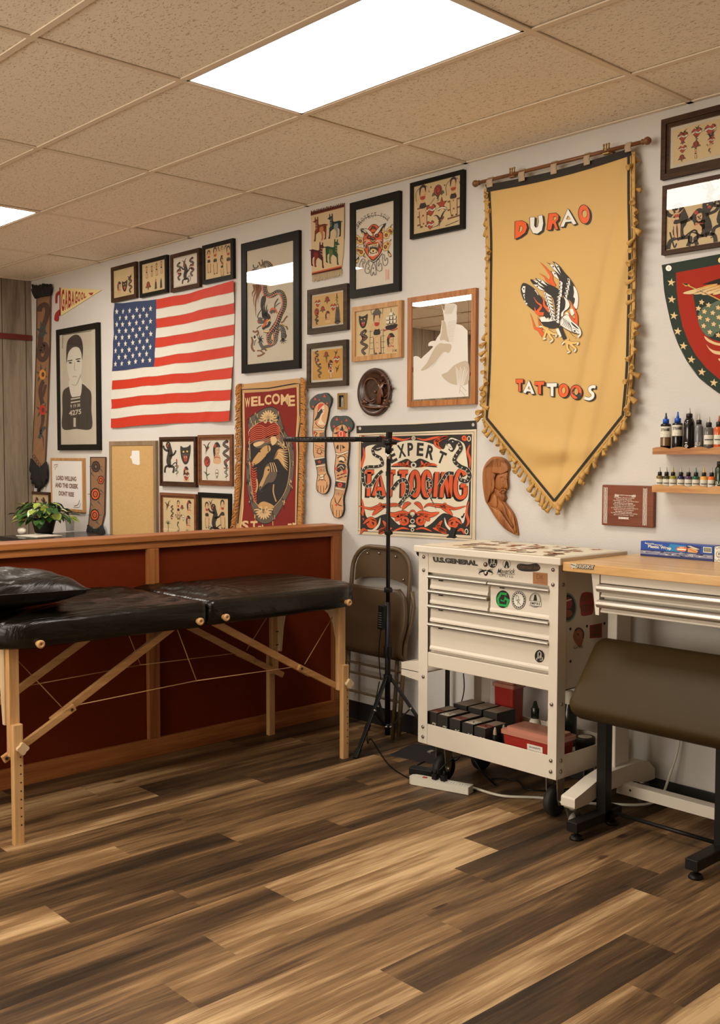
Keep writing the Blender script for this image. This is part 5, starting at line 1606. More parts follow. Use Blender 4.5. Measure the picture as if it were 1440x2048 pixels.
FG = 'tattoo flash sheets in frames'
def flash(label, TL, TR, BL, BR, fw, mf, items, paper=m_paper, border=0.0, extra=None, **kw):
    pal = list(PAL); pal[0] = paper
    return picture('flash_frame', label, TL, TR, BL, BR, fw, mf, sheet(items, extra), border=border, pal=pal, group=FG, **kw)

flash('small dark brown frame at the left end of the row above the flag', (221.7, 534), (271.7, 524), (221.7, 604), (271.7, 596.7), .028, m_fbrn,
      [('b', .27, .62, .2), ('P', .52, .6, .2), ('w', .76, .4, .16), ('s', .78, .62, .24)])
flash('small black frame second from the left above the flag, one red rose on its sheet', (278.3, 521), (333.3, 511), (278.7, 594), (333.3, 586.7), .026, m_fblk,
      [('g', .2, .3, .17), ('g', .42, .3, .15), ('g', .62, .28, .17), ('g', .82, .25, .17), ('r', .26, .73, .15), ('m', .58, .74, .14), ('m', .8, .74, .14), ('h', .58, .66, .05), ('l', .8, .67, .07)])
flash('small dark brown frame third from the left above the flag', (339, 510.7), (397.7, 495), (341.3, 585), (399, 573.3), .026, m_fbrn,
      [('w', .45, .18, .17), ('s', .22, .48, .27), ('h', .22, .5, .13), ('s', .77, .42, .28), ('h', .77, .4, .13), ('p', .5, .6, .3)], m_white, 0.012)
flash('small black frame at the right end of the row above the flag, four standing women', (403.7, 492.3), (465.3, 475.7), (404.7, 570), (466, 555.3), .026, m_fblk,
      [('g', .14, .42, .3), ('g', .38, .44, .36), ('M', .64, .36, .3), ('g', .64, .68, .24), ('g', .88, .5, .36)])
flash('dark brown frame with a panther, above left of four frames beside the horse tapestry', (318, 875), (391, 872), (319, 972.7), (390.7, 974), .034, m_fbrn,
      [('p', .22, .4, .36), ('P', .74, .3, .27), ('d', .46, .66, .18), ('b', .76, .78, .17), ('h', .76, .84, .12)], m_white, step=.008)
flash('reddish brown frame above right of four frames, half behind the tapestry fringe', (395, 870.7), (465.0, 868), (395.7, 971), (463.4, 971.7), .034, m_fred,
      [('w', .2, .2, .18), ('t', .2, .68, .3), ('b', .55, .3, .25), ('k', .54, .84, .13), ('s', .86, .35, .26), ('d', .86, .75, .2)], m_white, step=.004, d=.015)
flash('reddish frame full of small motifs and palms, low beside the corkboard', (319, 986), (391.7, 987.3), (319.6, 1084), (391.5, 1086), .034, m_fred,
      [('w', .15, .2, .13), ('g', .5, .3, .2), ('b', .85, .2, .16), ('s', .3, .35, .12), ('k', .66, .5, .09), ('M', .5, .62, .18), ('b', .82, .58, .16), ('l', .16, .72, .16), ('l', .5, .88, .12), ('l', .78, .86, .12), ('h', .28, .5, .06), ('r', .62, .22, .07)], step=.008)
flash('black frame with dancing women, low beside the horse tapestry', (395.7, 986), (462, 986), (396, 1084), (460, 1085), .034, m_fblk,
      [('g', .2, .45, .28), ('w', .34, .14, .1), ('p', .48, .55, .32), ('g', .78, .4, .3), ('k', .3, .75, .09), ('w', .75, .85, .14)], step=.004, d=.015)
flash('dark frame with religious motifs, below the woven llama rug', (613.3, 580.5), (693.8, 566), (615, 670), (694, 658), .032, m_fgry,
      [('h', .16, .24, .13), ('r', .48, .16, .13), ('d', .8, .2, .15), ('r', .33, .45, .12), ('h', .68, .44, .13), ('t', .13, .66, .24), ('s', .14, .76, .15), ('b', .5, .72, .18), ('m', .82, .66, .28)], m_paper2, 0.012)
flash('dark frame with a veiled woman on yellowed paper, above the painted forearms', (612.5, 688), (692.5, 678.8), (613.8, 775.8), (692.5, 771), .030, m_fgry,
      [('s', .15, .25, .22), ('b', .14, .3, .14), ('r', .47, .16, .15), ('d', .48, .34, .12), ('w', .8, .14, .13), ('h', .82, .36, .14), ('s', .24, .7, .2), ('b', .62, .56, .2), ('g', .62, .74, .24), ('w', .84, .68, .13)], mat('mustard_paper', C(190, 134, 52), 0.75, var=0.06, vscale=8), 0.016)
def cowx(q):
    d = D(q, .5, .5, .42)
    for k in range(5): d.l([(-.5 + .02 * k, -.05 + .25 * k), (.5, -.05 + .25 * k)], .02, INK, 2, False)
    for k in range(4): d.l([(-.4 + .26 * k, -.1), (-.5 + .3 * k, .95)], .02, INK, 2, False)
    d.l([(-.3, -.75), (-.38, -.95), (-.15, -1.05), (0, -1.15), (.2, -1.05), (.36, -.95), (.32, -.72)], .025, INK, 2)
    d.b([(-.28, -.78), (0, -1.0), (.28, -.78), (.0, -.7)], GRY, 6)
    q.txt('1K', .86, .97, .97, .97, .06, INK, 3, 0.0, uy=-1)
flash('honey oak frame with a cowgirl and sailing ship, above the carved round plaque', (702.5, 614.5), (802.5, 600.5), (703.8, 723), (802.5, 715), .026, m_foak,
      [('P', .18, .22, .15), ('g', .5, .52, .44), ('S', .82, .27, .24), ('s', .2, .7, .22), ('w', .18, .58, .12), ('b', .82, .74, .18)], extra=cowx)
def pinx(q):
    for cx in (.2, .84):
        for k in range(3): q.line([(cx - .12, .48 + .17 * k), (cx + .14, .46 + .17 * k)], .035, BRN, 2)
        q.line([(cx - .14, .35), (cx - .15, .15), (cx - .05, .05), (cx + .08, .06), (cx + .14, .2)], .012, INK, 2, True)
    for p_ in ((.37, .1), (.66, .13), (.6, .3)): q.star(p_[0], p_[1], .025, INK, 2)
    q.line([(.35, .45), (.45, .34)], .01, INK, 2); q.line([(.68, .95), (.95, .9)], .014, INK, 3); q.line([(.4, .93), (.56, .9)], .012, INK, 3)
flash('black frame with two pin-up girls on fences, highest frame left of the yellow banner', (819.5, 365.3), (926.5, 339.4), (819.5, 477.6), (925.8, 457.7), .022, m_fblk,
      [('g', .2, .45, .42), ('r', .52, .2, .15), ('d', .52, .34, .09), ('h', .37, .56, .13), ('n', .6, .5, .13), ('w', .58, .78, .17), ('h', .36, .86, .1), ('g', .84, .4, .4)], extra=pinx)
flash('wide dark frame with nine hearts and roses, in the upper right corner of the picture', (1320, 241), (1440 + 60, 192), (1322.4, 365), (1440 + 60, 316), .040, m_fbrn,
      [('h', .15, .24, .15), ('w', .16, .16, .12), ('r', .15, .4, .07), ('h', .37, .22, .15), ('w', .38, .10, .11), ('s', .37, .38, .07), ('h', .58, .22, .16), ('h', .15, .60, .12), ('r', .36, .56, .13), ('w', .60, .42, .15), ('h', .60, .54, .10), ('r', .14, .84, .11), ('g', .36, .82, .12), ('M', .58, .78, .13), ('h', .82, .3, .14), ('r', .82, .6, .13), ('w', .82, .82, .12)], m_paper, 0.016, step=.008)
def px8(q):
    q.txt('8X', .36, .61, .45, .58, .07, INK, 3, 0.005)
    for cx, cy in ((.28, .82), (.44, .3), (.6, .9)): q.line([(cx - .03, cy), (cx + .03, cy - .02)], .015, INK, 3)
    q.line([(.05, .7), (.1, .92), (.12, .96), (.14, .9)], .02, INK, 3, True)
flash('frame of women and black panthers, between the heart sheet and the shield banner', (1322.4, 377.6), (1440 + 60, 330), (1324.4, 517.8), (1440 + 60, 475), .018, m_fbrn,
      [('p', .18, .62, .3), ('g', .14, .56, .22), ('p', .5, .66, .27, -1), ('b', .42, .56, .16), ('p', .72, .56, .26), ('p', .55, .2, .2), ('p', .9, .3, .22), ('g', .92, .62, .24)], extra=px8)
flash('little dark frame half hidden behind the potted plant', (59.3, 982), (99, 985.7), (60, 1034), (99, 1036), .022, m_fbrn, [('b', .3, .45, .3), ('p', .7, .5, .3)])

# ---- large dragon print
def dragon(q):
    def L(p, w, c, l, sm=True, tp=0): q.line(p, w, c, l, sm, False, tp)
    # tail end, upper right
    L([(545, 340), (610, 330), (660, 295), (695, 262)], 22, GRY, 3, True, 1)
    # upper loop and long body
    body = [(395, 290), (430, 230), (490, 240), (535, 320), (510, 430), (430, 540), (420, 660), (460, 760), (540, 775), (640, 720), (715, 740), (755, 850), (745, 980), (690, 1100), (640, 1230), (560, 1350), (495, 1450), (500, 1550), (560, 1590), (600, 1540), (610, 1450), (650, 1330), (700, 1320), (740, 1400), (740, 1510)]
    L([(x + 26, y - 8) if i < 18 else (x - 14, y + 22) for i, (x, y) in enumerate(body)], 60, YEL, 2)
    L([(x + 30, y - 8) if i < 18 else (x - 14, y + 24) for i, (x, y) in enumerate(body)], 14, BRN, 3)
    L(body, 84, INK, 4)
    L([(x - 34, y + 28) for x, y in body[5:22]], 15, ORG, 5)
    cr = catmull(body, 7)
    for i in range(0, len(cr) - 1, 2):
        x, y = cr[i]; nx, ny = cr[min(i + 1, len(cr) - 1)]
        dx, dy = nx - x, ny - y; l = math.hypot(dx, dy) or 1
        for o_ in (-22, 4, 26):
            q.ell(x - dy / l * o_, y + dx / l * o_, 6, 6, None or CRE, 6, 6)
    # upper head
    q.blob([(205, 350), (240, 320), (330, 330), (400, 330), (425, 380), (370, 410), (300, 440), (250, 410)], GRY, 6)
    L([(225, 250), (235, 300), (290, 300), (310, 260)], 14, INK, 7); L([(320, 205), (350, 270), (380, 300)], 26, BRN, 7, True, 1); L([(375, 165), (385, 240), (400, 300)], 24, BRN, 7, True, 1)
    L([(205, 360), (240, 360), (230, 430)], 16, INK, 7); L([(250, 370), (330, 380), (360, 400)], 12, YEL, 7); q.ell(215, 360, 18, 14, INK, 7); L([(290, 350), (300, 400), (340, 420)], 10, CRE, 8)
    # flame-like beard
    for x0, x1, y1, w_ in ((230, 215, 800, 40), (265, 240, 960, 44), (290, 272, 1140, 56), (320, 312, 900, 40), (345, 330, 830, 34)):
        L([(x0, 590), (x0 + 14, 680), (x1 - 6, (680 + y1) / 2), (x1, y1)], w_, BRN, 3, True, 1)
    # dark mane and lower head
    q.blob([(370, 810), (430, 780), (440, 860), (400, 960), (385, 1060), (350, 960)], INK, 5)
    for x0, y0, x1, y1 in ((400, 1130, 395, 900), (420, 1120, 420, 870), (440, 1120, 462, 920), (455, 1140, 480, 1000), (395, 1150, 372, 1010)):
        L([(x0, y0), ((x0 + x1) / 2 - 6, (y0 + y1) / 2), (x1, y1)], 32, INK, 7, True, 1)
    q.blob([(400, 1090), (480, 1080), (520, 1160), (470, 1230), (400, 1200)], INK, 7)
    L([(510, 1060), (540, 1000), (600, 1010), (630, 1080)], 26, ORG, 6); L([(520, 1080), (560, 1040), (600, 1060)], 50, GRY, 7)
    q.blob([(300, 1200), (330, 1150), (400, 1170), (430, 1230), (380, 1260), (310, 1250)], GRY, 8); q.ell(325, 1225, 22, 14, RED, 9); q.ell(395, 1185, 16, 14, YEL, 9); q.ell(395, 1185, 7, 7, INK, 10)
    L([(375, 1310), (410, 1290), (450, 1220), (470, 1180)], 36, ORG, 8, True, 0); L([(440, 1250), (520, 1180)], 20, YEL, 8); L([(385, 1350), (420, 1320), (480, 1290), (510, 1220)], 44, INK, 7)
    L([(390, 1390), (440, 1400), (500, 1385)], 26, YEL, 6); L([(400, 1405), (450, 1412), (510, 1400)], 10, INK, 7)
    L([(320, 1180), (300, 1130), (340, 1050), (365, 1020)], 12, INK, 6); L([(365, 1290), (320, 1310), (285, 1350)], 12, INK, 6)
    L([(590, 990), (600, 910), (650, 830)], 22, GRY, 5, True, 0); L([(610, 960), (650, 920), (690, 900)], 16, GRY, 5)
    # claws and legs
    L([(590, 1590), (520, 1630), (450, 1650), (390, 1660), (350, 1600), (345, 1540)], 54, GRY, 4); L([(520, 1640), (450, 1690), (410, 1720)], 34, YEL, 3)
    for a in (-2.6, -1.9, -1.2, -.4, .5, 2.2): L([(345, 1540), (345 + 40 * math.cos(a), 1530 + 50 * math.sin(a)), (345 + 64 * math.cos(a + .3), 1530 + 90 * math.sin(a + .3))], 24, INK, 5, True, 1)
    for a in (.4, 1.0, 1.6, 2.2, 2.8): L([(735, 1510), (735 + 40 * math.cos(a), 1530 + 40 * math.sin(a)), (735 + 70 * math.cos(a - .3), 1530 + 80 * math.sin(a - .3))], 24, INK, 5, True, 1)
    L([(770, 1500), (790, 1460), (770, 1430)], 18, INK, 5)
    L([(200, 1480), (215, 1560), (200, 1640), (215, 1700), (250, 1730)], 34, BRN, 4); q.ell(250, 1490, 32, 44, CRE, 4); q.ell(250, 1485, 20, 30, INK, 5)
    L([(215, 1380), (260, 1400), (300, 1380), (310, 1430), (280, 1460)], 30, BRN, 4); L([(240, 1630), (255, 1560), (280, 1530)], 12, GRY, 4)
    L([(290, 1720), (350, 1720), (390, 1750)], 24, BRN, 4); L([(295, 1810), (350, 1800), (400, 1770), (420, 1750)], 30, BRN, 4); L([(360, 1700), (420, 1690), (450, 1720)], 30, GRY, 5)
    L([(700, 1240), (740, 1220), (770, 1170), (810, 1125)], 26, BRN, 3, True, 0); L([(720, 1260), (760, 1290), (800, 1320), (810, 1360)], 26, BRN, 3, True, 0); L([(690, 1270), (730, 1260), (780, 1300)], 14, YEL, 4)
pal = list(PAL); pal[0] = m_grayp
picture('dragon_print', 'tall black frame with a coiling dragon, between the flag and the llama rug', (482, 488), (597.5, 459.5), (482.5, 747.5), (597.5, 736), .052, m_fblk, dragon, pal=pal, pxm=lambda d: pxmap(480, 500, 8.533, d))

# ---- roaring beast print
def beast(q):
    def L(p, w, c, l, sm=True, tp=0): q.line(p, w, c, l, sm, False, tp)
    # arched words, each letter turned along the arc
    word = 'PROTECT YOUR'
    arc = catmull([(215, 700), (290, 600), (390, 530), (500, 500), (600, 500), (690, 530), (745, 580)], 20)
    def arctext(word, arc, h, c, l, off, wk=0.8):
        n = len(word)
        tot = len(arc) - 1
        for i, ch in enumerate(word):
            if ch == ' ': continue
            a, b_ = arc[int(tot * i / n)], arc[int(tot * (i + wk) / n)]
            dx, dy = b_[0] - a[0], b_[1] - a[1]; ll = math.hypot(dx, dy) or 1
            q.txt(ch, a[0], a[1], b_[0], b_[1], h, c, l, off, ux=dy / ll, uy=-dx / ll)
    arctext(word, arc, 80, INK, 3, -0.006)
    L([(185, 725), (240, 610), (340, 520), (480, 475), (600, 475), (690, 510), (755, 580)], 9, INK, 4)
    # flowers
    def flower(x, y, r):
        for k in range(7):
            a = 2 * math.pi * k / 7
            q.ell(x + r * .66 * math.cos(a), y + r * .8 * math.sin(a), r * .40, r * .46, INK, 2, 9); q.ell(x + r * .66 * math.cos(a), y + r * .8 * math.sin(a), r * .31, r * .36, YEL, 3, 9)
        q.ell(x, y, r * .42, r * .5, INK, 4, 10); q.ell(x, y, r * .22, r * .3, ORG, 5, 8)
    for x, y, r in ((170, 905, 62), (240, 950, 64), (255, 1155, 74), (190, 1120, 50), (150, 970, 40), (720, 840, 66), (790, 760, 62), (705, 1060, 70), (755, 1000, 50), (820, 790, 40)): flower(x, y, r)
    for x, y in ((145, 810), (180, 1060), (820, 650), (800, 930), (140, 1040)):
        L([(x - 25, y + 45), (x, y), (x + 22, y - 12)], 9, INK, 2); q.ell(x + 5, y + 10, 14, 14, INK, 2, 8); q.ell(x - 16, y + 34, 12, 14, INK, 2, 8); q.ell(x + 5, y + 10, 7, 7, CRE, 3, 8)
    for x, y, f in ((180, 1305, 1), (785, 1190, -1)):
        q.blob([(x + 30 * f, y - 70), (x + 36 * f, y), (x, y + 60), (x - 38 * f, y + 40), (x - 10 * f, y - 20)], INK, 2); q.blob([(x + 22 * f, y - 20), (x + 24 * f, y + 10), (x, y + 46), (x - 26 * f, y + 30), (x - 6 * f, y)], YEL, 3)
    # head
    q.blob([(300, 860), (320, 800), (470, 780), (640, 780), (662, 860), (662, 980), (645, 1120), (590, 1220), (480, 1320), (380, 1240), (320, 1130), (290, 980)], INK, 5)
    q.blob([(308, 880), (330, 820), (470, 800), (630, 800), (650, 870), (650, 980), (632, 1110), (580, 1210), (480, 1305), (390, 1230), (332, 1120), (302, 980)], ORG, 6)
    q.blob([(380, 740), (420, 670), (490, 632), (560, 660), (580, 700), (560, 760), (480, 810), (420, 780)], INK, 4); q.blob([(390, 738), (428, 676), (490, 645), (550, 668), (566, 700), (548, 752), (480, 795), (426, 770)], ORG, 5)
    for k in range(4): L([(405 + 14 * k, 745 - 22 * k + 20), (470, 700 - 16 * k + 20), (550 - 8 * k, 720 - 16 * k + 20)], 11, INK, 6)
    # brows and ears
    q.blob([(470, 860), (400, 850), (330, 760), (240, 725), (290, 715), (380, 725), (450, 790)], INK, 7); q.blob([(465, 850), (410, 838), (350, 768), (300, 728), (380, 735), (445, 795)], CRE, 8)
    q.blob([(480, 860), (500, 790), (590, 680), (650, 640), (718, 620), (690, 680), (590, 790), (540, 850)], INK, 7); q.blob([(488, 850), (508, 795), (594, 690), (655, 648), (660, 660), (580, 780), (535, 838)], CRE, 8)
    q.blob([(240, 730), (300, 770), (360, 830), (320, 850), (270, 810)], INK, 9); q.blob([(718, 620), (660, 660), (600, 760), (650, 760), (690, 690)], INK, 9); q.blob([(650, 740), (672, 700), (680, 770), (660, 800)], YEL, 10); q.blob([(275, 790), (300, 800), (310, 850), (290, 850)], YEL, 10)
    L([(300, 820), (360, 840)], 16, RED, 10); L([(590, 790), (640, 770)], 16, RED, 10)
    # eyes, nose
    q.ell(400, 880, 44, 36, INK, 9); q.ell(548, 850, 44, 36, INK, 9); q.ell(405, 878, 20, 16, RED, 10); q.ell(545, 848, 20, 16, RED, 10)
    q.blob([(425, 900), (470, 880), (520, 890), (510, 950), (475, 985), (440, 955)], INK, 9); L([(440, 935), (475, 955), (510, 932)], 14, YEL, 10); L([(455, 910), (475, 905), (500, 908)], 12, ORG, 10)
    for f in (-1, 1):
        for k in range(3): L([(475 + 45 * f, 960), (475 + 110 * f, 930 + 20 * k), (475 + 165 * f, 950 + 70 * k)], 9, CRE, 10)
        for k in range(4): L([(475 + (115 + 14 * k) * f, 1000 - 20 * k), (475 + (120 + 12 * k) * f, 1090 - 10 * k)], 9, INK, 9)
    # mouth
    q.blob([(390, 1010), (470, 1000), (560, 990), (575, 1080), (560, 1180), (480, 1220), (400, 1190), (385, 1100)], INK, 11)
    L([(415, 1030), (480, 1020), (545, 1010)], 22, YEL, 12)
    for x in (425, 450, 480, 510, 535): q.poly([(x - 11, 1034), (x + 11, 1034), (x, 1072)], CRE, 13)
    for x0, y0, x1, y1 in ((400, 1030, 408, 1130), (560, 990, 552, 1090), (405, 1200, 415, 1130), (560, 1180, 548, 1120)): L([(x0, y0), (x1, y1)], 24, CRE, 13, False, 1)
    q.ell(482, 1135, 60, 42, YEL, 12); q.ell(478, 1140, 40, 26, CRE, 13); q.ell(478, 1138, 17, 20, INK, 14); L([(420, 1190), (480, 1200), (540, 1180)], 20, CRE, 13)
    q.blob([(390, 1225), (470, 1205), (570, 1190), (560, 1230), (480, 1290), (420, 1270)], ORG, 13); L([(400, 1215), (470, 1225), (520, 1200), (565, 1190)], 20, CRE, 14); L([(400, 1250), (475, 1310), (560, 1240)], 18, INK, 14)
    L([(320, 1180), (300, 1230), (350, 1260), (380, 1290), (430, 1320), (490, 1345), (560, 1300), (610, 1230), (650, 1180)], 16, INK, 4); L([(320, 1210), (360, 1270), (420, 1320)], 16, YEL, 5)
    # open letters below
    let = {'P': [(215, 1430), (240, 1340), (275, 1285), (315, 1290), (322, 1340), (296, 1372), (276, 1370), (284, 1450)],
           'E1': [(400, 1320), (385, 1310), (350, 1370), (330, 1450), (322, 1520), (370, 1555), (405, 1530), (408, 1480), (370, 1470), (402, 1430), (398, 1390), (376, 1380)],
           'A': [(485, 1355), (455, 1410), (430, 1530), (440, 1590), (465, 1580), (480, 1525), (500, 1580), (530, 1560), (520, 1440)],
           'C': [(590, 1300), (560, 1280), (535, 1370), (545, 1480), (600, 1510), (638, 1470), (630, 1390), (606, 1360), (575, 1420), (568, 1370), (592, 1330)],
           'E2': [(690, 1230), (670, 1195), (648, 1250), (660, 1370), (690, 1410), (740, 1370), (748, 1300), (730, 1260), (700, 1320), (684, 1270)]}
    for k, p in let.items(): q.line(p, 8, INK, 15, True, True, 0, 4)
    q.ell(285, 1335, 12, 16, INK, 15); q.ell(285, 1335, 7, 10, 0, 16); q.ell(480, 1455, 10, 14, INK, 15)
    q.line([(715, 1475), (770, 1465), (770, 1670), (715, 1682)], 7, ORG, 3, False, True)
    for k in range(4): L([(728, 1500 + 44 * k), (758, 1496 + 44 * k), (756, 1520 + 44 * k), (730, 1524 + 44 * k)], 7, ORG, 3, False)
pal = list(PAL); pal[0] = m_white
picture('beast_print', 'tall dark frame with a roaring red beast between flowers', (698.7, 406), (797.8, 381.5), (699.5, 597), (798.8, 581), .044, m_fgrn, beast, pal=pal, pxm=lambda d: pxmap(695, 380, 9.309, d))

# ---- portrait print of a man with a number board
m_prt = mat('print_dark_tone', C(52, 42, 32), 0.7)
m_prg = mat('print_mid_tone', C(170, 150, 122), 0.7)
def portrait(q):
    P = lambda x, y: (x, y)
    q.poly([(380, 585), (635, 545), (635, 1415), (378, 1415)], 9, 2)
    q.line([(380, 580), (636, 541)], 5, 1, 3); q.line([(380, 580), (378, 700)], 4, 1, 3)
    q.blob([(380, 1090), (430, 1040), (470, 1020), (545, 1010), (600, 1050), (634, 1100), (635, 1240), (635, 1410), (500, 1414), (380, 1412), (378, 1250)], 1, 3)
    q.blob([(440, 980), (540, 960), (548, 1060), (530, 1130), (470, 1135), (445, 1080)], 4, 4)
    q.blob([(418, 760), (430, 700), (480, 660), (545, 690), (552, 800), (545, 920), (500, 1020), (460, 1020), (430, 930), (418, 850)], 4, 5)
    q.blob([(415, 830), (412, 700), (430, 620), (490, 575), (540, 600), (560, 690), (552, 800), (545, 740), (520, 690), (470, 690), (430, 740)], 1, 6)
    for x, y in ((448, 826), (520, 812)): q.line([(x - 24, y - 16), (x + 18, y - 24)], 9, 1, 7, True); q.ell(x, y, 15, 7, 1, 7)
    q.line([(488, 820), (484, 880), (495, 895)], 6, 5, 7, True); q.line([(468, 952), (485, 946), (506, 950)], 8, 5, 7); q.line([(460, 1015), (500, 1022), (540, 930)], 7, 5, 7, True)
    q.poly([(440, 1135), (560, 1120), (560, 1400), (440, 1405)], 1, 8)
    for y in (1150, 1180): q.line([(452, y), (535, y - 14)], 12, 9, 9)
    q.txt('9 19 38', 448, 1230, 535, 1216, 30, 9, 9, 0.02); q.txt('4275', 436, 1298, 545, 1282, 46, 9, 9, 0.03); q.txt('1', 476, 1395, 496, 1395, 80, 9, 9, 0.06)
pal = [m_grayp, m_prt, k_red, k_grn, mat('print_light_tone', C(208, 190, 160), 0.7), m_prg, k_yel, k_brn, k_org, mat('print_paper_tone', C(192, 172, 140), 0.7)]
picture('portrait_print', 'black framed portrait print of a dark-haired man holding a number board', (114, 658), (197.7, 645.7), (112.7, 899.3), (197.3, 901.7), .045, m_fblk, portrait, pal=pal, pxm=lambda d: pxmap(40, 540, 4.4494, d))

# ---- stitched saying
def sampler(q):
    for t_, y, x0, x1 in (('LORD WILLING', .415, .14, .80), ('AND THE CREEK', .565, .10, .86), ('DONT RISE', .735, .22, .72)): q.txt(t_, x0, y, x1, y + .012, .098, BRN, 2, 0.055)
    q.line([(.08, .16), (.08, .1), (.2, .09)], .015, BRN, 2); q.line([(.1, .2), (.14, .14), (.2, .12)], .012, BRN, 2)
    q.line([(.72, .93), (.84, .9), (.9, .8)], .018, BRN, 2, True); q.line([(.7, .96), (.88, .95), (.92, .86)], .012, BRN, 2, True)
pal = list(PAL); pal[0] = mat('white_sampler_cloth', C(222, 206, 184), 0.8); pal[7] = mat('stitched_brown', C(128, 92, 72), 0.8)
picture('saying_sign', 'thin oak framed white sign reading lord willing and the creek dont rise', (101, 915.7), (166.7, 916.7), (101.7, 1018), (166.7, 1026.7), .020, m_foak, sampler, pal=pal, glass=False, cat='sign')

# ---- corkboard
m_cork = mat('cork', C(192, 146, 84), 0.9, var=0.08, vscale=90)
def cork(q):
    q.poly([(.5, .02), (.69, .02), (.70, .165), (.66, .175), (.52, .16), (.48, .10)], 1, 3)
    q.ell(.47, .09, .02, .012, 1, 4)
    q.line([(.0, .985), (1.0, .985)], .03, 1, 2)
picture('corkboard', 'empty cork board in a taupe frame with one torn paper scrap', (218, 884), (311.7, 880), (220, 1096), (311.7, 1100), .058, m_ftan, cork, pal=[m_cork, mat('paper_scrap', C(224, 208, 184), 0.8)], glass=False, step=.010, cat='notice board')

# ---- gilt miniature
def mini(q):
    q.poly([(0, 0), (1, 0), (1, 1), (0, 1)], 1, 1)
    q.blob([(.3, .95), (.25, .6), (.4, .42), (.6, .42), (.78, .6), (.75, .95)], 2, 2); q.ell(.5, .36, .16, .16, 3, 3); q.blob([(.3, .5), (.32, .25), (.5, .15), (.7, .25), (.7, .5), (.62, .3), (.4, .3)], 2, 4)
picture('miniature_frame', 'tiny gilt frame with a small bearded portrait, beside the painted forearms', (674.5, 787), (690, 785), (674.5, 818), (690, 819), .013, mat('gilt_metal', (0.55, 0.40, 0.18, 1), 0.25, metal=0.9), mini, pal=[m_white, mat('mini_paper', C(196, 180, 150), .6), mat('mini_grey', C(140, 126, 104), .6), mat('mini_face', C(172, 150, 122), .6)], d=0.02)
# ---------------------------------------------------------------- eagle mirror
m_mirror = mat('mirror_silver', (0.86, 0.83, 0.78, 1), 0.0, metal=1.0)
m_etch = mat('frosted_etching', C(216, 198, 172), 0.6)
m_etch2 = mat('half_frosted_etching', C(186, 160, 126), 0.5)
def etched(q):
    mtn = [(138, 1175), (180, 1162), (225, 1175), (262, 1210), (300, 1170), (400, 1080), (455, 1020), (520, 870), (600, 760), (700, 700), (850, 640), (940, 665), (1025, 750), (1040, 1825), (140, 1880)]
    q.poly(mtn, 1, 2)
    q.blob([(385, 1000), (390, 950), (440, 920), (520, 910), (560, 880), (590, 700), (600, 600), (590, 580), (640, 580), (620, 420), (600, 320), (640, 420), (660, 300), (690, 300), (730, 300), (760, 305), (800, 305), (850, 340), (845, 460), (850, 560), (830, 700), (790, 850), (740, 940), (740, 960), (765, 1010), (750, 1080), (720, 1115), (690, 1095), (640, 1100), (600, 1180), (500, 1290), (400, 1360), (340, 1400), (240, 1405), (330, 1300), (400, 1180), (480, 1040), (440, 1000)], 1, 3)
    q.blob([(570, 900), (600, 760), (610, 600), (640, 580), (670, 640), (690, 800), (720, 930), (640, 900)], 2, 4)
    q.blob([(560, 960), (640, 960), (740, 970), (762, 1020), (720, 1110), (640, 1100), (540, 1220), (420, 1330), (330, 1390), (260, 1395), (360, 1270), (470, 1060)], 2, 4)
    for k in range(14):
        y0 = 600 + 24 * k; q.line([(700 - 2 * k, y0 + 8), (838 - 4 * k, y0 - 16 + 2 * k)], 5, 2, 5)
    for k in range(8): q.line([(655 + 14 * k, 470), (662 + 24 * k, 310)], 6, 2, 5)
    for k in range(10): q.line([(470 - 18 * k + 160, 1090 + 24 * k), (430 - 16 * k + 140, 1200 + 18 * k)], 5, 1, 5)
    q.blob([(600, 1480), (700, 1420), (830, 1300), (1030, 1260), (1036, 1600), (880, 1640), (720, 1600)], 2, 3)
    for k in range(9): q.line([(860 + 12 * k, 1640), (835 + 24 * k, 1340 + 30 * (k % 3))], 10, 1, 4)
    q.line([(900, 1640), (960, 1690), (1000, 1740)], 10, 2, 4); q.line([(905, 1660), (890, 1780)], 8, 2, 4); q.line([(900, 1720), (960, 1780), (990, 1830)], 8, 2, 4)
picture('etched_mirror', 'oak framed mirror etched with a flying eagle over a mountain', (813.8, 597), (949.7, 574.5), (815, 814), (951.5, 808), .052, m_fora, etched, pal=[m_mirror, m_etch, m_etch2], glass=False, step=.008, cat='mirror', pxm=lambda d: pxmap(810, 570, 8.193, d))

# ---------------------------------------------------------------- flag
m_fred_c = mat('flag_red_nylon', C(192, 46, 18), 0.6, bump=0.15, bscale=40)
m_fwht_c = mat('flag_white_nylon', C(212, 196, 168), 0.6, bump=0.15, bscale=40)
m_fblu_c = mat('flag_blue_nylon', C(46, 56, 80), 0.6, bump=0.15, bscale=40)
P00, P10, P01, P11 = wl(228, 606, .02), wl(467, 561, .02), wl(220, 856, .02), wl(460, 842, .02)
def flagp(u, v, h=0.0):
    p = (P00 * (1 - u) + P10 * u) * (1 - v) + (P01 * (1 - u) + P11 * u) * v
    sag = 0.030 * math.sin(math.pi * u) * (1 - v) * 1.0 - 0.012 * math.sin(math.pi * u) * v
    p = p + Vector((0, 0, -sag if v < 0.5 else -sag * 0.6))
    y = 0.016 + 0.010 * math.sin(u * 9 + v * 5) * (0.3 + u) + 0.006 * noise.noise(Vector((u * 16 + v * 6, v * 4, 0))) + 0.004 * noise.noise(Vector((u * 30 + v * 14, v * 5, 2)))
    p.z += 0.010 * noise.noise(Vector((u * 5, v * 3, 7)))
    return Vector((p.x, -max(0.006, y) - h, p.z))
fo = thing('flag', 'large red, white and blue striped flag with stars pinned flat to the wall', 'flag', tuple(flagp(.5, 1)))
NU, RW = 60, 4
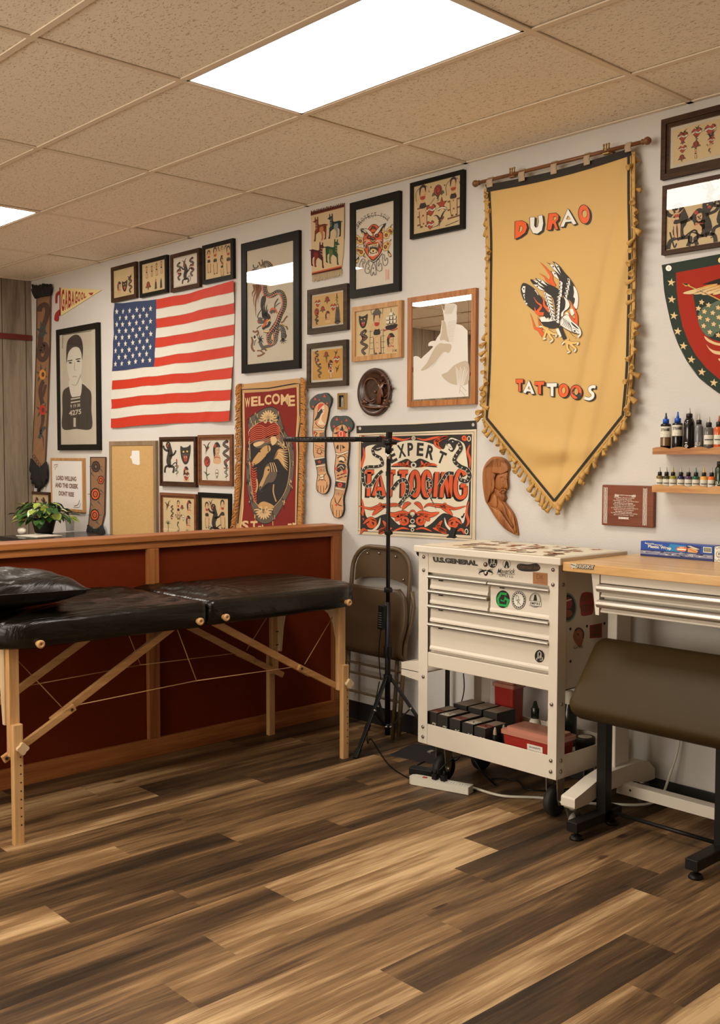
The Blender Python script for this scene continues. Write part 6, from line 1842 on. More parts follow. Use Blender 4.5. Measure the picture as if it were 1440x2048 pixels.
CU = 0.385
q = MB()
vs = [flagp(i / NU, j / (13 * RW)) for j in range(13 * RW + 1) for i in range(NU + 1)]
q.v = [tuple(p) for p in vs]
cu_i = round(CU * NU)
for j in range(13 * RW):
    for i in range(NU):
        s_ = j // RW
        q.f.append([j * (NU + 1) + i, (j + 1) * (NU + 1) + i, (j + 1) * (NU + 1) + i + 1, j * (NU + 1) + i + 1])
        q.mi.append(2 if (s_ < 7 and i < cu_i) else (0 if s_ % 2 == 0 else 1)); q.sm.append(True)
q.build('cloth', [m_fred_c, m_fwht_c, m_fblu_c], fo)
q = Art(lambda x, y, h: flagp(x, y, 0.0012 + h))
for r_ in range(9):
    nst = 6 if r_ % 2 == 0 else 5
    for k in range(nst):
        cx = (0.03 + 0.062 * k + (0.031 if nst == 5 else 0)); cy = (0.068 + 0.0515 * r_)
        q.star(cx, cy, 0.026, 0, 1, 0.42, 0, 0.62)
q.build('stars', m_fwht_c, fo)
# faint seams between the stripes
q = Art(lambda x, y, h: flagp(x, y, 0.0006 + h))
for s_ in range(1, 13):
    x0 = CU if s_ < 7 else 0.0
    q.line([(x0 + (1 - x0) * k / 24, s_ / 13) for k in range(25)], 0.003, 0, 1)
q.build('seam', mat('seam_thread', C(176, 150, 122), 0.8), fo)

# ---------------------------------------------------------------- pennant
t = thing('pennant', 'small yellow felt pennant reading gabagool with red ribbons', 'pennant', tuple(wl(150, 610)))
q = Art(pxmap(40, 540, 4.4494, 0.006))
q.poly([(350, 155), (362, 158), (362, 410), (352, 405)], 1, 2)
q.slab([(350, 155), (360, 158), (725, 178), (362, 408), (352, 405)], 0, 0.003)
q.poly([(360, 158), (725, 178), (362, 408)], 0, 1)
q.blob([(318, 215), (350, 185), (356, 205), (330, 235), (328, 290), (314, 290)], 1, 2); q.blob([(315, 385), (355, 350), (360, 400), (345, 410), (338, 455), (305, 445)], 1, 2)
x = 368
for i, ch in enumerate('GABAGOOL'):
    w_ = 31 - 0.8 * i
    base, top = 374 - 17 * i, 174 + 4 * i
    q.txt(ch, x, base, x + w_ - 5, base - 13, base - top - 6, 1, 3, 0.03)
    x += w_
q.poly([(608, 205), (655, 200), (640, 225), (625, 222)], 1, 3)
q.build('felt', [mat('pennant_yellow', C(226, 194, 124), 0.85), mat('pennant_red', C(158, 40, 32), 0.8)], t, solid=0.0)

# ---------------------------------------------------------------- hanging tattoo scarves
m_sc = mat('tan_scarf', C(142, 98, 62), 0.85, var=0.08, vscale=25)
m_scb = mat('black_fringe', (0.014, 0.012, 0.010, 1), 0.9)
k_teal = mat('scarf_teal', C(66, 72, 62), 0.85)
SCP = [m_sc, m_scb, mat('scarf_snake', C(84, 58, 42), 0.85), k_teal, k_org, mat('scarf_yellow', C(212, 132, 48), .8), mat('scarf_red', C(190, 48, 34), .8)]
t = thing('long_scarf', 'long narrow tan scarf with snakes and black fringe in the far corner', 'scarf', tuple(wl(82, 970)))
q = Art(pxmap(40, 540, 4.4494, 0.012))
q.slab([(145, 240), (275, 215), (268, 700), (250, 1250), (225, 1740), (180, 1790), (105, 1690), (120, 1300), (140, 700)], 0)
q.poly([(145, 240), (275, 215), (268, 700), (250, 1250), (225, 1740), (180, 1790), (105, 1690), (120, 1300), (140, 700)], 0, 1)
q.line([(150, 240), (146, 700), (126, 1300), (108, 1690)], 6, 1, 2, True); q.line([(270, 215), (264, 700), (244, 1250), (222, 1740)], 6, 1, 2, True)
sn = [(175, 370), (180, 330), (230, 310), (245, 370), (230, 440), (200, 520), (185, 600), (175, 690), (165, 760), (200, 800), (235, 760), (235, 690), (210, 660), (190, 740)]
q.line(sn, 44, 2, 2, True)
for y, c_ in ((545, 3), (930, 5), (1245, 6)):
    for a in range(6):
        al = a * math.pi / 3 + .3
        q.line([(195, y), (195 + 34 * math.cos(al), y + 50 * math.sin(al)), (195 + 50 * math.cos(al), y + 95 * math.sin(al))], 30, 3, 3, True, taper=1)
    q.ell(200, y, 30, 46, c_, 4); q.ell(204, y, 13, 22, 2, 5)
q.line([(205, 990), (180, 1070), (190, 1150), (205, 1190)], 36, 2, 3, True); q.line([(205, 1290), (200, 1360), (180, 1440), (205, 1500), (210, 1600)], 34, 2, 3, True, taper=1)
q.line([(230, 1020), (200, 1130)], 26, 2, 2); q.line([(170, 1500), (200, 1420), (230, 1400)], 26, 3, 3, True)
for k in range(5): q.ring(125 + 16 * k, 1660 + 24 * k, 10, 16, 6, 2, 3, 10)
q.build('cloth', SCP, t)
q = MB()
r_ = random.Random(1)
mp_ = pxmap(40, 540, 4.4494, 0.0)
def strand(x0, y0, x1, y1, w_):
    d_ = r_.uniform(0.014, 0.03)
    a, b_, c_ = mp_(x0, y0, d_), mp_((x0 + x1) / 2 + r_.uniform(-8, 8), (y0 + y1) / 2, d_ + 0.006), mp_(x1, y1, d_)
    q.tube(catmull([a, b_, c_], 3), w_, 5)
for k in range(60):
    f = k / 59
    strand(140 + 130 * f, 250 - 30 * f, 115 + 160 * f + r_.uniform(-8, 8), 150 + r_.uniform(-20, 30) - 10 * f, 0.010)
    x = 100 + 130 * f
    yb = 1700 + (90 * f / .55 if f < .55 else 90 - 60 * (f - .55) / .45)
    strand(x, yb - 20, (90 + 150 * f) + r_.uniform(-12, 12), yb + 120 + 40 * math.sin(math.pi * f) + r_.uniform(-20, 30), 0.010)
fr_o = q.build('fringe', m_scb, t); fr_o['kind'] = 'stuff'

t = thing('short_scarf', 'short dark scarf with orange roses beside the corkboard', 'scarf', tuple(wl(192, 1072)))
q = Art(pxmap(0, 840, 3.0, 0.010))
q.slab([(540, 222), (636, 222), (630, 560), (612, 640), (590, 668), (560, 640), (528, 640), (540, 500)], 0)
q.poly([(540, 222), (636, 222), (630, 560), (612, 640), (590, 668), (560, 640), (528, 640), (540, 500)], 0, 1)
q.line([(543, 224), (543, 500), (530, 640)], 5, 1, 2); q.line([(633, 224), (627, 560), (608, 645)], 5, 1, 2); q.line([(541, 224), (636, 224)], 5, 1, 2)
for x, y, r0, c_ in ((575, 280, 34, 1), (605, 360, 26, 4), (572, 445, 38, 4), (568, 570, 36, 4)):
    for a in range(6):
        al = a * 1.05
        q.line([(x, y), (x + r0 * 1.3 * math.cos(al), y + r0 * 1.2 * math.sin(al))], 12, 3, 2, taper=1)
    q.ell(x, y, r0 * .75, r0, 1, 3); q.ell(x, y, r0 * .6, r0 * .8, c_ if c_ != 1 else 2, 4); q.ring(x, y, r0 * .34, r0 * .46, 5, 1, 5, 12); q.ell(x, y, r0 * .15, r0 * .2, 0, 6)
for x, y in ((560, 330), (615, 430), (555, 510), (600, 500), (610, 300), (590, 620)): q.line([(x - 14, y - 12), (x + 10, y + 14)], 9, 3, 2, taper=1)
q.build('cloth', SCP, t)
q = MB(); mp_ = pxmap(0, 840, 3.0, 0.0)
for k in range(34):
    f = k / 33
    x = 528 + 84 * f; yb = 640 + 26 * math.sin(math.pi * f)
    strand(x, yb - 10, 516 + 104 * f + r_.uniform(-4, 4), 700 + r_.uniform(-4, 10), 0.008)
fr_o = q.build('fringe', m_scb, t); fr_o['kind'] = 'stuff'

# ---------------------------------------------------------------- horse tapestry
m_tt = mat('tapestry_tan', C(188, 138, 82), 0.9, bump=0.2, bscale=300)
m_tr = mat('tapestry_red', C(122, 26, 14), 0.9, bump=0.2, bscale=300)
m_tb = mat('tapestry_black', C(40, 34, 28), 0.9)
m_tg = mat('tapestry_grey', C(96, 80, 60), 0.9)
m_tc = mat('tapestry_cream', C(210, 166, 110), 0.9)
TP = [m_tt, m_tr, m_tb, m_tg, m_tc, mat('tapestry_coral', C(206, 100, 60), 0.9)]
t = thing('horse_tapestry', 'red fringed tapestry reading welcome stranger with horse heads in an oval', 'tapestry', tuple(wl(540, 1060)))
base_m = pxmap(460, 750, 6.4, 0.0)
def tmap(x, y, h):
    return base_m(x, y, 0.018 + h)
q = Art(tmap)
edgeL = [(140, 120), (140, 300), (138, 560), (140, 900), (138, 1180), (130, 1400), (120, 1560), (90, 1800), (50, 2048), (40, 2150)]
edgeR = [(905, 40), (905, 260), (905, 560), (905, 800), (890, 1000), (885, 1250), (880, 1500), (872, 1700), (862, 1900), (855, 2150)]
q.slab(edgeL + edgeR[::-1], 0)
n = 10
for i in range(n - 1):
    for k in range(8):
        a0, a1 = k / 8, (k + 1) / 8
        A_ = [(edgeL[i][0] + (edgeR[i][0] - edgeL[i][0]) * a, edgeL[i][1] + (edgeR[i][1] - edgeL[i][1]) * a) for a in (a0, a1)]
        B_ = [(edgeL[i + 1][0] + (edgeR[i + 1][0] - edgeL[i + 1][0]) * a, edgeL[i + 1][1] + (edgeR[i + 1][1] - edgeL[i + 1][1]) * a) for a in (a1, a0)]
        q.poly(A_ + B_, 0, 0)
q.line([(150, 2100), (100, 1900), (135, 1560), (150, 1400), (150, 1200), (158, 900), (150, 560), (150, 186), (500, 170), (820, 112), (895, 112), (895, 500), (905, 560), (876, 780), (880, 1100), (870, 1400), (862, 1700), (852, 2100)][1:], 16, 2, 2)
q.poly([(175, 230), (500, 210), (860, 155), (868, 500), (850, 780), (858, 1000), (850, 1300), (845, 1600), (840, 2100), (120, 2100), (165, 1700), (170, 1440), (180, 1200), (185, 900), (178, 500)], 1, 2)
q.line([(175, 230), (178, 500), (185, 900), (180, 1200), (170, 1440), (165, 1700), (120, 2100)], 14, 4, 3); q.line([(860, 155), (868, 500), (850, 780), (858, 1000), (850, 1300), (845, 1600), (840, 2100)], 14, 4, 3)
for ch, x0, x1, yb_, hh in (('W', 192, 258, 416, 122), ('E', 270, 355, 402, 124), ('L', 362, 438, 394, 122), ('C', 442, 528, 384, 128), ('O', 536, 640, 380, 140), ('M', 650, 752, 384, 136), ('E', 742, 832, 402, 138)):
    q.txt(ch, x0, yb_, x1, yb_ - 6, hh, 4, 4, 0.035)
for ch, x0, x1, yt in (('S', 150, 240, 1862), ('T', 262, 352, 1868), ('R', 360, 440, 1930), ('A', 450, 540, 1940), ('N', 560, 640, 1930), ('G', 650, 730, 1925), ('E', 740, 790, 1900), ('R', 800, 860, 1890)):
    q.txt(ch, x0, yt + 130, x1, yt + 128, 128, 4, 4, 0.035)
oval = [(500, 405), (620, 460), (690, 690), (800, 880), (825, 1100), (790, 1420), (690, 1650), (560, 1860), (430, 1910), (330, 1840), (260, 1640), (215, 1400), (205, 1200), (220, 960), (250, 800), (230, 580), (340, 480)]
inner = [(490, 590), (590, 610), (640, 700), (720, 860), (765, 1060), (750, 1330), (680, 1540), (540, 1700), (420, 1700), (330, 1640), (285, 1500), (260, 1250), (255, 1000), (245, 800), (250, 700), (380, 600)]
q.blob(oval, 2, 4, 4)
q.blob([(x * .985 + 500 * .015, y * .985 + 1150 * .015) for x, y in oval], 3, 5, 4)
r_ = random.Random(5)
for k in range(170):
    a = r_.uniform(0, 2 * math.pi)
    i = int(a / (2 * math.pi) * len(oval)) % len(oval)
    f = r_.uniform(.08, .9)
    x = oval[i][0] * (1 - f) + inner[i][0] * f if i < len(inner) else oval[i][0]
    y = oval[i][1] * (1 - f) + inner[i % len(inner)][1] * f
    x += r_.uniform(-16, 16); y += r_.uniform(-50, 50)
    q.line([(x, y), (x + r_.uniform(-6, 10), y + r_.uniform(20, 60))], r_.uniform(4, 9), r_.choice((2, 2, 4)), 6)
q.blob([(x * 1.01 - 5, y) for x, y in inner], 4, 6, 4); q.blob([(x * .985 + 8, y * .99 + 12) for x, y in inner], 2, 7, 4)
q.blob([(258, 700), (380, 610), (490, 600), (590, 620), (640, 730), (560, 800), (400, 820), (260, 840)], 1, 8)
for k in range(8):
    y = 640 + 26 * k
    q.line([(256, y + 60), (330, y + 10), (400, y + 6), (460, y + 40), (520, y + 10), (590, y - 10), (642, y + 40)], 7, 5, 9, True)
q.poly([(262, 1080), (285, 1200), (350, 1260), (330, 1480), (345, 1650), (310, 1600), (280, 1440), (262, 1250)], 1, 8)
for k in range(16): q.line([(268 + 2 * k, 1120 + 32 * k), (300 + k, 1140 + 32 * k), (340, 1120 + 32 * k)], 6, 5, 9, True)
# three horse heads
q.blob([(300, 870), (360, 820), (460, 790), (560, 760), (640, 750), (700, 840), (640, 900), (500, 880), (420, 930), (330, 930)], 3, 8); q.blob([(300, 880), (380, 850), (440, 860), (380, 905), (320, 915)], 4, 10); q.blob([(520, 800), (580, 790), (600, 850), (540, 900)], 4, 10)
q.blob([(285, 1110), (350, 1010), (430, 920), (500, 900), (520, 960), (470, 1010), (430, 1080), (340, 1150), (300, 1170)], 0, 10); q.line([(300, 1170), (380, 1130), (470, 1040), (520, 1000)], 24, 2, 11, True); q.ell(380, 980, 12, 10, 2, 11); q.ell(310, 1140, 9, 9, 2, 11); q.line([(485, 900), (490, 980)], 10, 2, 11)
q.blob([(370, 1420), (420, 1300), (450, 1180), (500, 1130), (560, 1160), (600, 1260), (560, 1360), (500, 1380), (450, 1420), (400, 1500)], 3, 10); q.blob([(375, 1410), (425, 1300), (450, 1190), (500, 1170), (510, 1230), (470, 1300), (420, 1410), (390, 1440)], 0, 11); q.ell(492, 1215, 12, 12, 2, 12); q.line([(390, 1490), (430, 1440), (500, 1380)], 22, 2, 12, True); q.ell(390, 1430, 10, 9, 2, 12)
for k in range(9): q.line([(560, 1080), (620, 1020 + 14 * k - 60), (690, 960 + 26 * k), (740, 950 + 34 * k)], 17, 0 if k % 2 == 0 else 4, 10, True, taper=2)
for k in range(6): q.line([(500 + 12 * k, 1120), (515 + 14 * k, 1180), (520 + 16 * k, 1240)], 9, 4 if k % 2 else 2, 12, True)
for k in range(14): q.line([(650 + r_.uniform(-40, 40), 860 + r_.uniform(-40, 60)), (690 + r_.uniform(-30, 40), 880 + r_.uniform(0, 70))], 9, 4, 10)
q.line([(560, 1400), (555, 1500), (590, 1620)], 16, 0, 10, True); q.line([(340, 1330), (350, 1420), (330, 1500)], 20, 0, 10, True)
q.blob([(360, 1690), (380, 1640), (440, 1620), (540, 1660), (560, 1700), (460, 1720)], 0, 8)
# palmettes top and bottom
for cx, cy, f in ((490, 560, -1), (430, 1740, 1)):
    for a in range(9):
        al = math.pi * (a + .5) / 9
        q.line([(cx + 10 * math.cos(al), cy), (cx + 66 * math.cos(al), cy + f * 70 * math.sin(al)), (cx + 108 * math.cos(al), cy + f * (118 * math.sin(al) - 6))], 24, 4, 12, True, taper=2)
    q.line([(cx - 120, cy + 14 * -f), (cx - 70, cy - 18 * f), (cx - 25, cy), (cx - 30, cy - 50 * f), (cx - 55, cy - 40 * f)], 16, 4, 13, True); q.line([(cx + 120, cy + 14 * -f), (cx + 70, cy - 18 * f), (cx + 25, cy), (cx + 30, cy - 50 * f), (cx + 55, cy - 40 * f)], 16, 4, 13, True)
q.build('woven_cloth', TP, t)
for x, y in ((155, 130), (893, 62)):
    q = Art(tmap); q.ring(x, y, 12, 16, 9, 0, 6, 14); q.build('grommet', m_alu, t)
q = MB()
m_gold = mat('gold_fringe', C(186, 122, 54), 0.85)
for side_, ed_ in ((-1, edgeL), (1, edgeR)):
    cr = catmull(ed_, 10)
    for i in range(len(cr)):
        x, y = cr[i]
        for k in range(4):
            yy = y + r_.uniform(-10, 12)
            a = base_m(x, yy, 0.022); b_ = base_m(x + side_ * r_.uniform(30, 52), yy + r_.uniform(0, 24), 0.024 + r_.uniform(0, .012)); c_ = base_m(x + side_ * r_.uniform(28, 75), yy + r_.uniform(40, 90), 0.021)
            q.tube(catmull([a, b_, c_], 3), 0.0034, 4)
fr_o = q.build('fringe', m_gold, t); fr_o['kind'] = 'stuff'
# ---------------------------------------------------------------- yellow shop banner
m_yel = mat('golden_satin_cloth', C(202, 156, 88), 0.6, spec=0.2, bump=0.05, bscale=500)
m_bstripe = mat('banner_black_braid', C(44, 36, 26), 0.85)
m_gold2 = mat('gold_braid', C(192, 142, 70), 0.75, bump=0.4, bscale=300)
m_tab = mat('tan_tab', C(176, 146, 110), 0.85)
m_rod = wood('curtain_rod_wood', C(92, 54, 26), C(136, 84, 44), axis=0, scale=30, stretch=0.1, rough=0.4)
m_brass = mat('antique_brass', (0.42, 0.27, 0.10, 1), 0.35, metal=0.9)
BO = wl(1112, 700, .05)
ban = thing('banner', 'large yellow pointed banner lettered durao tattoos with a flaming eagle and tassels', 'banner', tuple(BO))
def bd(u, v):
    x, y = (u - 970) / 290.0, (v - 300) / 700.0
    f = 0.050
    k = x - 0.55 + (y - 0.55) * 0.55
    f += 0.004 * math.exp(-(k / 0.16) ** 2) * min(1, max(0, (x - .35) * 3)) * (0.4 + y)
    k2 = x - 0.86 + (y - 0.5) * 0.5
    f += 0.013 * math.exp(-(k2 / 0.05) ** 2) - 0.010 * math.exp(-((k2 + 0.10) / 0.04) ** 2)
    f += 0.020 * math.exp(-((y - 0.84 - 0.25 * (x - .5) ** 2 * -1 - 0.05 * x) / 0.035) ** 2) * math.exp(-((x - .5) / .3) ** 2)
    f -= 0.015 * math.exp(-((y - 0.90 + 0.1 * (x - .5)) / 0.03) ** 2) * math.exp(-((x - .5) / .2) ** 2)
    f += 0.006 * math.sin(x * 13 + 0.8) * math.exp(-y * 3.0)
    f += 0.012 * math.sin((x + y * 1.4) * 11) * max(0, x - .68) * 2 + 0.004 * math.sin((x * 1.0 - y * 1.2) * 15) * max(0, .4 - x) * 2
    f += 0.006 * noise.noise(Vector((x * 4, y * 5, 3)))
    return f
bl = [(972, 377), (976, 480), (975, 600), (974, 700), (971, 780), (967, 836)]
br = [(1262, 303), (1262, 400), (1264, 520), (1261, 640), (1258, 740), (1250, 832)]
tip = (1108.5, 1014)
def bedge(E, t):
    t = max(0, min(1, t)) * (len(E) - 1); i = min(int(t), len(E) - 2); f = t - i
    return (E[i][0] + (E[i + 1][0] - E[i][0]) * f, E[i][1] + (E[i + 1][1] - E[i][1]) * f)
def bpt(a, b):
    if b <= 0.72:
        l, r2 = bedge(bl, b / 0.72), bedge(br, b / 0.72)
    else:
        f = (b - 0.72) / 0.28
        l = (bl[-1][0] + (tip[0] - bl[-1][0]) * f, bl[-1][1] + (tip[1] - bl[-1][1]) * f)
        r2 = (br[-1][0] + (tip[0] - br[-1][0]) * f, br[-1][1] + (tip[1] - br[-1][1]) * f)
    sagv = 7 * math.sin(math.pi * a) * max(0, 1 - b * 3)
    return l[0] + (r2[0] - l[0]) * a, l[1] + (r2[1] - l[1]) * a + sagv
q = MB()
q.grid(lambda a, b: wl(*bpt(a, b), bd(*bpt(a, b))), 70, 110)
q.build('cloth', m_yel, ban)
bm_ = lambda ox, oy, s_: (lambda x, y, h: wl(ox + x / s_, oy + y / s_, bd(ox + x / s_, oy + y / s_) + 0.0016 + h))
q = Art(bm_(0, 0, 1.0))
q.line([bpt(k / 24, 0.0) for k in range(25)], 15, 0, 1)
off = lambda E, dx: [(x + dx, y) for x, y in E]
q.line(catmull(off(bl, 6), 10), 4.5, 0, 3); q.line(catmull(off(br, -5), 10), 5, 0, 3)
def seg(a, b_, n=30): return [(a[0] + (b_[0] - a[0]) * k / n, a[1] + (b_[1] - a[1]) * k / n) for k in range(n + 1)]
q.line(seg((bl[-1][0] + 6, bl[-1][1]), (tip[0], tip[1] - 12)), 5, 0, 3); q.line(seg((br[-1][0] - 6, br[-1][1]), (tip[0], tip[1] - 12)), 5, 0, 3)
q.build('black_border', m_bstripe, ban)
q = Art(bm_(0, 0, 1.0))
for k in (0, 3):
    q.line(catmull(off(bl, -k), 6), 3, 0, 1); q.line(catmull(off(br, k + 3), 6), 3, 0, 1)
    q.line(seg((bl[-1][0] - k, bl[-1][1] + k), (tip[0] - k * .4, tip[1] + k)), 3, 0, 1); q.line(seg((br[-1][0] + k, br[-1][1] + k), (tip[0] + k * .4, tip[1] + k)), 3, 0, 1)
q.build('gold_trim', m_gold2, ban, solid=0.004)
# tassels
tm = MB()
tm.lathe([(0.0035, 0.006), (0.0045, 0.0), (0.0035, -0.004), (0.0058, -0.009), (0.0085, -0.020), (0.0095, -0.027), (0.007, -0.026), (0.0, -0.024)], (0, 0, 0), (0, 0, 1), 8)
proto = None
def tassel(p, ang):
    global proto
    if proto is None:
        proto = tm.build('tassel', m_gold2, None)
        proto.parent = ban
        o = proto
    else:
        o = proto.copy(); COL.objects.link(o)
    o.location = Vector(p) - BO
    o.rotation_euler = (r_.uniform(-.4, .4), ang + r_.uniform(-.35, .35), r_.uniform(0, 6))
    s_ = r_.uniform(1.15, 1.55)
    o.scale = (s_, s_, s_)
for E, sx, n in ((bl, -1, 29), (br, 1, 29)):
    for k in range(n):
        u, v = bedge(E, (k + .5) / n)
        tassel(wl(u + sx * (5.0 if sx > 0 else 3.0), v, bd(u, v) + 0.004), -sx * R(58))
for E, sx in ((bl, -1), (br, 1)):
    for k in range(20):
        f = (k + .5) / 20
        u = E[-1][0] + (tip[0] - E[-1][0]) * f; v = E[-1][1] + (tip[1] - E[-1][1]) * f
        tassel(wl(u + sx * 3, v + 4, bd(u, v) + 0.004), -sx * R(28))
# lettering and eagle
BP = [mat('print_orange', C(222, 84, 24), 0.6), mat('print_white', C(226, 212, 186), 0.6), mat('print_black', C(44, 36, 28), 0.6), m_yel, mat('print_claw_tan', C(222, 172, 90), 0.6)]
q = Art(bm_(1020, 400, 6.4)); q.STEP = 0.0008
LET = [(0, [(62, 272), (150, 262), (205, 290), (222, 350), (195, 420), (130, 470), (60, 500)], [(125, 328), (148, 335), (152, 370), (132, 402), (112, 405)]),
       (1, [(250, 222), (318, 218), (312, 330), (330, 352), (352, 340), (364, 280), (358, 202), (415, 192), (428, 300), (410, 390), (350, 435), (290, 425), (255, 350)], None),
       (0, [(495, 172), (590, 165), (622, 200), (618, 250), (588, 285), (618, 370), (580, 380), (556, 305), (545, 305), (528, 382), (470, 384)], [(552, 215), (582, 208), (588, 235), (555, 258)]),
       (1, [(740, 108), (852, 300), (808, 320), (782, 278), (712, 285), (690, 342), (638, 344)], [(742, 196), (766, 240), (716, 246)]),
       (0, [(948 + 74 * math.cos(t_) + 8 * math.sin(t_), 182 + 122 * math.sin(t_)) for t_ in [2 * math.pi * k / 26 for k in range(26)]], [(948 + 30 * math.cos(t_), 172 + 46 * math.sin(t_)) for t_ in [2 * math.pi * k / 16 for k in range(16)]])]
for c_, o_, h_ in LET:
    for dx, dy in ((8, 5), (16, 10), (24, 15)): q.poly([(x + dx, y + dy) for x, y in o_], 2, 1)
    q.line(o_, 7, 2, 3, closed=True); q.poly(o_, c_, 2)
    if h_: q.poly(h_, 2, 4); q.poly([(x + 8, y + 7) for x, y in h_], 3, 5)
q.build('lettering', BP, ban)
q = Art(bm_(930, 640, 3.892)); q.STEP = 0.0011
def blk(o_, c_, h_=None):
    for dx, dy in ((4, 3), (8, 6), (12, 9)): q.poly([(x + dx, y + dy) for x, y in o_], 2, 1)
    q.line(o_, 3.5, 2, 3, closed=True); q.poly(o_, c_, 2)
    if h_: q.poly(h_, 2, 4); q.poly([(x + 4, y + 3) for x, y in h_], 3, 5)
def Tl(x, y, w_, h_, t_): return [(x, y), (x + w_, y - 2), (x + w_ - 2, y + t_), (x + w_ * .68, y + t_), (x + w_ * .68, y + h_), (x + w_ * .36, y + h_ - 2), (x + w_ * .36, y + t_ + 2), (x + 2, y + t_ + 2)]
blk(Tl(394, 460, 60, 98, 30), 0)
blk([(497, 466), (542, 574), (516, 578), (508, 558), (482, 556), (472, 572), (450, 562)], 1, [(496, 514), (504, 536), (488, 536)])
blk(Tl(540, 478, 78, 100, 28), 0)
blk(Tl(634, 490, 82, 104, 30), 1)
oo = lambda cx, cy, rx, ry: [(cx + rx * math.cos(t_), cy + ry * math.sin(t_)) for t_ in [2 * math.pi * k / 22 for k in range(22)]]
blk(oo(766, 549, 41, 54), 0, oo(764, 545, 13, 24)); blk(oo(864, 560, 46, 56), 0, oo(862, 555, 15, 25))
sp_ = [(1016, 522), (992, 519), (971, 532), (975, 556), (994, 574), (992, 600), (965, 615), (929, 606)]
for dx, dy in ((5, 4), (10, 8)): q.line([(x + dx, y + dy) for x, y in sp_], 28, 2, 1, True)
q.line(sp_, 29, 2, 2, True); q.line(sp_, 23, 1, 3, True)
q.build('lettering', BP, ban)
q = Art(bm_(1020, 400, 6.4))
def flame(p, w_=40, L_=3): q.line(p, w_ + 8, 2, L_, True, taper=1); q.line(p, w_, 0, L_ + 1, True, taper=1)
flame([(565, 1110), (530, 1030), (530, 970), (480, 900), (430, 840), (380, 795)], 52); flame([(550, 1070), (480, 1030), (440, 980), (375, 940)], 40)
flame([(430, 1740), (370, 1660), (320, 1640), (295, 1560), (258, 1450)], 48); flame([(400, 1660), (380, 1590), (352, 1490)], 38)
# tail fan
q.blob([(135, 1150), (160, 1068), (215, 1072), (300, 1125), (370, 1210), (470, 1320), (520, 1420), (530, 1500), (460, 1505), (400, 1480), (330, 1435), (215, 1345), (165, 1260)], 2, 5)
for p, e in (([(148, 1140), (168, 1098), (205, 1105), (245, 1190), (165, 1190)], (176, 1136)), ([(208, 1100), (248, 1102), (312, 1205), (258, 1180)], (236, 1120)), ([(290, 1160), (328, 1150), (368, 1218), (310, 1205)], (321, 1176)), ([(165, 1208), (200, 1198), (252, 1272), (188, 1280)], (190, 1230)), ([(178, 1285), (215, 1272), (252, 1312), (204, 1345)], (204, 1308))):
    q.poly(p, 1, 6); q.line(p, 3, 2, 7, closed=True); q.ell(e[0], e[1], 9, 11, 2, 8)
flame([(430, 1460), (350, 1440), (400, 1360), (345, 1310), (300, 1240)], 46, 8); flame([(510, 1430), (440, 1350), (430, 1280), (400, 1225)], 40, 8); flame([(390, 1470), (330, 1430), (315, 1370)], 40, 8)
# near wing
q.blob([(300, 1080), (260, 1015), (340, 1030), (320, 1000), (400, 1025), (480, 1070), (570, 1110), (650, 1170), (665, 1260), (640, 1350), (650, 1450), (640, 1560), (580, 1560), (580, 1440), (550, 1260), (480, 1200), (440, 1165)], 2, 9)
for p, e in (([(290, 1020), (350, 1035), (450, 1125), (380, 1095)], (352, 1062)), ([(335, 1005), (420, 1030), (480, 1100), (400, 1060)], (395, 1040)), ([(290, 1080), (350, 1082), (450, 1165), (390, 1150)], (350, 1105)),):
    q.poly(p, 1, 10); q.line(p, 3, 2, 11, closed=True); q.ell(e[0], e[1], 9, 10, 2, 12)
for i in range(9):
    x, y = 440 + 13 * i, 1195 + 44 * i
    p = [(x - 12, y - 10), (x + 15, y - 16), (x + 92 - 5 * i, y + 34), (x + 90 - 5 * i, y + 50), (x + 20, y + 30), (x - 6, y + 20)]
    q.poly(p, 1, 10); q.line(p, 4, 2, 11, closed=True); q.ell(x + 12, y + 8, 8, 10, 2, 12)
# far wing
q.blob([(545, 785), (620, 830), (700, 930), (770, 1010), (830, 1110), (872, 1230), (868, 1340), (845, 1400), (820, 1370), (780, 1300), (700, 1240), (640, 1170), (630, 1030), (560, 960), (520, 905), (600, 950), (510, 830), (465, 795), (590, 850)], 2, 7)
for p, e in (([(505, 825), (555, 825), (650, 970), (560, 890)], (552, 852)), ([(570, 800), (620, 840), (655, 945), (600, 870)], (612, 855)), ([(530, 912), (580, 920), (632, 1020), (560, 975)], (576, 942))):
    q.poly(p, 1, 8); q.line(p, 3, 2, 9, closed=True); q.ell(e[0], e[1], 9, 11, 2, 10)
q.blob([(812, 1100), (850, 1150), (872, 1240), (868, 1340), (850, 1395), (812, 1350), (826, 1310), (830, 1260), (812, 1240), (820, 1180)], 1, 8)
for i in range(4):
    x, y = 750 - 12 * i, 1010 + 60 * i
    p = [(x - 18, y - 10), (x + 18, y), (x + 20, y + 100), (x - 6, y + 50)]
    q.poly(p, 1, 8); q.line(p, 4, 2, 9, closed=True); q.ell(x, y + 14, 9, 10, 2, 10)
for i in range(11):
    x, y = 628 - 3 * i + (14 if i < 4 else 0), 1050 + 48 * i
    p = [(x - 16, y), (x + 4, y - 18), (x + 34, y + 10), (x + 26, y + 52), (x - 2, y + 40)]
    q.poly(p, 1, 12); q.line(p, 4, 2, 13, closed=True); q.ell(x - 2, y + 12, 8, 10, 2, 14)
q.blob([(650, 1330), (690, 1230), (740, 1280), (765, 1350), (740, 1400), (680, 1440), (660, 1500), (645, 1440)], 2, 11)
q.blob([(655, 1490), (660, 1440), (700, 1390), (710, 1300), (690, 1240), (745, 1290), (762, 1350), (735, 1395), (690, 1430), (680, 1480)], 1, 12)
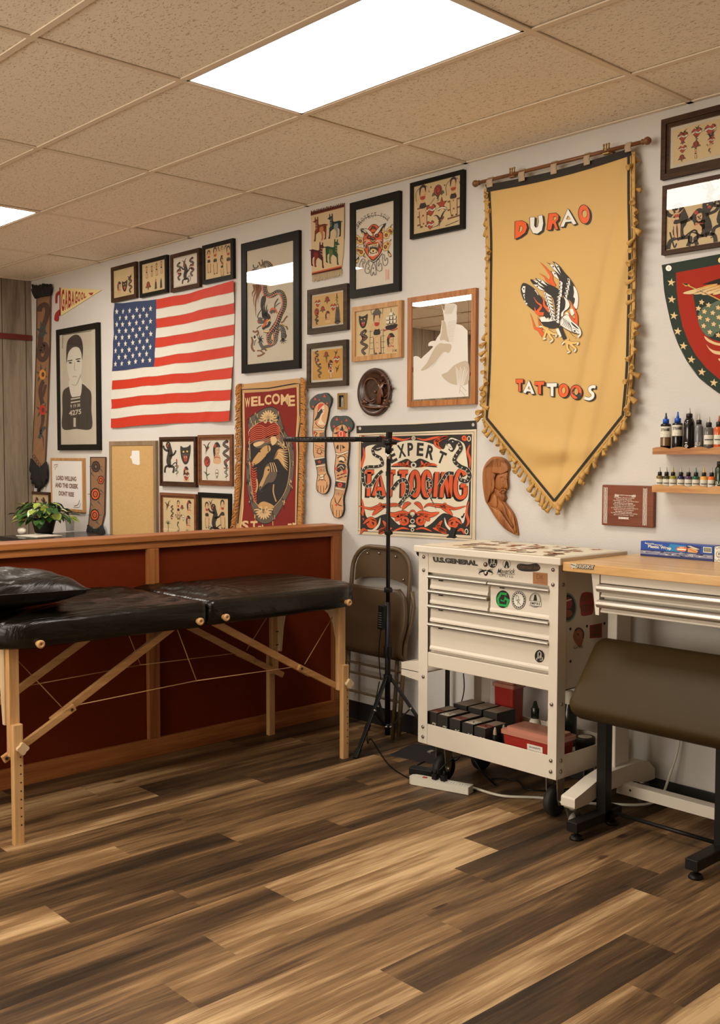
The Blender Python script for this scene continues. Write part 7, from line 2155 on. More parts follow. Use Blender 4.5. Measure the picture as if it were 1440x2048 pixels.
# body, head
q.blob([(380, 1520), (390, 1560), (450, 1620), (560, 1645), (640, 1590), (640, 1560), (560, 1545), (470, 1550)], 2, 10)
q.poly([(375, 1510), (440, 1490), (470, 1525), (490, 1500), (500, 1535), (525, 1510), (540, 1550), (480, 1560), (400, 1560)], 1, 12); q.line([(375, 1510), (400, 1560), (480, 1560)], 4, 2, 13)
q.poly([(600, 1620), (660, 1610), (690, 1690), (730, 1780), (680, 1790), (640, 1700)], 2, 12); q.poly([(585, 1660), (620, 1640), (660, 1740), (640, 1760), (620, 1720), (610, 1730), (605, 1690)], 1, 13)
q.blob([(640, 1590), (670, 1500), (740, 1470), (790, 1540), (860, 1600), (905, 1660), (910, 1720), (880, 1765), (868, 1740), (890, 1720), (850, 1710), (810, 1690), (740, 1660)], 1, 14)
q.line([(640, 1590), (670, 1500), (740, 1470), (790, 1540), (860, 1600), (905, 1660), (912, 1720), (880, 1765)], 5, 2, 15, True); q.line([(640, 1600), (740, 1670), (810, 1700), (850, 1712), (890, 1715)], 6, 2, 15, True)
q.blob([(780, 1560), (830, 1600), (880, 1650), (850, 1640), (800, 1600)], 2, 15); q.ell(828, 1678, 14, 12, 2, 16); q.line([(740, 1570), (780, 1620), (800, 1690), (860, 1705)], 8, 2, 15, True); q.line([(800, 1640), (840, 1650), (880, 1690)], 5, 2, 16, True)
q.line([(750, 1680), (800, 1740), (840, 1762)], 8, 4, 14, True); q.line([(750, 1672), (800, 1735), (845, 1758)], 3.5, 2, 15, True)
for k in range(6): q.line([(670 + 18 * k, 1500 + 12 * k), (690 + 16 * k, 1560 + 14 * k), (670 + 20 * k, 1600 + 12 * k)], 5, 2, 16, True)
flame([(845, 1610), (850, 1500), (830, 1420), (790, 1340), (752, 1285)], 42, 12); flame([(830, 1560), (780, 1500), (740, 1430)], 34, 12)
q.blob([(770, 1400), (820, 1400), (830, 1440), (790, 1480)], 1, 11); q.blob([(710, 1450), (740, 1440), (770, 1490), (760, 1510)], 1, 11)
# feet
for cx, cy, ts in ((470, 1660, [((410, 1620), (375, 1625)), ((440, 1740), (425, 1780), (460, 1770)), ((510, 1740), (545, 1790), (510, 1820)), ((540, 1710), (590, 1720), (585, 1755))]), (730, 1810, [((690, 1820), (665, 1850)), ((735, 1900), (765, 1940), (735, 1955)), ((790, 1860), (840, 1910), (820, 1945)), ((800, 1830), (870, 1825), (860, 1855))])):
    q.line([(cx, cy - 40), (cx, cy + 10)], 50, 4, 8); q.ell(cx, cy + 10, 34, 30, 4, 8)
    for p in ts:
        q.line([(cx, cy)] + list(p), 36, 2, 8, True); q.line([(cx, cy)] + list(p), 29, 4, 9, True)
        q.line(list(p)[-2:] if len(p) > 1 else [p[0], (p[0][0] - 8, p[0][1] + 10)], 24, 2, 10); q.line(list(p)[-2:] if len(p) > 1 else [p[0], (p[0][0] - 8, p[0][1] + 10)], 17, 1, 11)
q.build('eagle_print', BP, ban)
# rod, finials, tabs, brackets
ra, rb = wl(960, 365, .055), wl(1283, 282.5, .055)
ra.z = rb.z = (ra.z + rb.z) / 2 - 0.002
q = MB(); q.cyl(ra, rb, 0.0085, 14); rod = q.build('rod', m_rod, ban)
for p, sx in ((ra, -1), (rb, 1)):
    q = MB(); q.lathe([(0.009, 0), (0.013, 0.006), (0.009, 0.012), (0.016, 0.022), (0.017, 0.032), (0.010, 0.042), (0.0, 0.045)], p, (sx, 0, 0), 14); q.build('finial', m_rod, rod)
for u in (983, 1047, 1111, 1177, 1259):
    f = (u - 960) / 323.0
    p = ra.lerp(rb, f)
    vb = 300 + (377 - 300) * (1 - (u - 970) / 295)
    q = MB()
    x0, x1 = wl(u - 6, 330, .05).x, wl(u + 6, 330, .05).x
    zb = wl(u, bpt((u - 970) / 292, 0)[1] - 3, .05).z
    q.grid(lambda a, b_: Vector((x0 + (x1 - x0) * a, -.055 - (0.0105 * math.sin(min(1, b_ * 1.6) * math.pi / 2 + (0 if b_ < .3 else 0)) if b_ < .7 else 0.006), p.z + 0.0105 + (zb - 0.008 - p.z - 0.0105) * b_)), 3, 10)
    q.build('hanging_tab', m_tab, ban, solid=0.003)
for u in (1033, 1221):
    p = ra.lerp(rb, (u - 960) / 323.0)
    q = MB(); q.cyl(p + Vector((0, 0.055, 0.004)), p + Vector((0, -0.012, 0.004)), 0.006, 10); q.bar(p + Vector((-0.016, 0, -0.012)), p + Vector((0.016, 0, -0.012)), 0.02, 0.006)
    for k in (-1, 0, 1): q.cyl(p + Vector((0.013 * k, -0.004, 0.008)), p + Vector((0.013 * k, -0.004, 0.026)), 0.0035, 8); q.sphere(p + Vector((0.013 * k, -0.004, 0.027)), 0.005, 0, 8, 5)
    q.build('bracket', m_brass, ban)

# ---------------------------------------------------------------- snakes banner
m_cnv = mat('cream_canvas', C(214, 186, 144), 0.85, var=0.03, vscale=12)
EP = [m_cnv, mat('canvas_black', C(38, 33, 26), 0.75), mat('canvas_orange', C(212, 80, 34), 0.75), mat('canvas_white', C(220, 198, 160), 0.8)]
t = thing('snake_banner', 'cream wall banner lettered expert tattooing in black and orange among snakes', 'banner', tuple(wl(830, 1075)))
em = pxmap(705, 835, 5.538, 0.006)
q = Art(em)
for k in range(10):
    a0, a1 = k / 10, (k + 1) / 10
    q.poly([(45 + 1327 * a0, 95 - 63 * a0), (45 + 1327 * a1, 95 - 63 * a1), (58 + 1300 * a1, 1290 + 75 * a1), (58 + 1300 * a0, 1290 + 75 * a0)], 0, 0)
q.slab([(45, 95), (1372, 32), (1358, 1365), (58, 1290)], 0, 0.003)
q.poly([(42, 92), (690, 75), (1372, 32), (1374, 130), (690, 158), (45, 176)], 1, 1)
q.line([(78, 198), (1346, 158), (1318, 1342), (66, 1256)], 7, 1, 1, closed=True); q.line([(64, 186), (1360, 146), (1360, 146)], 4, 3, 1)
q.poly([(92, 216), (1322, 184), (1300, 1306), (86, 1236)], 1, 2)
q.blob([(150, 325), (260, 300), (330, 330), (400, 330), (520, 272), (680, 252), (850, 282), (960, 330), (1010, 350), (1040, 290), (1090, 225), (1180, 255), (1240, 300), (1262, 420), (1280, 560), (1290, 700), (1285, 880), (1262, 970), (1252, 1060), (1236, 1150), (1215, 1170), (1190, 1120), (1130, 1100), (1060, 1070), (1010, 1060), (960, 1090), (900, 1150), (850, 1190), (800, 1210), (790, 1130), (720, 1060), (660, 1040), (590, 1060), (540, 1120), (520, 1190), (440, 1120), (400, 1070), (320, 1080), (260, 1110), (190, 1120), (150, 1090), (130, 1000), (105, 960), (104, 800), (105, 600), (112, 500), (140, 400)], 3, 3)
def ln(p, w_, c_, L_, tp=0): q.line(p, w_, c_, L_, True, False, tp)
def leaf(p, w_, L_=5): ln(p, w_ + 12, 1, L_, 2); ln(p, w_, 2, L_ + 1, 2); ln(p[:-1], 4, 1, L_ + 2)
def scroll(cx, cy, r, s_, L_=6, c_=2, w_=20):
    ln([(cx + s_ * r * (1 - k / 14) * math.cos(k * .75), cy + r * (1 - k / 14) * math.sin(k * .75)) for k in range(12)], w_, c_, L_, 0)
# top ornament
for s_ in (-1, 1):
    X = lambda x: 676 + s_ * (x - 676)
    ln([(X(710), 228), (X(790), 248), (X(860), 236), (X(930), 220), (X(1060), 205)], 26, 2, 5, 2)
    for k in range(4): leaf([(X(1060), 208), (X(990 - 24 * k), 230 + 14 * k), (X(900 + 28 * k), 262 + 30 * k)], 40, 6)
    scroll(X(1240), 225, 30, s_)
q.ell(676, 228, 22, 22, 3, 7); q.ell(676, 228, 13, 13, 1, 8); q.ell(676, 228, 7, 7, 3, 9)
for x in (1290, 110): q.ring(x, 235 if x > 600 else 250, 16, 26, 9, 3, 6)
ln([(1300, 300), (1275, 380), (1300, 460), (1300, 560)], 30, 2, 5, 2); ln([(120, 330), (130, 420), (104, 520), (104, 560)], 30, 2, 5, 2)
ln([(1290, 930), (1262, 1050), (1285, 1150), (1262, 1210)], 30, 2, 5, 2); ln([(104, 900), (120, 1000), (110, 1080), (125, 1140)], 30, 2, 5, 2)
# banner under EXPERT
q.blob([(428, 548), (480, 510), (560, 470), (610, 458), (660, 490), (700, 480), (745, 455), (820, 480), (900, 525), (936, 552), (800, 545), (690, 556), (560, 548)], 1, 5)
for s_ in (-1, 1):
    for k in range(4): ln([(690 + s_ * 50, 545), (690 + s_ * (85 + 30 * k), 530 - 4 * k), (690 + s_ * (70 + 60 * k), 478 + 18 * k)], 30, 2, 6, 2)
q.ring(676, 528, 24, 24, 15, 3, 7, 18)
# EXPERT
for ch, x0, y0, x1, y1, h_, ux, uy in (('E', 432, 512, 500, 474, 150, -.34, -.94), ('X', 512, 452, 596, 432, 146, -.16, -.98), ('P', 612, 428, 674, 424, 146, -.03, -1), ('E', 708, 424, 782, 430, 146, .06, -1), ('R', 806, 446, 890, 476, 150, .2, -.98), ('T', 924, 488, 1000, 524, 136, .36, -.92)):
    q.txt(ch, x0, y0, x1, y1, h_, 1, 5, 0.035, ux, uy)
# TATTOOING
O_ = lambda cx, cy, rx, ry: [(cx + rx * math.cos(2 * math.pi * k / 24), cy + ry * math.sin(2 * math.pi * k / 24)) for k in range(25)]
LT = [[(138, 602), (240, 602)], [(186, 604), (176, 872)], [(236, 868), (302, 612), (352, 872)], [(262, 790), (334, 790)], [(384, 604), (476, 604)], [(428, 604), (412, 876)], [(512, 604), (616, 604)], [(566, 604), (558, 876)],
      O_(692, 735, 42, 132), O_(822, 735, 40, 132), [(936, 602), (916, 880)], [(1008, 604), (985, 886)], [(1012, 606), (1076, 880)], [(1094, 606), (1080, 880)], [(1244, 640), (1222, 592), (1180, 600), (1146, 700), (1142, 810), (1170, 880), (1216, 885), (1246, 850), (1250, 756)], [(1196, 756), (1262, 756)]]
for s_ in LT:
    cv = len(s_) > 4
    for dx, dy in ((-8, 8), (-16, 18)): q.line([(x + dx, y + dy) for x, y in s_], 52, 1, 5, cv)
    q.line(s_, 56, 1, 6, cv); q.line(s_, 42, 2, 7, cv)
# snakes
def snk(p, w_, L_=9, tp=0):
    ln(p, w_ + 8, 3, L_, tp); ln(p, w_, 1, L_ + 1, tp)
    cr = catmull(p, 5)
    for i in range(2, len(cr) - 3, 3):
        dx, dy = cr[i + 1][0] - cr[i - 1][0], cr[i + 1][1] - cr[i - 1][1]; l = math.hypot(dx, dy) or 1
        k = w_ * (1 if not tp else 1 - i / len(cr))
        nx, ny = -dy / l, dx / l
        q.line([(cr[i][0] + nx * k * .42, cr[i][1] + ny * k * .42), (cr[i][0] + dx / l * k * .3, cr[i][1] + dy / l * k * .3), (cr[i][0] - nx * k * .05, cr[i][1] - ny * k * .05)], 5, 3, L_ + 2, True)
snk([(262, 330), (226, 350), (240, 410), (310, 450), (330, 520), (260, 545), (160, 550), (118, 600), (118, 700), (150, 760), (210, 740), (270, 650), (330, 590)], 34)
snk([(1110, 280), (1170, 280), (1200, 340), (1150, 420), (1130, 480), (1190, 540), (1270, 580), (1296, 650), (1262, 705), (1200, 690), (1190, 660)], 46)
snk([(440, 800), (500, 720), (570, 690), (610, 750), (600, 840), (570, 900), (520, 965)], 40)
snk([(690, 780), (650, 850), (590, 890), (540, 960), (450, 995)], 30, 12, 1); snk([(280, 820), (290, 880), (340, 890)], 34)
snk([(960, 760), (1000, 690), (1050, 620), (1120, 620)], 36); snk([(820, 680), (860, 700), (870, 760), (830, 800), (860, 880), (900, 960), (925, 1015)], 36, 9, 1)
q.blob([(1040, 300), (1060, 255), (1110, 240), (1150, 270), (1140, 330), (1100, 380), (1060, 350), (1090, 340), (1060, 320)], 1, 12); q.blob([(1050, 300), (1075, 290), (1096, 320), (1110, 350), (1085, 362), (1075, 345), (1095, 335), (1060, 318)], 3, 13); q.ell(1110, 268, 8, 6, 3, 13)
q.blob([(228, 345), (250, 305), (300, 310), (320, 345), (270, 370)], 1, 12); q.line([(265, 345), (310, 335)], 7, 3, 13)
# lower ornament
for s_ in (-1, 1):
    X = lambda x: 664 + s_ * (x - 664)
    leaf([(X(790), 1000), (X(840), 965), (X(940), 975), (X(1030), 985), (X(1130), 1010), (X(1256), 980)], 40, 6); leaf([(X(960), 975), (X(1040), 1020), (X(1110), 1085)], 44, 6); leaf([(X(1000), 985), (X(1020), 965), (X(1035), 945)], 30, 6)
    leaf([(X(700), 1080), (X(760), 1060), (X(860), 1080), (X(960), 1050)], 60, 7); leaf([(X(740), 1070), (X(820), 1110), (X(850), 1150)], 50, 7); scroll(X(750), 1140, 52, s_, 8, 2, 26)
    leaf([(X(680), 950), (X(730), 960), (X(780), 1025)], 40, 7)
    ln([(X(700), 1240), (X(780), 1225), (X(880), 1262)], 22, 2, 6, 2)
    for k in range(4): leaf([(X(1040), 1290 - 40 * (s_ < 0) * 0 - 14 * k), (X(980 - 10 * k), 1250 - 10 * k), (X(890 + 34 * k), 1225 - 28 * k)], 44, 6)
    scroll(X(1110), 1170, 52, s_, 7, 2, 28); leaf([(X(1060), 1150), (X(1130), 1120), (X(1210), 1180)], 34, 6); leaf([(X(1160), 1260), (X(1210), 1240), (X(1240), 1290)], 30, 6)
    ln([(X(1020), 1110), (X(1040), 1190), (X(1100), 1250), (X(1160), 1250)], 26, 3, 6, 2); q.ring(X(1262), 1262, 16, 26, 9, 3, 6); ln([(X(1210), 1090), (X(1215), 1110), (X(1240), 1060)], 14, 1, 6)
q.blob([(612, 1080), (640, 1030), (664, 1020), (690, 1030), (716, 1080), (690, 1130), (640, 1130)], 1, 8); ln([(620, 1060), (664, 1030), (708, 1060)], 16, 2, 9)
q.ell(664, 1068, 26, 24, 3, 9); q.poly([(640, 1074), (688, 1074), (664, 1104)], 3, 9); q.ell(664, 1148, 30, 30, 1, 9); q.ell(664, 1148, 26, 26, 3, 10); q.ell(664, 1148, 17, 16, 1, 11); q.ell(662, 1202, 40, 17, 3, 9); q.ell(664, 1244, 24, 24, 1, 9); q.ell(664, 1244, 20, 20, 3, 10); q.ell(664, 1244, 11, 11, 1, 11)
q.build('printed_cloth', EP, t)
for x, y in ((82, 122), (1336, 80)):
    q = Art(em); q.ell(x, y, 13, 17, 1, 4, 14); q.ring(x, y, 12, 16, 8, 0, 5, 14); q.build('grommet', [m_alu, m_fwht_c], t)

# ---------------------------------------------------------------- painted wooden forearms
m_armskin = mat('painted_skin', C(206, 148, 94), 0.55)
AP = [m_armskin, mat('painted_outline', C(44, 42, 36), 0.55), mat('painted_red', C(204, 66, 42), 0.55), mat('painted_slate', C(62, 66, 56), 0.55), mat('painted_cream', C(224, 192, 146), 0.55)]
am = pxmap(610, 770, 7.445, 0.014)
def forearm(label, cuff, arm, draw):
    cx = sum(p[0] for p in arm) / len(arm); cy = max(p[1] for p in arm)
    t = thing('painted_forearm', label, 'wall ornament', tuple(am(cx, cy, 0)), 'painted wooden forearms')
    A_ = catmull(arm, 5, True)
    q = MB(); q.prism([am(x, y, 0) for x, y in A_], (0, 0.012, 0), 0, 1); q.build('board', [m_armskin, AP[1]], t)
    q = Art(am); q.line(A_, 9, 1, 2, closed=True); draw(q); q.build('painted_design', AP, t)
    Cc = catmull(cuff, 5, True)
    q = MB(); q.prism([am(x, y, 0.003) for x, y in Cc], (0, 0.0145, 0), 0, 1); c_ = q.build('sleeve_cuff', [AP[3], AP[1]], t)
    return c_
def tri(q, x, y, s_): q.poly([(x, y - s_), (x + s_ * .8, y + s_ * .8), (x - s_ * .8, y + s_ * .7)], 2, 2); q.line([(x, y - s_), (x + s_ * .8, y + s_ * .8), (x - s_ * .8, y + s_ * .7)], 4, 1, 3, closed=True)
def bands(q, x0, x1, y, sl):
    q.poly([(x0, y), (x1, y - sl), (x1, y - sl + 26), (x0, y + 30)], 4, 3); q.line([(x0, y), (x1, y - sl)], 5, 1, 4); q.line([(x0, y + 30), (x1, y - sl + 26)], 5, 1, 4)
    for k in range(6): q.ell(x0 + (x1 - x0) * (k + .5) / 6, y + 14 - sl * (k + .5) / 6, 3, 3, 1, 5, 6)
def d1(q):
    q.blob([(205, 400), (200, 310), (230, 280), (275, 285), (290, 340), (285, 420), (260, 450), (250, 520), (300, 600), (180, 590), (220, 500)], 4, 3)
    q.blob([(190, 380), (200, 300), (235, 278), (280, 285), (255, 340), (215, 385)], 2, 4); q.line([(195, 400), (240, 340), (285, 300)], 12, 4, 5); q.blob([(180, 440), (190, 380), (235, 350), (265, 390), (235, 440), (215, 480), (150, 530), (140, 520)], 1, 4)
    for x, y in ((272, 370), (268, 408)): q.line([(x - 10, y), (x + 14, y - 2)], 7, 1 if y < 400 else 2, 6)
    q.line([(150, 560), (200, 620), (270, 640), (310, 590)], 9, 1, 4, True); q.line([(160, 540), (220, 600), (290, 590)], 6, 2, 4, True); bands(q, 125, 292, 640, -14)
    for k in range(4): q.line([(215, 720 + 16 * k), (285, 712 + 16 * k)], 8, 1, 4)
    q.line([(140, 690), (180, 720), (150, 760), (200, 780)], 10, 1, 4, True); q.blob([(125, 690), (150, 700), (140, 740), (125, 730)], 2, 4)
    for k in range(26): q.line([(150 + 5 * k, 890 + (k * 37) % 140), (160 + 5 * k, 905 + (k * 37) % 140)], 8, (1, 1, 2)[k % 3], 4)
    q.ell(215, 985, 36, 44, 1, 4); q.ell(215, 985, 28, 36, 0, 5); q.line([(195, 975), (208, 978)], 8, 1, 6); q.line([(222, 975), (236, 978)], 8, 1, 6); q.line([(200, 1015), (230, 1012)], 8, 2, 6)
    bands(q, 140, 290, 1085, 22); q.poly([(150, 1120), (294, 1084), (298, 1165), (168, 1196)], 1, 4); q.star(212, 1145, 32, 2, 6, .45); q.ell(212, 1146, 8, 8, 1, 7); bands(q, 168, 300, 1196, 18)
    for r0 in range(3):
        for k in range(4): q.ell(192 + 32 * k + 14 * (r0 % 2), 1240 + 26 * r0 - 5 * k, 13, 9, 1, 4, 10); q.ell(192 + 32 * k + 14 * (r0 % 2), 1240 + 26 * r0 - 5 * k, 8, 5, 4, 5, 8)
    q.ell(240, 1262, 10, 10, 2, 6)
    q.ell(250, 1370, 38, 46, 1, 4); q.ell(250, 1370, 33, 41, 4, 5); q.ell(238, 1375, 9, 11, 1, 6); q.ell(270, 1368, 9, 11, 1, 6); q.line([(235, 1412), (268, 1410)], 12, 1, 6)
    q.line([(195, 1330), (310, 1430)], 7, 1, 4); q.line([(195, 1430), (310, 1320)], 7, 1, 4)
    for x in (190, 232, 275): q.line([(x, 1500), (x + 2, 1600)], 6, 1, 4)
    q.line([(325, 1440), (318, 1520), (300, 1560)], 6, 1, 4, True); q.line([(345, 1480), (320, 1540)], 5, 1, 4)
c_ = forearm('painted wooden forearm cutout, the left one of two', [(70, 250), (110, 190), (180, 140), (240, 128), (310, 115), (350, 150), (388, 200), (380, 280), (350, 350), (340, 300), (300, 290), (270, 258), (215, 255), (160, 290), (140, 330), (110, 370), (75, 330)],
    [(140, 330), (215, 255), (275, 260), (350, 330), (340, 450), (310, 600), (292, 700), (300, 850), (295, 1000), (300, 1150), (320, 1290), (360, 1390), (365, 1480), (340, 1570), (300, 1615), (250, 1620), (210, 1600), (175, 1560), (170, 1480), (185, 1350), (180, 1270), (150, 1130), (125, 1000), (125, 850), (115, 700), (120, 560), (130, 430)], d1)
q = Art(lambda x, y, h: am(x, y, 0.0033 + h))
for x, y, s_ in ((152, 205, 26), (290, 160, 30), (215, 218, 20), (328, 268, 26), (120, 318, 24)): tri(q, x, y, s_)
q.build('painted_triangle', AP, c_)
def d2(q):
    q.poly([(555, 590), (575, 680), (640, 700), (580, 740), (620, 800), (540, 770), (470, 800), (500, 740), (420, 720), (520, 680)], 1, 3)
    q.blob([(480, 740), (500, 690), (560, 680), (600, 720), (590, 780), (490, 785)], 2, 4); q.ring(535, 730, 26, 44, 9, 4, 5, 14); q.blob([(455, 640), (480, 630), (490, 665), (465, 675)], 2, 4)
    for k in range(8): q.line([(480 + 20 * k, 620 + (k % 3) * 14), (490 + 18 * k, 650 + (k % 3) * 10)], 5, 1, 3)
    q.poly([(460, 940), (480, 890), (500, 900), (495, 960)], 1, 4); q.poly([(550, 890), (600, 930), (560, 950)], 1, 4); q.line([(530, 890), (530, 990)], 9, 1, 4)
    q.line([(462, 1015), (520, 1030), (640, 990)], 30, 4, 4, True); q.line([(462, 1000), (520, 1015), (640, 975)], 6, 1, 5, True); q.line([(462, 1032), (520, 1046), (640, 1005)], 6, 1, 5, True)
    q.blob([(510, 1090), (560, 1070), (590, 1110), (560, 1140), (520, 1140)], 4, 4); q.line([(480, 1090), (530, 1060), (590, 1080), (600, 1130)], 11, 1, 5, True); q.blob([(500, 1140), (540, 1120), (590, 1160), (520, 1150)], 1, 5)
    q.blob([(460, 1250), (490, 1180), (540, 1170), (600, 1190), (590, 1290), (540, 1270), (500, 1300)], 1, 4); q.line([(490, 1230), (540, 1200), (580, 1240)], 10, 4, 5, True); q.line([(520, 1230), (560, 1280), (520, 1330)], 8, 0, 5, True)
    q.blob([(570, 1280), (605, 1260), (610, 1310), (580, 1320)], 2, 5); q.blob([(450, 1230), (480, 1220), (475, 1270), (455, 1270)], 2, 5)
    for k in range(30): q.line([(470 + (k * 53) % 150, 1300 + (k * 29) % 90), (478 + (k * 53) % 150, 1316 + (k * 29) % 90)], 8, (1, 2, 1, 3)[k % 4], 4)
    for k in range(12): q.line([(590 + (k * 17) % 45, 1030 + 20 * k), (596 + (k * 17) % 45, 1045 + 20 * k)], 7, 1, 4)
    bands(q, 458, 610, 1405, -26); q.poly([(452, 1436), (606, 1462), (596, 1540), (450, 1510)], 1, 4); q.blob([(490, 1470), (520, 1450), (552, 1470), (548, 1510), (518, 1520), (492, 1505)], 2, 6); q.ell(520, 1486, 10, 12, 1, 7); bands(q, 452, 580, 1520, -28)
    for r0 in range(3):
        for k in range(4): q.ell(460 + 34 * k - 10 * (r0 % 2), 1570 + 28 * r0 + 8 * k, 13, 9, 1, 4, 10); q.ell(460 + 34 * k - 10 * (r0 % 2), 1570 + 28 * r0 + 8 * k, 8, 5, 4, 5, 8)
    q.ell(500, 1610, 10, 10, 2, 6); q.ell(562, 1625, 9, 10, 2, 6)
    q.line([(440, 1670), (455, 1740), (480, 1770)], 12, 1, 4, True, taper=2); q.line([(545, 1660), (510, 1730), (485, 1770)], 12, 1, 4, True, taper=2); q.line([(560, 1800), (510, 1790), (480, 1765)], 13, 1, 4, True, taper=2); q.ell(465, 1785, 18, 14, 2, 5)
    for x in (470, 512, 552): q.line([(x, 1860), (x - 4, 1960)], 6, 1, 4)
    q.line([(405, 1780), (418, 1900), (430, 1930)], 6, 1, 4, True)
c_ = forearm('painted wooden forearm cutout with a swallow, the right one of two', [(375, 570), (400, 500), (450, 460), (520, 462), (590, 458), (650, 490), (708, 570), (700, 650), (655, 695), (640, 650), (600, 600), (555, 585), (480, 610), (430, 650), (415, 705), (385, 660)],
    [(415, 705), (430, 650), (480, 610), (555, 585), (600, 600), (640, 660), (645, 780), (655, 900), (640, 1080), (630, 1180), (640, 1280), (625, 1420), (610, 1520), (580, 1640), (570, 1720), (575, 1850), (555, 1930), (530, 1960), (480, 1980), (430, 1955), (400, 1880), (378, 1800), (390, 1720), (430, 1640), (445, 1520), (455, 1400), (440, 1270), (450, 1150), (460, 1040), (430, 880), (412, 780)], d2)
q = Art(lambda x, y, h: am(x, y, 0.0033 + h))
for x, y, s_ in ((474, 505, 32), (616, 520, 28), (546, 548, 18), (434, 612, 26), (654, 640, 28)): tri(q, x, y, s_)
q.build('painted_triangle', AP, c_)

# ---------------------------------------------------------------- relief work
def dome(q, pts, mp, h, mi=0, prof=(0.0, 0.5, 0.78, 0.93, 1.0), ins=(0.0, 0.08, 0.22, 0.45, 0.8)):
    """raised rounded form over an outline"""
    n = len(pts)
    cx = sum(p[0] for p in pts) / n; cy = sum(p[1] for p in pts) / n
    vs = []
    for a, s_ in zip(prof, ins):
        vs += [mp(x + (cx - x) * s_, y + (cy - y) * s_, h * a) for x, y in pts]
    k = len(prof)
    fs = [(i * n + j, i * n + (j + 1) % n, (i + 1) * n + (j + 1) % n, (i + 1) * n + j) for i in range(k - 1) for j in range(n)]
    fs.append(tuple(range((k - 1) * n, k * n)))
    q.add(vs, fs, mi, True)
m_carv = wood('carved_cherry_wood', C(122, 64, 28), C(182, 112, 56), axis=2, scale=26, stretch=0.12, rough=0.4)
t = thing('carved_profile', 'carved wooden relief of a bearded long-haired man in profile', 'wall carving', tuple(wl(1030, 1068)))
jm = pxmap(955, 900, 11.378, 0.012)
ol = [(330, 165), (440, 150), (560, 175), (660, 250), (715, 340), (725, 440), (690, 520), (690, 650), (690, 860), (640, 920), (620, 990), (645, 1100), (610, 1170), (700, 1290), (800, 1430), (870, 1600), (920, 1900), (905, 1940), (830, 1920), (620, 1790), (420, 1560), (250, 1280), (180, 1170), (140, 980), (115, 750), (115, 520), (150, 370), (230, 250)]
q = MB(); q.prism([jm(x, y, 0) for x, y in catmull(ol, 4, True)], (0, 0.011, 0)); q.build('back_board', m_carv, t, bevel=0.003)
q = MB()
dome(q, catmull([(330, 170), (440, 155), (560, 180), (655, 255), (710, 345), (720, 435), (690, 480), (600, 470), (520, 480), (440, 530), (390, 640), (375, 760), (385, 900), (330, 1000), (250, 1080), (230, 1200), (185, 1160), (145, 980), (120, 750), (120, 520), (155, 370), (235, 255)], 4, True), jm, 0.016, 0, ins=(0, .05, .12, .25, .6))
for k in range(13):
    x = 160 + 42 * k; 
    p = [(330 + 22 * k, 190 + 6 * abs(k - 5)), (x + 10, 420), (150 + 22 * k if k < 9 else 470 + 22 * (k - 9), 560 if k < 9 else 480), (150 + 18 * k, 760), (190 + 14 * k, 960)]
    if k >= 9: p = p[:3]
    q.tube([jm(a, b_, 0.0165 if 0 < i < len(p) - 1 else 0.012) for i, (a, b_) in enumerate(catmull(p, 4))], 0.0016, 5)
q.build('hair', m_carv, t)
q = MB()
dome(q, catmull([(450, 540), (520, 490), (680, 490), (690, 600), (665, 640), (670, 720), (690, 870), (650, 890), (600, 880), (520, 930), (440, 900), (385, 850), (385, 700)], 4, True), jm, 0.015)
dome(q, catmull([(640, 640), (668, 660), (692, 860), (660, 888), (600, 870), (625, 760)], 4, True), lambda x, y, h: jm(x, y, h + 0.010), 0.010)
q.tube([jm(a, b_, .015) for a, b_ in catmull([(520, 620), (580, 600), (640, 640), (680, 640)], 4)], 0.003, 6); dome(q, catmull([(530, 690), (570, 665), (610, 690), (590, 720), (550, 715)], 4, True), lambda x, y, h: jm(x, y, h + 0.012), 0.005)
dome(q, catmull([(540, 950), (600, 935), (625, 950), (600, 985), (555, 985)], 4, True), lambda x, y, h: jm(x, y, h + 0.013), 0.005)
q.build('face', m_carv, t)
q = MB()
dome(q, catmull([(380, 880), (440, 890), (520, 940), (520, 1010), (600, 1000), (630, 1040), (645, 1110), (600, 1170), (540, 1150), (450, 1080), (400, 1000)], 4, True), jm, 0.017)
q.tube([jm(a, b_, .019) for a, b_ in catmull([(500, 960), (560, 905), (620, 900), (640, 930)], 4)], 0.0035, 6)
for k in range(6): q.tube([jm(a, b_, .0165) for a, b_ in catmull([(400 + 40 * k, 900 + 18 * k), (430 + 36 * k, 980 + 12 * k), (460 + 28 * k, 1060 + 10 * k)], 3)], 0.002, 5)
q.build('beard', m_carv, t)
q = MB()
dome(q, catmull([(260, 1250), (300, 1130), (380, 1000), (450, 1100), (450, 1300), (400, 1310)], 4, True), jm, 0.009)
dome(q, catmull([(255, 1260), (470, 1340), (600, 1500), (780, 1760), (860, 1890), (820, 1905), (620, 1780), (430, 1560)], 4, True), jm, 0.011)
dome(q, catmull([(480, 1170), (560, 1180), (640, 1330), (700, 1560), (820, 1790), (700, 1640), (560, 1420), (480, 1330)], 4, True), jm, 0.012)
dome(q, catmull([(570, 1180), (620, 1190), (780, 1420), (850, 1600), (890, 1890), (830, 1750), (700, 1540)], 4, True), jm, 0.012)
for p in ([(250, 1240), (450, 1330), (590, 1500)], [(560, 1190), (640, 1440), (810, 1740)], [(620, 1190), (800, 1450), (860, 1880)]): q.tube([jm(a, b_, .009) for a, b_ in catmull(p, 5)], 0.0022, 5)
q.build('robe', m_carv, t)
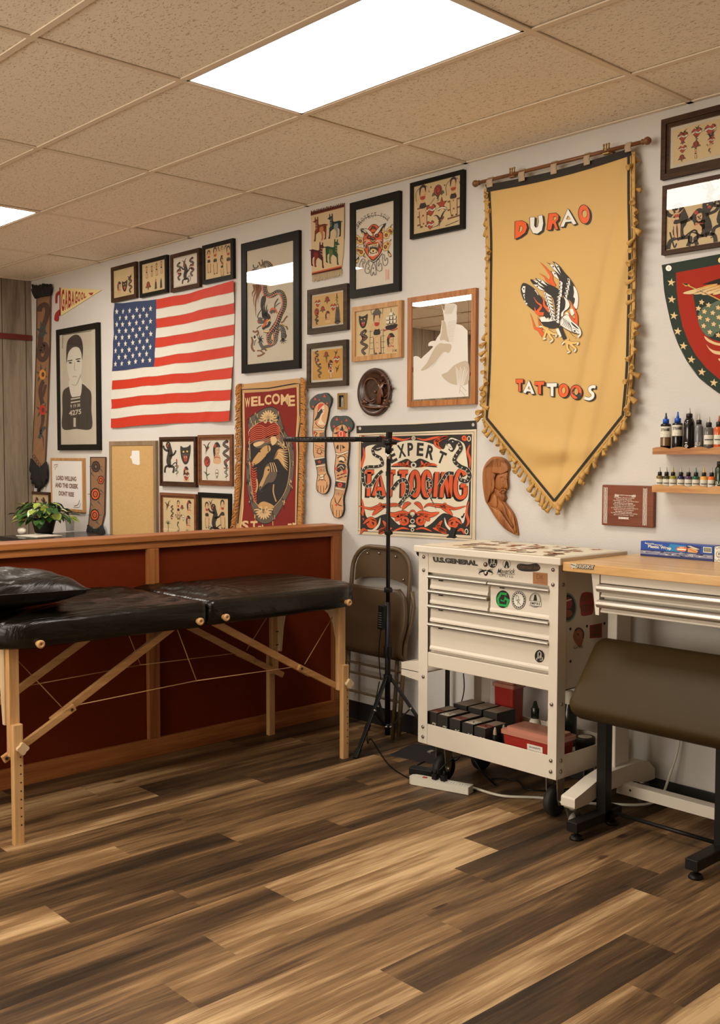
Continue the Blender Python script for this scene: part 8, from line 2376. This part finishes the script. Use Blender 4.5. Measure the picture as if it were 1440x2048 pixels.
# carved round plaque
m_brz = mat('glazed_brown_relief', (0.050, 0.020, 0.010, 1), 0.28, spec=0.6, var=0.5, vscale=40)
m_brz2 = mat('glazed_lighter_brown', (0.11, 0.035, 0.012, 1), 0.3, spec=0.6, var=0.3, vscale=40)  # lighter brown glaze for the raised forms
t = thing('round_plaque', 'round dark brown relief plaque of a jug and fruit', 'wall plaque', tuple(wl(752, 784)))
cc = wl(752.5, 784.5, 0.0); RR = (wl(752, 736, 0.02).z - wl(752, 833, 0.02).z) / 2
q = MB(); q.lathe([(RR * .9, 0.001), (RR, 0.012), (RR * .985, 0.022), (RR * .93, 0.027), (RR * .88, 0.022), (RR * .85, 0.024), (RR * .80, 0.014), (RR * .5, 0.010), (0, 0.010)], cc, (0, -1, 0), 48); q.build('dish', m_brz, t)
pm = pxmap(700, 730, 13.714, 0.010)
dm = lambda pts, h, nm, mi_=m_brz2: (lambda q: (dome(q, catmull(pts, 4, True), pm, h), q.build(nm, mi_, t)))(MB())
dm([(800, 470), (850, 500), (930, 450), (960, 460), (890, 560), (900, 660), (930, 800), (930, 900), (860, 920), (850, 1090), (740, 1090), (730, 920), (715, 900), (720, 800), (770, 650), (770, 540), (740, 480)], 0.022, 'jug')
q = MB()
q.tube([pm(a, b_, .012) for a, b_ in catmull([(900, 640), (920, 540), (1000, 510), (1080, 560), (1090, 680), (1020, 820), (940, 900)], 5)], 0.0035, 8)
q.tube([pm(a, b_, .012) for a, b_ in catmull([(760, 520), (690, 400), (560, 370), (440, 440), (390, 600), (420, 800), (520, 960), (600, 980), (690, 930)], 6)], [0.0042] * 49, 8); q.build('ring_handle', m_brz2, t)
q = MB(); q.tube([pm(a, b_, .010) for a, b_ in catmull([(460, 850), (500, 960), (600, 1040), (690, 1000)], 6)], 0.003, 7); q.tube([pm(a, b_, .010) for a, b_ in catmull([(330, 1100), (480, 1150), (700, 1170), (860, 1160), (1040, 1140)], 6)], 0.006, 8); q.build('table_ledge', m_brz2, t)
for x, y, s_ in ((330, 1030, 40), (390, 1010, 60), (450, 1030, 36), (350, 960, 38), (960, 980, 60), (1080, 1000, 55), (930, 1060, 55), (880, 1130, 40), (1000, 1060, 45), (890, 290, 44), (1000, 360, 48), (855, 430, 30), (690, 740, 40), (1060, 420, 40), (1110, 560, 36), (1170, 640, 36)):
    q = MB(); dome(q, [(x + s_ * math.cos(a), y + s_ * math.sin(a)) for a in [2 * math.pi * k / 14 for k in range(14)]], pm, 0.014); q.build('fruit', m_brz2, t)
# prayer plaque
m_plq = wood('reddish_plaque_wood', C(96, 42, 20), C(132, 66, 32), axis=0, scale=30, stretch=0.05, rough=0.4)
m_wprint = mat('white_print', C(228, 208, 180), 0.6)
P_ = [wl(*c_, .02) for c_ in ((1203.5, 970), (1308, 971.5), (1203.5, 1050.5), (1306, 1055.5))]
px0, px1, pz0, pz1 = (P_[0].x + P_[2].x) / 2, (P_[1].x + P_[3].x) / 2, (P_[2].z + P_[3].z) / 2, (P_[0].z + P_[1].z) / 2
t = thing('prayer_plaque', 'brown wooden plaque printed with a white prayer between two vine borders', 'wall plaque', ((px0 + px1) / 2, -.01, pz0))
q = MB(); q.box(px0, px1, -.020, -.001, pz0, pz1); q.build('board', m_plq, t, bevel=0.004)
q = Art(rectmap(px0, px1, pz0, pz1, 0.0203))
for bx_ in (.075, .84):
    q.line([(bx_ - .032, .06), (bx_ - .032, .95)], .008, 0, 1); q.line([(bx_ + .032, .06), (bx_ + .032, .95)], .008, 0, 1)
    q.line([(bx_ + .008 * math.sin(k * 1.3), .07 + .88 * k / 30) for k in range(31)], .008, 0, 1)
    for k in range(26):
        y = .08 + .034 * k
        if k % 6 in (1, 2): q.ell(bx_, y, .017, .02, 0, 1, 8)
        else: q.line([(bx_, y + .015), (bx_ - .02, y - .01)], .012, 0, 1); q.line([(bx_, y + .015), (bx_ + .02, y - .01)], .012, 0, 1)
q.txt("LORD'S PRAYER", .34, .255, .58, .265, .03, 0, 1, 0.01)
for x, f in ((.26, 1), (.66, -1)):
    for k in range(4): q.line([(x + .02 * f * k, .25), (x + f * (.012 + .02 * k), .22 + .004 * k)], .012, 0, 1); q.line([(x + .02 * f * k, .25), (x + f * (.012 + .02 * k), .285)], .012, 0, 1)
    q.line([(x, .25), (x + .085 * f, .252)], .006, 0, 1)
rows = [('Our Father, who art in heaven', .245, .64), ('hallowed be Thy name.', .285, .595), ('Thy kingdom come. Thy will be done', .23, .72), ('on earth as it is in Heaven.', .255, .62), ('Give us this day our daily bread', .23, .655), ('and forgive us our trespasses', .25, .635), ('as we forgive those who trespass against us', .19, .71), ('Lead us not into temptation,', .245, .63), ('but deliver us from evil.', .275, .60), ('For Thine is the kingdom, the power and the', .19, .70), ('glory forever and ever.  Amen', .245, .63)]
for k, (s_, a, b_) in enumerate(rows): q.txt(s_, a, .315 + .0425 * k, b_, .325 + .0425 * k, .033, 0, 1, 0.012)
for f in (-1, 1):
    for k in range(5): q.line([(.435 + f * .02 * k, .80), (.435 + f * (.018 + .02 * k), .775)], .013, 0, 1); q.line([(.435 + f * .02 * k, .80), (.435 + f * (.018 + .02 * k), .825)], .013, 0, 1)
    q.ell(.435 + f * .025, .80, .016, .018, 0, 2, 8)
q.build('printed_text', m_wprint, t)

# ---------------------------------------------------------------- shield banner, upper right
SP = [mat('shield_green_felt', C(40, 50, 36), 0.9), mat('shield_red_felt', C(160, 36, 14), 0.9), mat('shield_cream', C(220, 180, 120), 0.85), mat('shield_mid_green', C(92, 104, 76), 0.9), mat('shield_gold', C(206, 146, 66), 0.85), mat('shield_outline', C(38, 28, 20), 0.9)]
t = thing('shield_banner', 'green and red shield-shaped banner with cream stars and a winged shield', 'banner', tuple(wl(1500, 800)))
hm = pxmap(1310, 500, 6.823, 0.008)
q = Art(hm)
mir = lambda p: p + [(2600 - x, y - (2600 - 2 * x) * .19) for x, y in reversed(p)]
lo = [(90, 205), (110, 340), (128, 560), (165, 760), (230, 1040), (320, 1290), (440, 1520), (600, 1740), (760, 1870), (887, 1960), (1080, 2040), (1290, 2080)]
li = [(285, 310), (296, 560), (325, 800), (375, 1040), (460, 1260), (560, 1440), (700, 1610), (887, 1770), (1080, 1860), (1290, 1900)]
q.slab(mir(lo), 0, 0.005); q.poly(mir(lo), 0, 1); q.poly(mir(li), 1, 2)
q.line(catmull(lo[1:], 3), 5, 5, 2); q.line([(105, 335), (285, 308)], 4, 5, 2)
for i, (x, y) in enumerate(((222, 443), (228, 675), (258, 897), (310, 1110), (388, 1310), (496, 1496), (638, 1665), (802, 1812), (960, 1900))): q.star(x, y, 58, 2, 3, .40, .12)
q.poly([(520, 610), (700, 600), (900, 690), (1300, 640), (1300, 1250), (887, 1250), (780, 1220), (660, 1140), (600, 1010), (570, 900), (545, 760)], 0, 3)
q.blob([(700, 760), (800, 720), (900, 690), (1300, 700), (1300, 1110), (880, 1110), (780, 1180), (690, 1160), (610, 1040), (585, 900), (640, 800)], 3, 4)
for x, y in ((636, 712), (730, 752), (862, 786), (592, 797), (674, 840), (788, 858), (614, 920), (718, 950), (868, 918), (664, 1036), (800, 1012), (748, 1120), (862, 1160), (900, 1040), (950, 850), (1000, 1000)):
    q.star(x, y, 52, 5, 5, .48, .15); q.star(x, y, 43, 2, 6, .48, .15)
q.blob([(678, 1175), (760, 1230), (900, 1275), (1300, 1300), (1300, 1330), (900, 1308), (760, 1270), (690, 1220)], 2, 5); q.blob([(700, 1285), (760, 1350), (900, 1385), (1300, 1400), (1300, 1450), (880, 1430), (760, 1380)], 2, 5); q.poly([(685, 1225), (760, 1275), (900, 1310), (900, 1385), (760, 1345), (705, 1285)], 1, 4); q.blob([(870, 1480), (1000, 1520), (1000, 1560), (890, 1520)], 2, 5)
q.line([(440, 480), (560, 535), (760, 620), (1000, 740)], 26, 5, 6); q.line([(440, 480), (560, 535), (760, 620), (1000, 740)], 18, 4, 7); q.poly([(370, 455), (440, 452), (470, 480), (420, 500)], 4, 7); q.poly([(372, 455), (445, 455), (450, 475), (420, 478)], 5, 8); q.ell(460, 484, 16, 16, 4, 8)
q.poly([(640, 470), (887, 385), (1200, 340), (1200, 500), (887, 470), (700, 470)], 5, 5)
for x0, y0, xm_, ym_, x1, y1, w_ in ((385, 590, 560, 560, 850, 462, 60), (530, 600, 680, 555, 900, 480, 58), (640, 605, 760, 570, 960, 500, 56), (790, 605, 880, 570, 1060, 510, 52), (900, 610, 1000, 560, 1150, 520, 50)):
    q.line([(x0, y0), (xm_, ym_), (x1, y1)], w_ + 8, 5, 6, True, taper=2); q.line([(x0, y0), (xm_, ym_), (x1, y1)], w_, 2, 7, True, taper=2); q.line([(xm_, ym_ - 12), ((xm_ + x1) / 2, (ym_ + y1) / 2 - 16), (x1, y1)], w_ * .4, 4, 8, True, taper=2)
q.build('felt', SP, t)
for x, y in ((186, 248), (900, 140)):
    q = Art(hm); q.ell(x, y, 20, 20, 1, 9, 14); q.ring(x, y, 30, 30, 20, 0, 10, 18); q.build('grommet', [m_brass if x > 500 else m_alu, m_fwht_c], t)

# ---------------------------------------------------------------- woven rug with llamas
t = thing('llama_rug', 'small woven wool wall rug with four coloured llamas', 'wall rug', tuple(wl(655, 560)))
lm_ = pxmap(615, 405, 12.41, 0.006)
lm = lm_
m_wool = mat('cream_wool', C(206, 172, 124), 0.95, bump=0.4, bscale=250)
LP = [m_wool, mat('wool_maroon', C(78, 24, 14), .95), mat('wool_rust', C(190, 88, 44), .95), mat('wool_brown', C(104, 48, 24), .95), mat('wool_navy', C(34, 46, 46), .95), mat('wool_wine', C(74, 26, 24), .95), mat('wool_green', C(38, 68, 40), .95), mat('wool_tan', C(178, 106, 58), .95), mat('wool_greyblue', C(128, 128, 110), .95), mat('wool_red', C(120, 34, 24), .95), mat('wool_moss', C(84, 96, 44), .95), mat('wool_black', C(44, 30, 22), .95)]
q = Art(lm)
q.slab([(75, 240), (915, 45), (912, 500), (905, 900), (890, 1240), (842, 1660), (108, 1815), (95, 1000), (88, 500)], 0, 0.005)
q.poly([(75, 265), (915, 45), (912, 500), (905, 900), (890, 1240), (842, 1660), (108, 1815), (95, 1000), (88, 500)], 0, 0)
q.poly([(75, 240), (915, 45), (915, 100), (85, 325)], 1, 1); q.poly([(80, 300), (915, 85), (914, 112), (84, 330)], 3, 2)
q.poly([(105, 1735), (845, 1565), (843, 1662), (110, 1815)], 1, 1); q.poly([(105, 1735), (845, 1565), (844, 1600), (106, 1768)], 2, 2)
q.line([(912, 60), (914, 500), (905, 900)], 7, 11, 2)
def llama(ox, oy, f, c_, c2, k=1.0):
    T = lambda p: [(ox + f * x * k, oy + y * k) for x, y in p]
    q.poly(T([(0, 110), (35, 100), (50, 70), (50, 0), (70, 0), (78, 60), (108, 55), (112, -10), (132, -12), (138, 60), (140, 170), (165, 190), (300, 160), (340, 175), (370, 172), (370, 195), (340, 200), (340, 260), (335, 420), (330, 540), (275, 560), (300, 500), (300, 380), (270, 340), (200, 340), (120, 390), (80, 430), (70, 600), (25, 605), (45, 520), (50, 340), (65, 330), (65, 150), (45, 130), (5, 122)]), c_, 3)
    q.poly(T([(180, 240), (260, 225), (270, 300), (250, 350), (260, 440), (250, 570), (205, 580), (220, 520), (215, 420), (180, 370), (160, 320)]), c2, 4)
    for j in range(6): q.line(T([(62, 150 + 32 * j), (110, 142 + 32 * j)]), 10, c2 if j % 2 else 0, 4)
    q.ell(ox + f * 98 * k, oy + 105 * k, 14, 14, c2, 5, 8)
llama(130, 365, 1, 3, 7); llama(488, 285, 1, 4, 8, 1.02); llama(440, 990, -1, 5, 9, 1.06); llama(805, 915, -1, 6, 10, 1.05)
q.build('weave', LP, t)
q = MB()
for k in range(60):
    f = k / 59
    x = 85 + 825 * f; y = 245 - 200 * f
    q.tube([lm(x, y + 12, .002), lm(x + r_.uniform(-12, 12), y - r_.uniform(20, 50), .006)], 0.0016, 4, 1 if k % 3 else 0)
    x = 110 + 733 * f; y = 1812 - 150 * f
    q.tube([lm(x, y - 10, .002), lm(x + r_.uniform(-6, 10), y + 90, .004), lm(x + r_.uniform(-16, 16), y + r_.uniform(120, 190), .003)], 0.0018, 4, 0)
fr_o = q.build('fringe', [m_wool, LP[1]], t); fr_o['kind'] = 'stuff'
# ---------------------------------------------------------------- ink shelves
m_shf = wood('striped_pine_shelf', C(134, 74, 34), C(206, 144, 78), axis=0, scale=40, stretch=0.04, rough=0.4)
m_shf2 = wood('golden_pine_shelf', C(156, 94, 42), C(222, 168, 98), axis=0, scale=44, stretch=0.04, rough=0.4)
SY = -0.105
for i, (za, zb, lab, m_) in enumerate(((1.497, 1.523, 'upper scalloped pine shelf of ink bottles', m_shf), (1.340, 1.367, 'lower scalloped pine shelf of small ink bottles, its end over the prayer plaque', m_shf2))):
    x0, x1 = -2.364, -1.55
    t = thing('ink_shelf', lab, 'shelf', ((x0 + x1) / 2, -0.05, za))
    q = MB(); q.box(x0, x1, SY + 0.011, -0.001, za, za + 0.016); q.build('board', m_, t, bevel=0.001)
    q = MB()
    n = 90
    top = []
    for k in range(n + 1):
        x = x0 + (x1 - x0) * k / n
        ph = (x - x0 + 0.012) / 0.088
        top.append((x, zb - 0.004 + 0.009 * abs(math.sin(math.pi * ph)) ** 0.8))
    q.prism([(x, SY, z) for x, z in [(x0, za), (x1, za)] + top[::-1]], (0, 0.010, 0)); q.build('front_lip', m_, t)
ZS1, ZS2 = 1.497 + 0.0165, 1.340 + 0.0165
m_lab = mat('bottle_label', C(220, 204, 172), 0.5)
m_clr = mat('clear_nozzle', C(196, 178, 150), 0.3, spec=0.6)
m_cap = mat('black_cap', (0.012, 0.011, 0.010, 1), 0.45)
m_bcap = mat('blue_cap', C(24, 80, 160), 0.4)
m_gtip = mat('smoke_nozzle', C(58, 58, 60), 0.35)
def inkc(name, r_, g_, b_): return mat(name, C(r_, g_, b_), 0.15, spec=0.7)
m_k = mat('black_ink', (0.008, 0.007, 0.006, 1), 0.12, spec=0.7)
bot_rng = random.Random(2)
def bottle(u, zb, r, hb, hs, hc, ht, body, cap, tip, label, lb, group, name='ink_bottle', text=None, bands=(), tipc=None):
    y = -0.052
    x = on(u, 900, 1, y - 0.0).x
    t = thing(name, label, 'ink bottle', (x, y, zb), group)
    q = MB(); q.lathe([(r * .94, 0), (r, 0.003), (r, hb), (r * .92, hb + hs * .35), (r * .62, hb + hs), (r * .5, hb + hs), (0, hb + hs)], (x, y, zb), n=20); q.build('body', body, t)
    z1 = zb + hb + hs
    q = MB(); q.lathe([(r * .60, 0), (r * .60, hc), (r * .5, hc + .002), (0, hc + .002)], (x, y, z1), n=18); c_ = q.build('cap', cap, t)
    q = MB(); q.lathe([(r * .30, hc), (r * .27, hc + ht * .35), (r * .20, hc + ht * .45), (r * .12, hc + ht), (0, hc + ht)], (x, y, z1), n=12); q.build('nozzle', tip, t)
    cam_a = math.atan2(CAM.y - y, CAM.x - x)
    for (a0, a1, m_, off_) in ([(lb[0], lb[1], m_lab, .0006)] if lb else []) + [(b_[0], b_[1], b_[2], .0004) for b_ in bands]:
        q = MB(); q.lathe([(r + off_, a0), (r + off_, a1)], (x, y, zb), n=24)
        q.f = [f for f in q.f if len(f) == 4]; q.mi = q.mi[:len(q.f)]; q.sm = q.sm[:len(q.f)]
        q.build('label' if m_ is m_lab else 'ink_level', m_, t)
    def cm(px_, py_, h): 
        a = cam_a + px_
        return Vector((x + (r + .001 + h) * math.cos(a), y + (r + .001 + h) * math.sin(a), zb + py_))
    q = Art(cm)
    if text == 'DYNAMIC':
        for i, ch in enumerate('DYNAMIC'): q.txt(ch, -.95 + .27 * i, lb[1] - .020 + .0, -.95 + .27 * i + .21, lb[1] - .020, .013, 0, 1, 0.03, 0, 1)
        for k, (w0, w1) in enumerate(((-.7, .6), (-.4, .3), (-.5, .3))): q.line([(w0, lb[1] - .028 - .007 * k), (w1, lb[1] - .028 - .007 * k)], .0014, 1, 1)
    elif text == 'SOLID':
        q.poly([(-1.1, .004), (1.2, .004), (1.2, .036), (-1.1, .036)], 0, 1)
        for i, ch in enumerate('OLD'): q.txt(ch, -.8 + .42 * i, .020, -.8 + .42 * i + .34, .020, .013, 2, 3, 0.03, 0, 1)
        q.poly([(-.9, .004), (-.4, .004), (-.4, .018), (-.9, .018)], 2, 3)
    elif text == 'bolt':
        q.poly([(-.75, .030), (-.3, .030), (-.3, .034), (-.75, .034)], 2, 1); q.poly([(-.9, .018), (-.5, .027), (-.1, .018), (-.45, .010)], 2, 1); q.poly([(-.6, .002), (-.2, .002), (-.2, .006), (-.6, .006)], 2, 1); q.line([(-.7, .018), (-.3, .019)], .003, 0, 2)
    elif lb:
        yc = (lb[0] + lb[1]) / 2
        q.line([(-.9 + .1 * k, yc + .0012 * math.sin(k * 2.1)) for k in range(20)], .0040 if r > .018 else .0034, 0, 1); q.line([(-.6, yc - .001), (.2, yc + .001)], .0018, 3, 2); q.line([(.1, yc), (.8, yc)], .002, 4, 2); q.line([(-.6, yc + .006), (.6, yc + .006)], .0008, 1, 1); q.line([(-.6, yc - .007), (.5, yc - .007)], .0007, 1, 1)
    else: return t
    q.build('label_print', [k_ink, k_brn, m_lab, k_yel, k_grn], t)
    return t
G1, G2 = 'ink bottles on the upper shelf', 'small ink bottles on the lower shelf'
m_amb = inkc('amber_residue', 120, 84, 44)
bottle(1331, ZS1, .0215, .108, .006, .016, .027, m_k, m_bcap, m_gtip, 'ink bottle with blue cap and smoke nozzle, at the left end of the upper shelf', (.055, .100), G1, text='DYNAMIC', bands=((.020, .053, m_amb),))
bottle(1354.5, ZS1, .0215, .110, .006, .016, .028, m_k, m_bcap, m_bcap, 'ink bottle with blue cap and blue nozzle on the upper shelf', (.060, .105), G1, text='DYNAMIC')
bottle(1377.5, ZS1, .0215, .112, .022, .015, .026, m_k, m_cap, m_clr, 'tallest black bottle with rounded shoulder on the upper shelf', None, G1, text='bolt')
bottle(1397, ZS1, .0175, .092, .014, .016, .024, inkc('grey_ink', 112, 106, 96), m_cap, m_clr, 'grey bottle with black lower label on the upper shelf', None, G1, text='SOLID')
bottle(1417, ZS1, .0185, .088, .006, .017, .025, inkc('dark_grey_ink', 98, 92, 80), m_cap, m_clr, 'grey bottle with white label on the upper shelf', (.024, .062), G1)
bottle(1437, ZS1, .0185, .090, .005, .018, .026, inkc('orange_ink', 206, 86, 36), m_cap, mat('orange_nozzle', C(176, 96, 66), .4), 'orange ink bottle with white label on the upper shelf', (.024, .062), G1)
bottle(1459, ZS1, .0185, .090, .005, .018, .026, inkc('red_ink', 160, 40, 30), m_cap, m_clr, 'red ink bottle at the right edge of the picture, upper shelf', (.024, .062), G1)
sm = [(1320.5, (118, 92, 40), 'olive brown', None), (1334, (58, 56, 30), 'dark olive', None), (1347, (150, 132, 46), 'yellow olive', (190, 160, 90)), (1363, (34, 36, 62), 'navy', None), (1378, (86, 56, 76), 'purple', None), (1393, (28, 84, 54), 'green', (90, 140, 110)), (1409, (232, 160, 66), 'amber yellow', (226, 176, 90)), (1424.5, (226, 104, 34), 'bright orange', None)]
for u, c_, nm, tc_ in sm:
    bottle(u, ZS2, .0145, .049, .003, .0135, .022, inkc(nm.replace(' ', '_') + '_ink', *c_), m_cap, m_clr if tc_ is None else mat(nm.replace(' ', '_') + '_nozzle', C(*tc_), .4), 'small ink bottle with a %s band on the lower shelf' % nm, (.004, .038), G2)
bottle(1440, ZS2, .018, .082, .012, .017, .022, inkc('deep_green_ink', 34, 48, 24), m_cap, m_clr, 'taller dark green bottle on the lower shelf at the right edge', None, G1, text='SOLID')

# ---------------------------------------------------------------- black desk with a plant, beyond the partition
m_dsk = mat('glossy_black_desk', (0.014, 0.013, 0.014, 1), 0.22, spec=0.6)
DZ = 0.90
t = thing('black_desk', 'glossy black desk beyond the partition in the far left corner', 'desk', (-6.75, -0.38, 0))
q = MB(); q.box(-7.36, -6.1, -0.735, -0.045, DZ - 0.035, DZ); q.build('top', m_dsk, t, bevel=0.003)
for x in (-7.33, -6.17): q = MB(); q.box(x, x + 0.04, -0.70, -0.075, 0, DZ - 0.035); q.build('side_panel', m_dsk, t)
q = MB(); q.box(-7.29, -6.17, -0.095, -0.075, 0.35, DZ - 0.035); q.build('back_panel', m_dsk, t)
pc = on(88, 1066, 2, DZ)
pc = Vector((pc.x, pc.y, DZ))
pl = thing('potted_plant', 'bushy green and yellow leafed plant in a black pot on the black desk', 'potted plant', tuple(pc))
q = MB(); q.lathe([(0.062, 0.0), (0.068, 0.01), (0.090, 0.10), (0.095, 0.112), (0.086, 0.112), (0.08, 0.10), (0.0, 0.098)], pc, n=24); q.build('pot', mat('matte_black_pot', (0.016, 0.014, 0.013, 1), 0.6), pl)
m_lf = [mat('leaf_green', C(52, 84, 30), 0.4, var=0.2, vscale=30), mat('leaf_lime', C(150, 160, 62), 0.4, var=0.2, vscale=30), mat('leaf_dark', C(28, 52, 20), 0.4), mat('leaf_pale', C(200, 200, 150), 0.4)]
q = MB(); pr_ = random.Random(12)
for k in range(165):
    a = pr_.uniform(0, 2 * math.pi); el = pr_.uniform(-0.35, 1.25)
    rad = pr_.uniform(0.08, 0.20)
    c_ = pc + Vector((math.cos(a) * math.cos(el) * rad * 1.25, math.sin(a) * math.cos(el) * rad, 0.135 + math.sin(el) * rad * 0.65))
    d_ = Vector((math.cos(a), math.sin(a), pr_.uniform(-0.9, 0.25))).normalized()
    sd = d_.cross(Vector((0, 0, 1))).normalized(); up_ = sd.cross(d_)
    ln_, wd_ = pr_.uniform(0.06, 0.105), pr_.uniform(0.018, 0.032)
    mi = pr_.choice((0, 0, 1, 2, 2, 0, 1, 3 if pr_.random() < .5 else 0))
    L0 = [c_, c_ + d_ * ln_ * .35 + sd * wd_ + up_ * .006, c_ + d_ * ln_ * .7 + sd * wd_ * .7 - up_ * .002, c_ + d_ * ln_ - up_ * .016, c_ + d_ * ln_ * .7 - sd * wd_ * .7 - up_ * .002, c_ + d_ * ln_ * .35 - sd * wd_ + up_ * .006]
    md = c_ + d_ * ln_ * .5 - up_ * .006
    q.add(L0 + [md], [(0, 1, 6), (1, 2, 6), (2, 3, 6), (3, 4, 6), (4, 5, 6), (5, 0, 6)], mi, True)
q.build('foliage', m_lf, pl)
q = MB()
for k in range(16):
    a = 2 * math.pi * k / 16
    q.tube(catmull([pc + Vector((.02 * math.cos(a), .02 * math.sin(a), .095)), pc + Vector((.07 * math.cos(a), .07 * math.sin(a), .16)), pc + Vector((.15 * math.cos(a), .13 * math.sin(a), .13))], 3), 0.0025, 5)
q.build('stem', m_lf[2], pl)
p = on(70, 1072, 2, DZ)
q = MB(); q.prism([Vector((p.x - .10, p.y - .10, DZ + .001)), Vector((p.x + .16, p.y - .06, DZ + .001)), Vector((p.x + .13, p.y + .15, DZ + .001)), Vector((p.x - .13, p.y + .10, DZ + .001))], (0, 0, 0.004))
single(q, 'papers', [m_white], 'sheet of white paper lying on the black desk under the plant', 'paper', (p.x, p.y, DZ + .001))
p = on(44, 1064, 2, DZ + .02)
q = MB(); q.sphere((p.x, p.y, DZ + .028), .028, 0, 14, 9, (1.7, 1.0, 1.0)); single(q, 'white_pouch', [m_white], 'small white pouch at the left of the potted plant', 'pouch', (p.x, p.y, DZ))
p = on(140, 1062, 2, DZ)
q = MB(); q.lathe([(.03, 0), (.036, .09), (.034, .09), (.028, .005), (0, .005)], (p.x, p.y, DZ), n=18); single(q, 'glass_cup', [glass_mat('cup_glass', (.85, .86, .86, 1))], 'clear glass cup at the right of the potted plant', 'cup', (p.x, p.y, DZ))
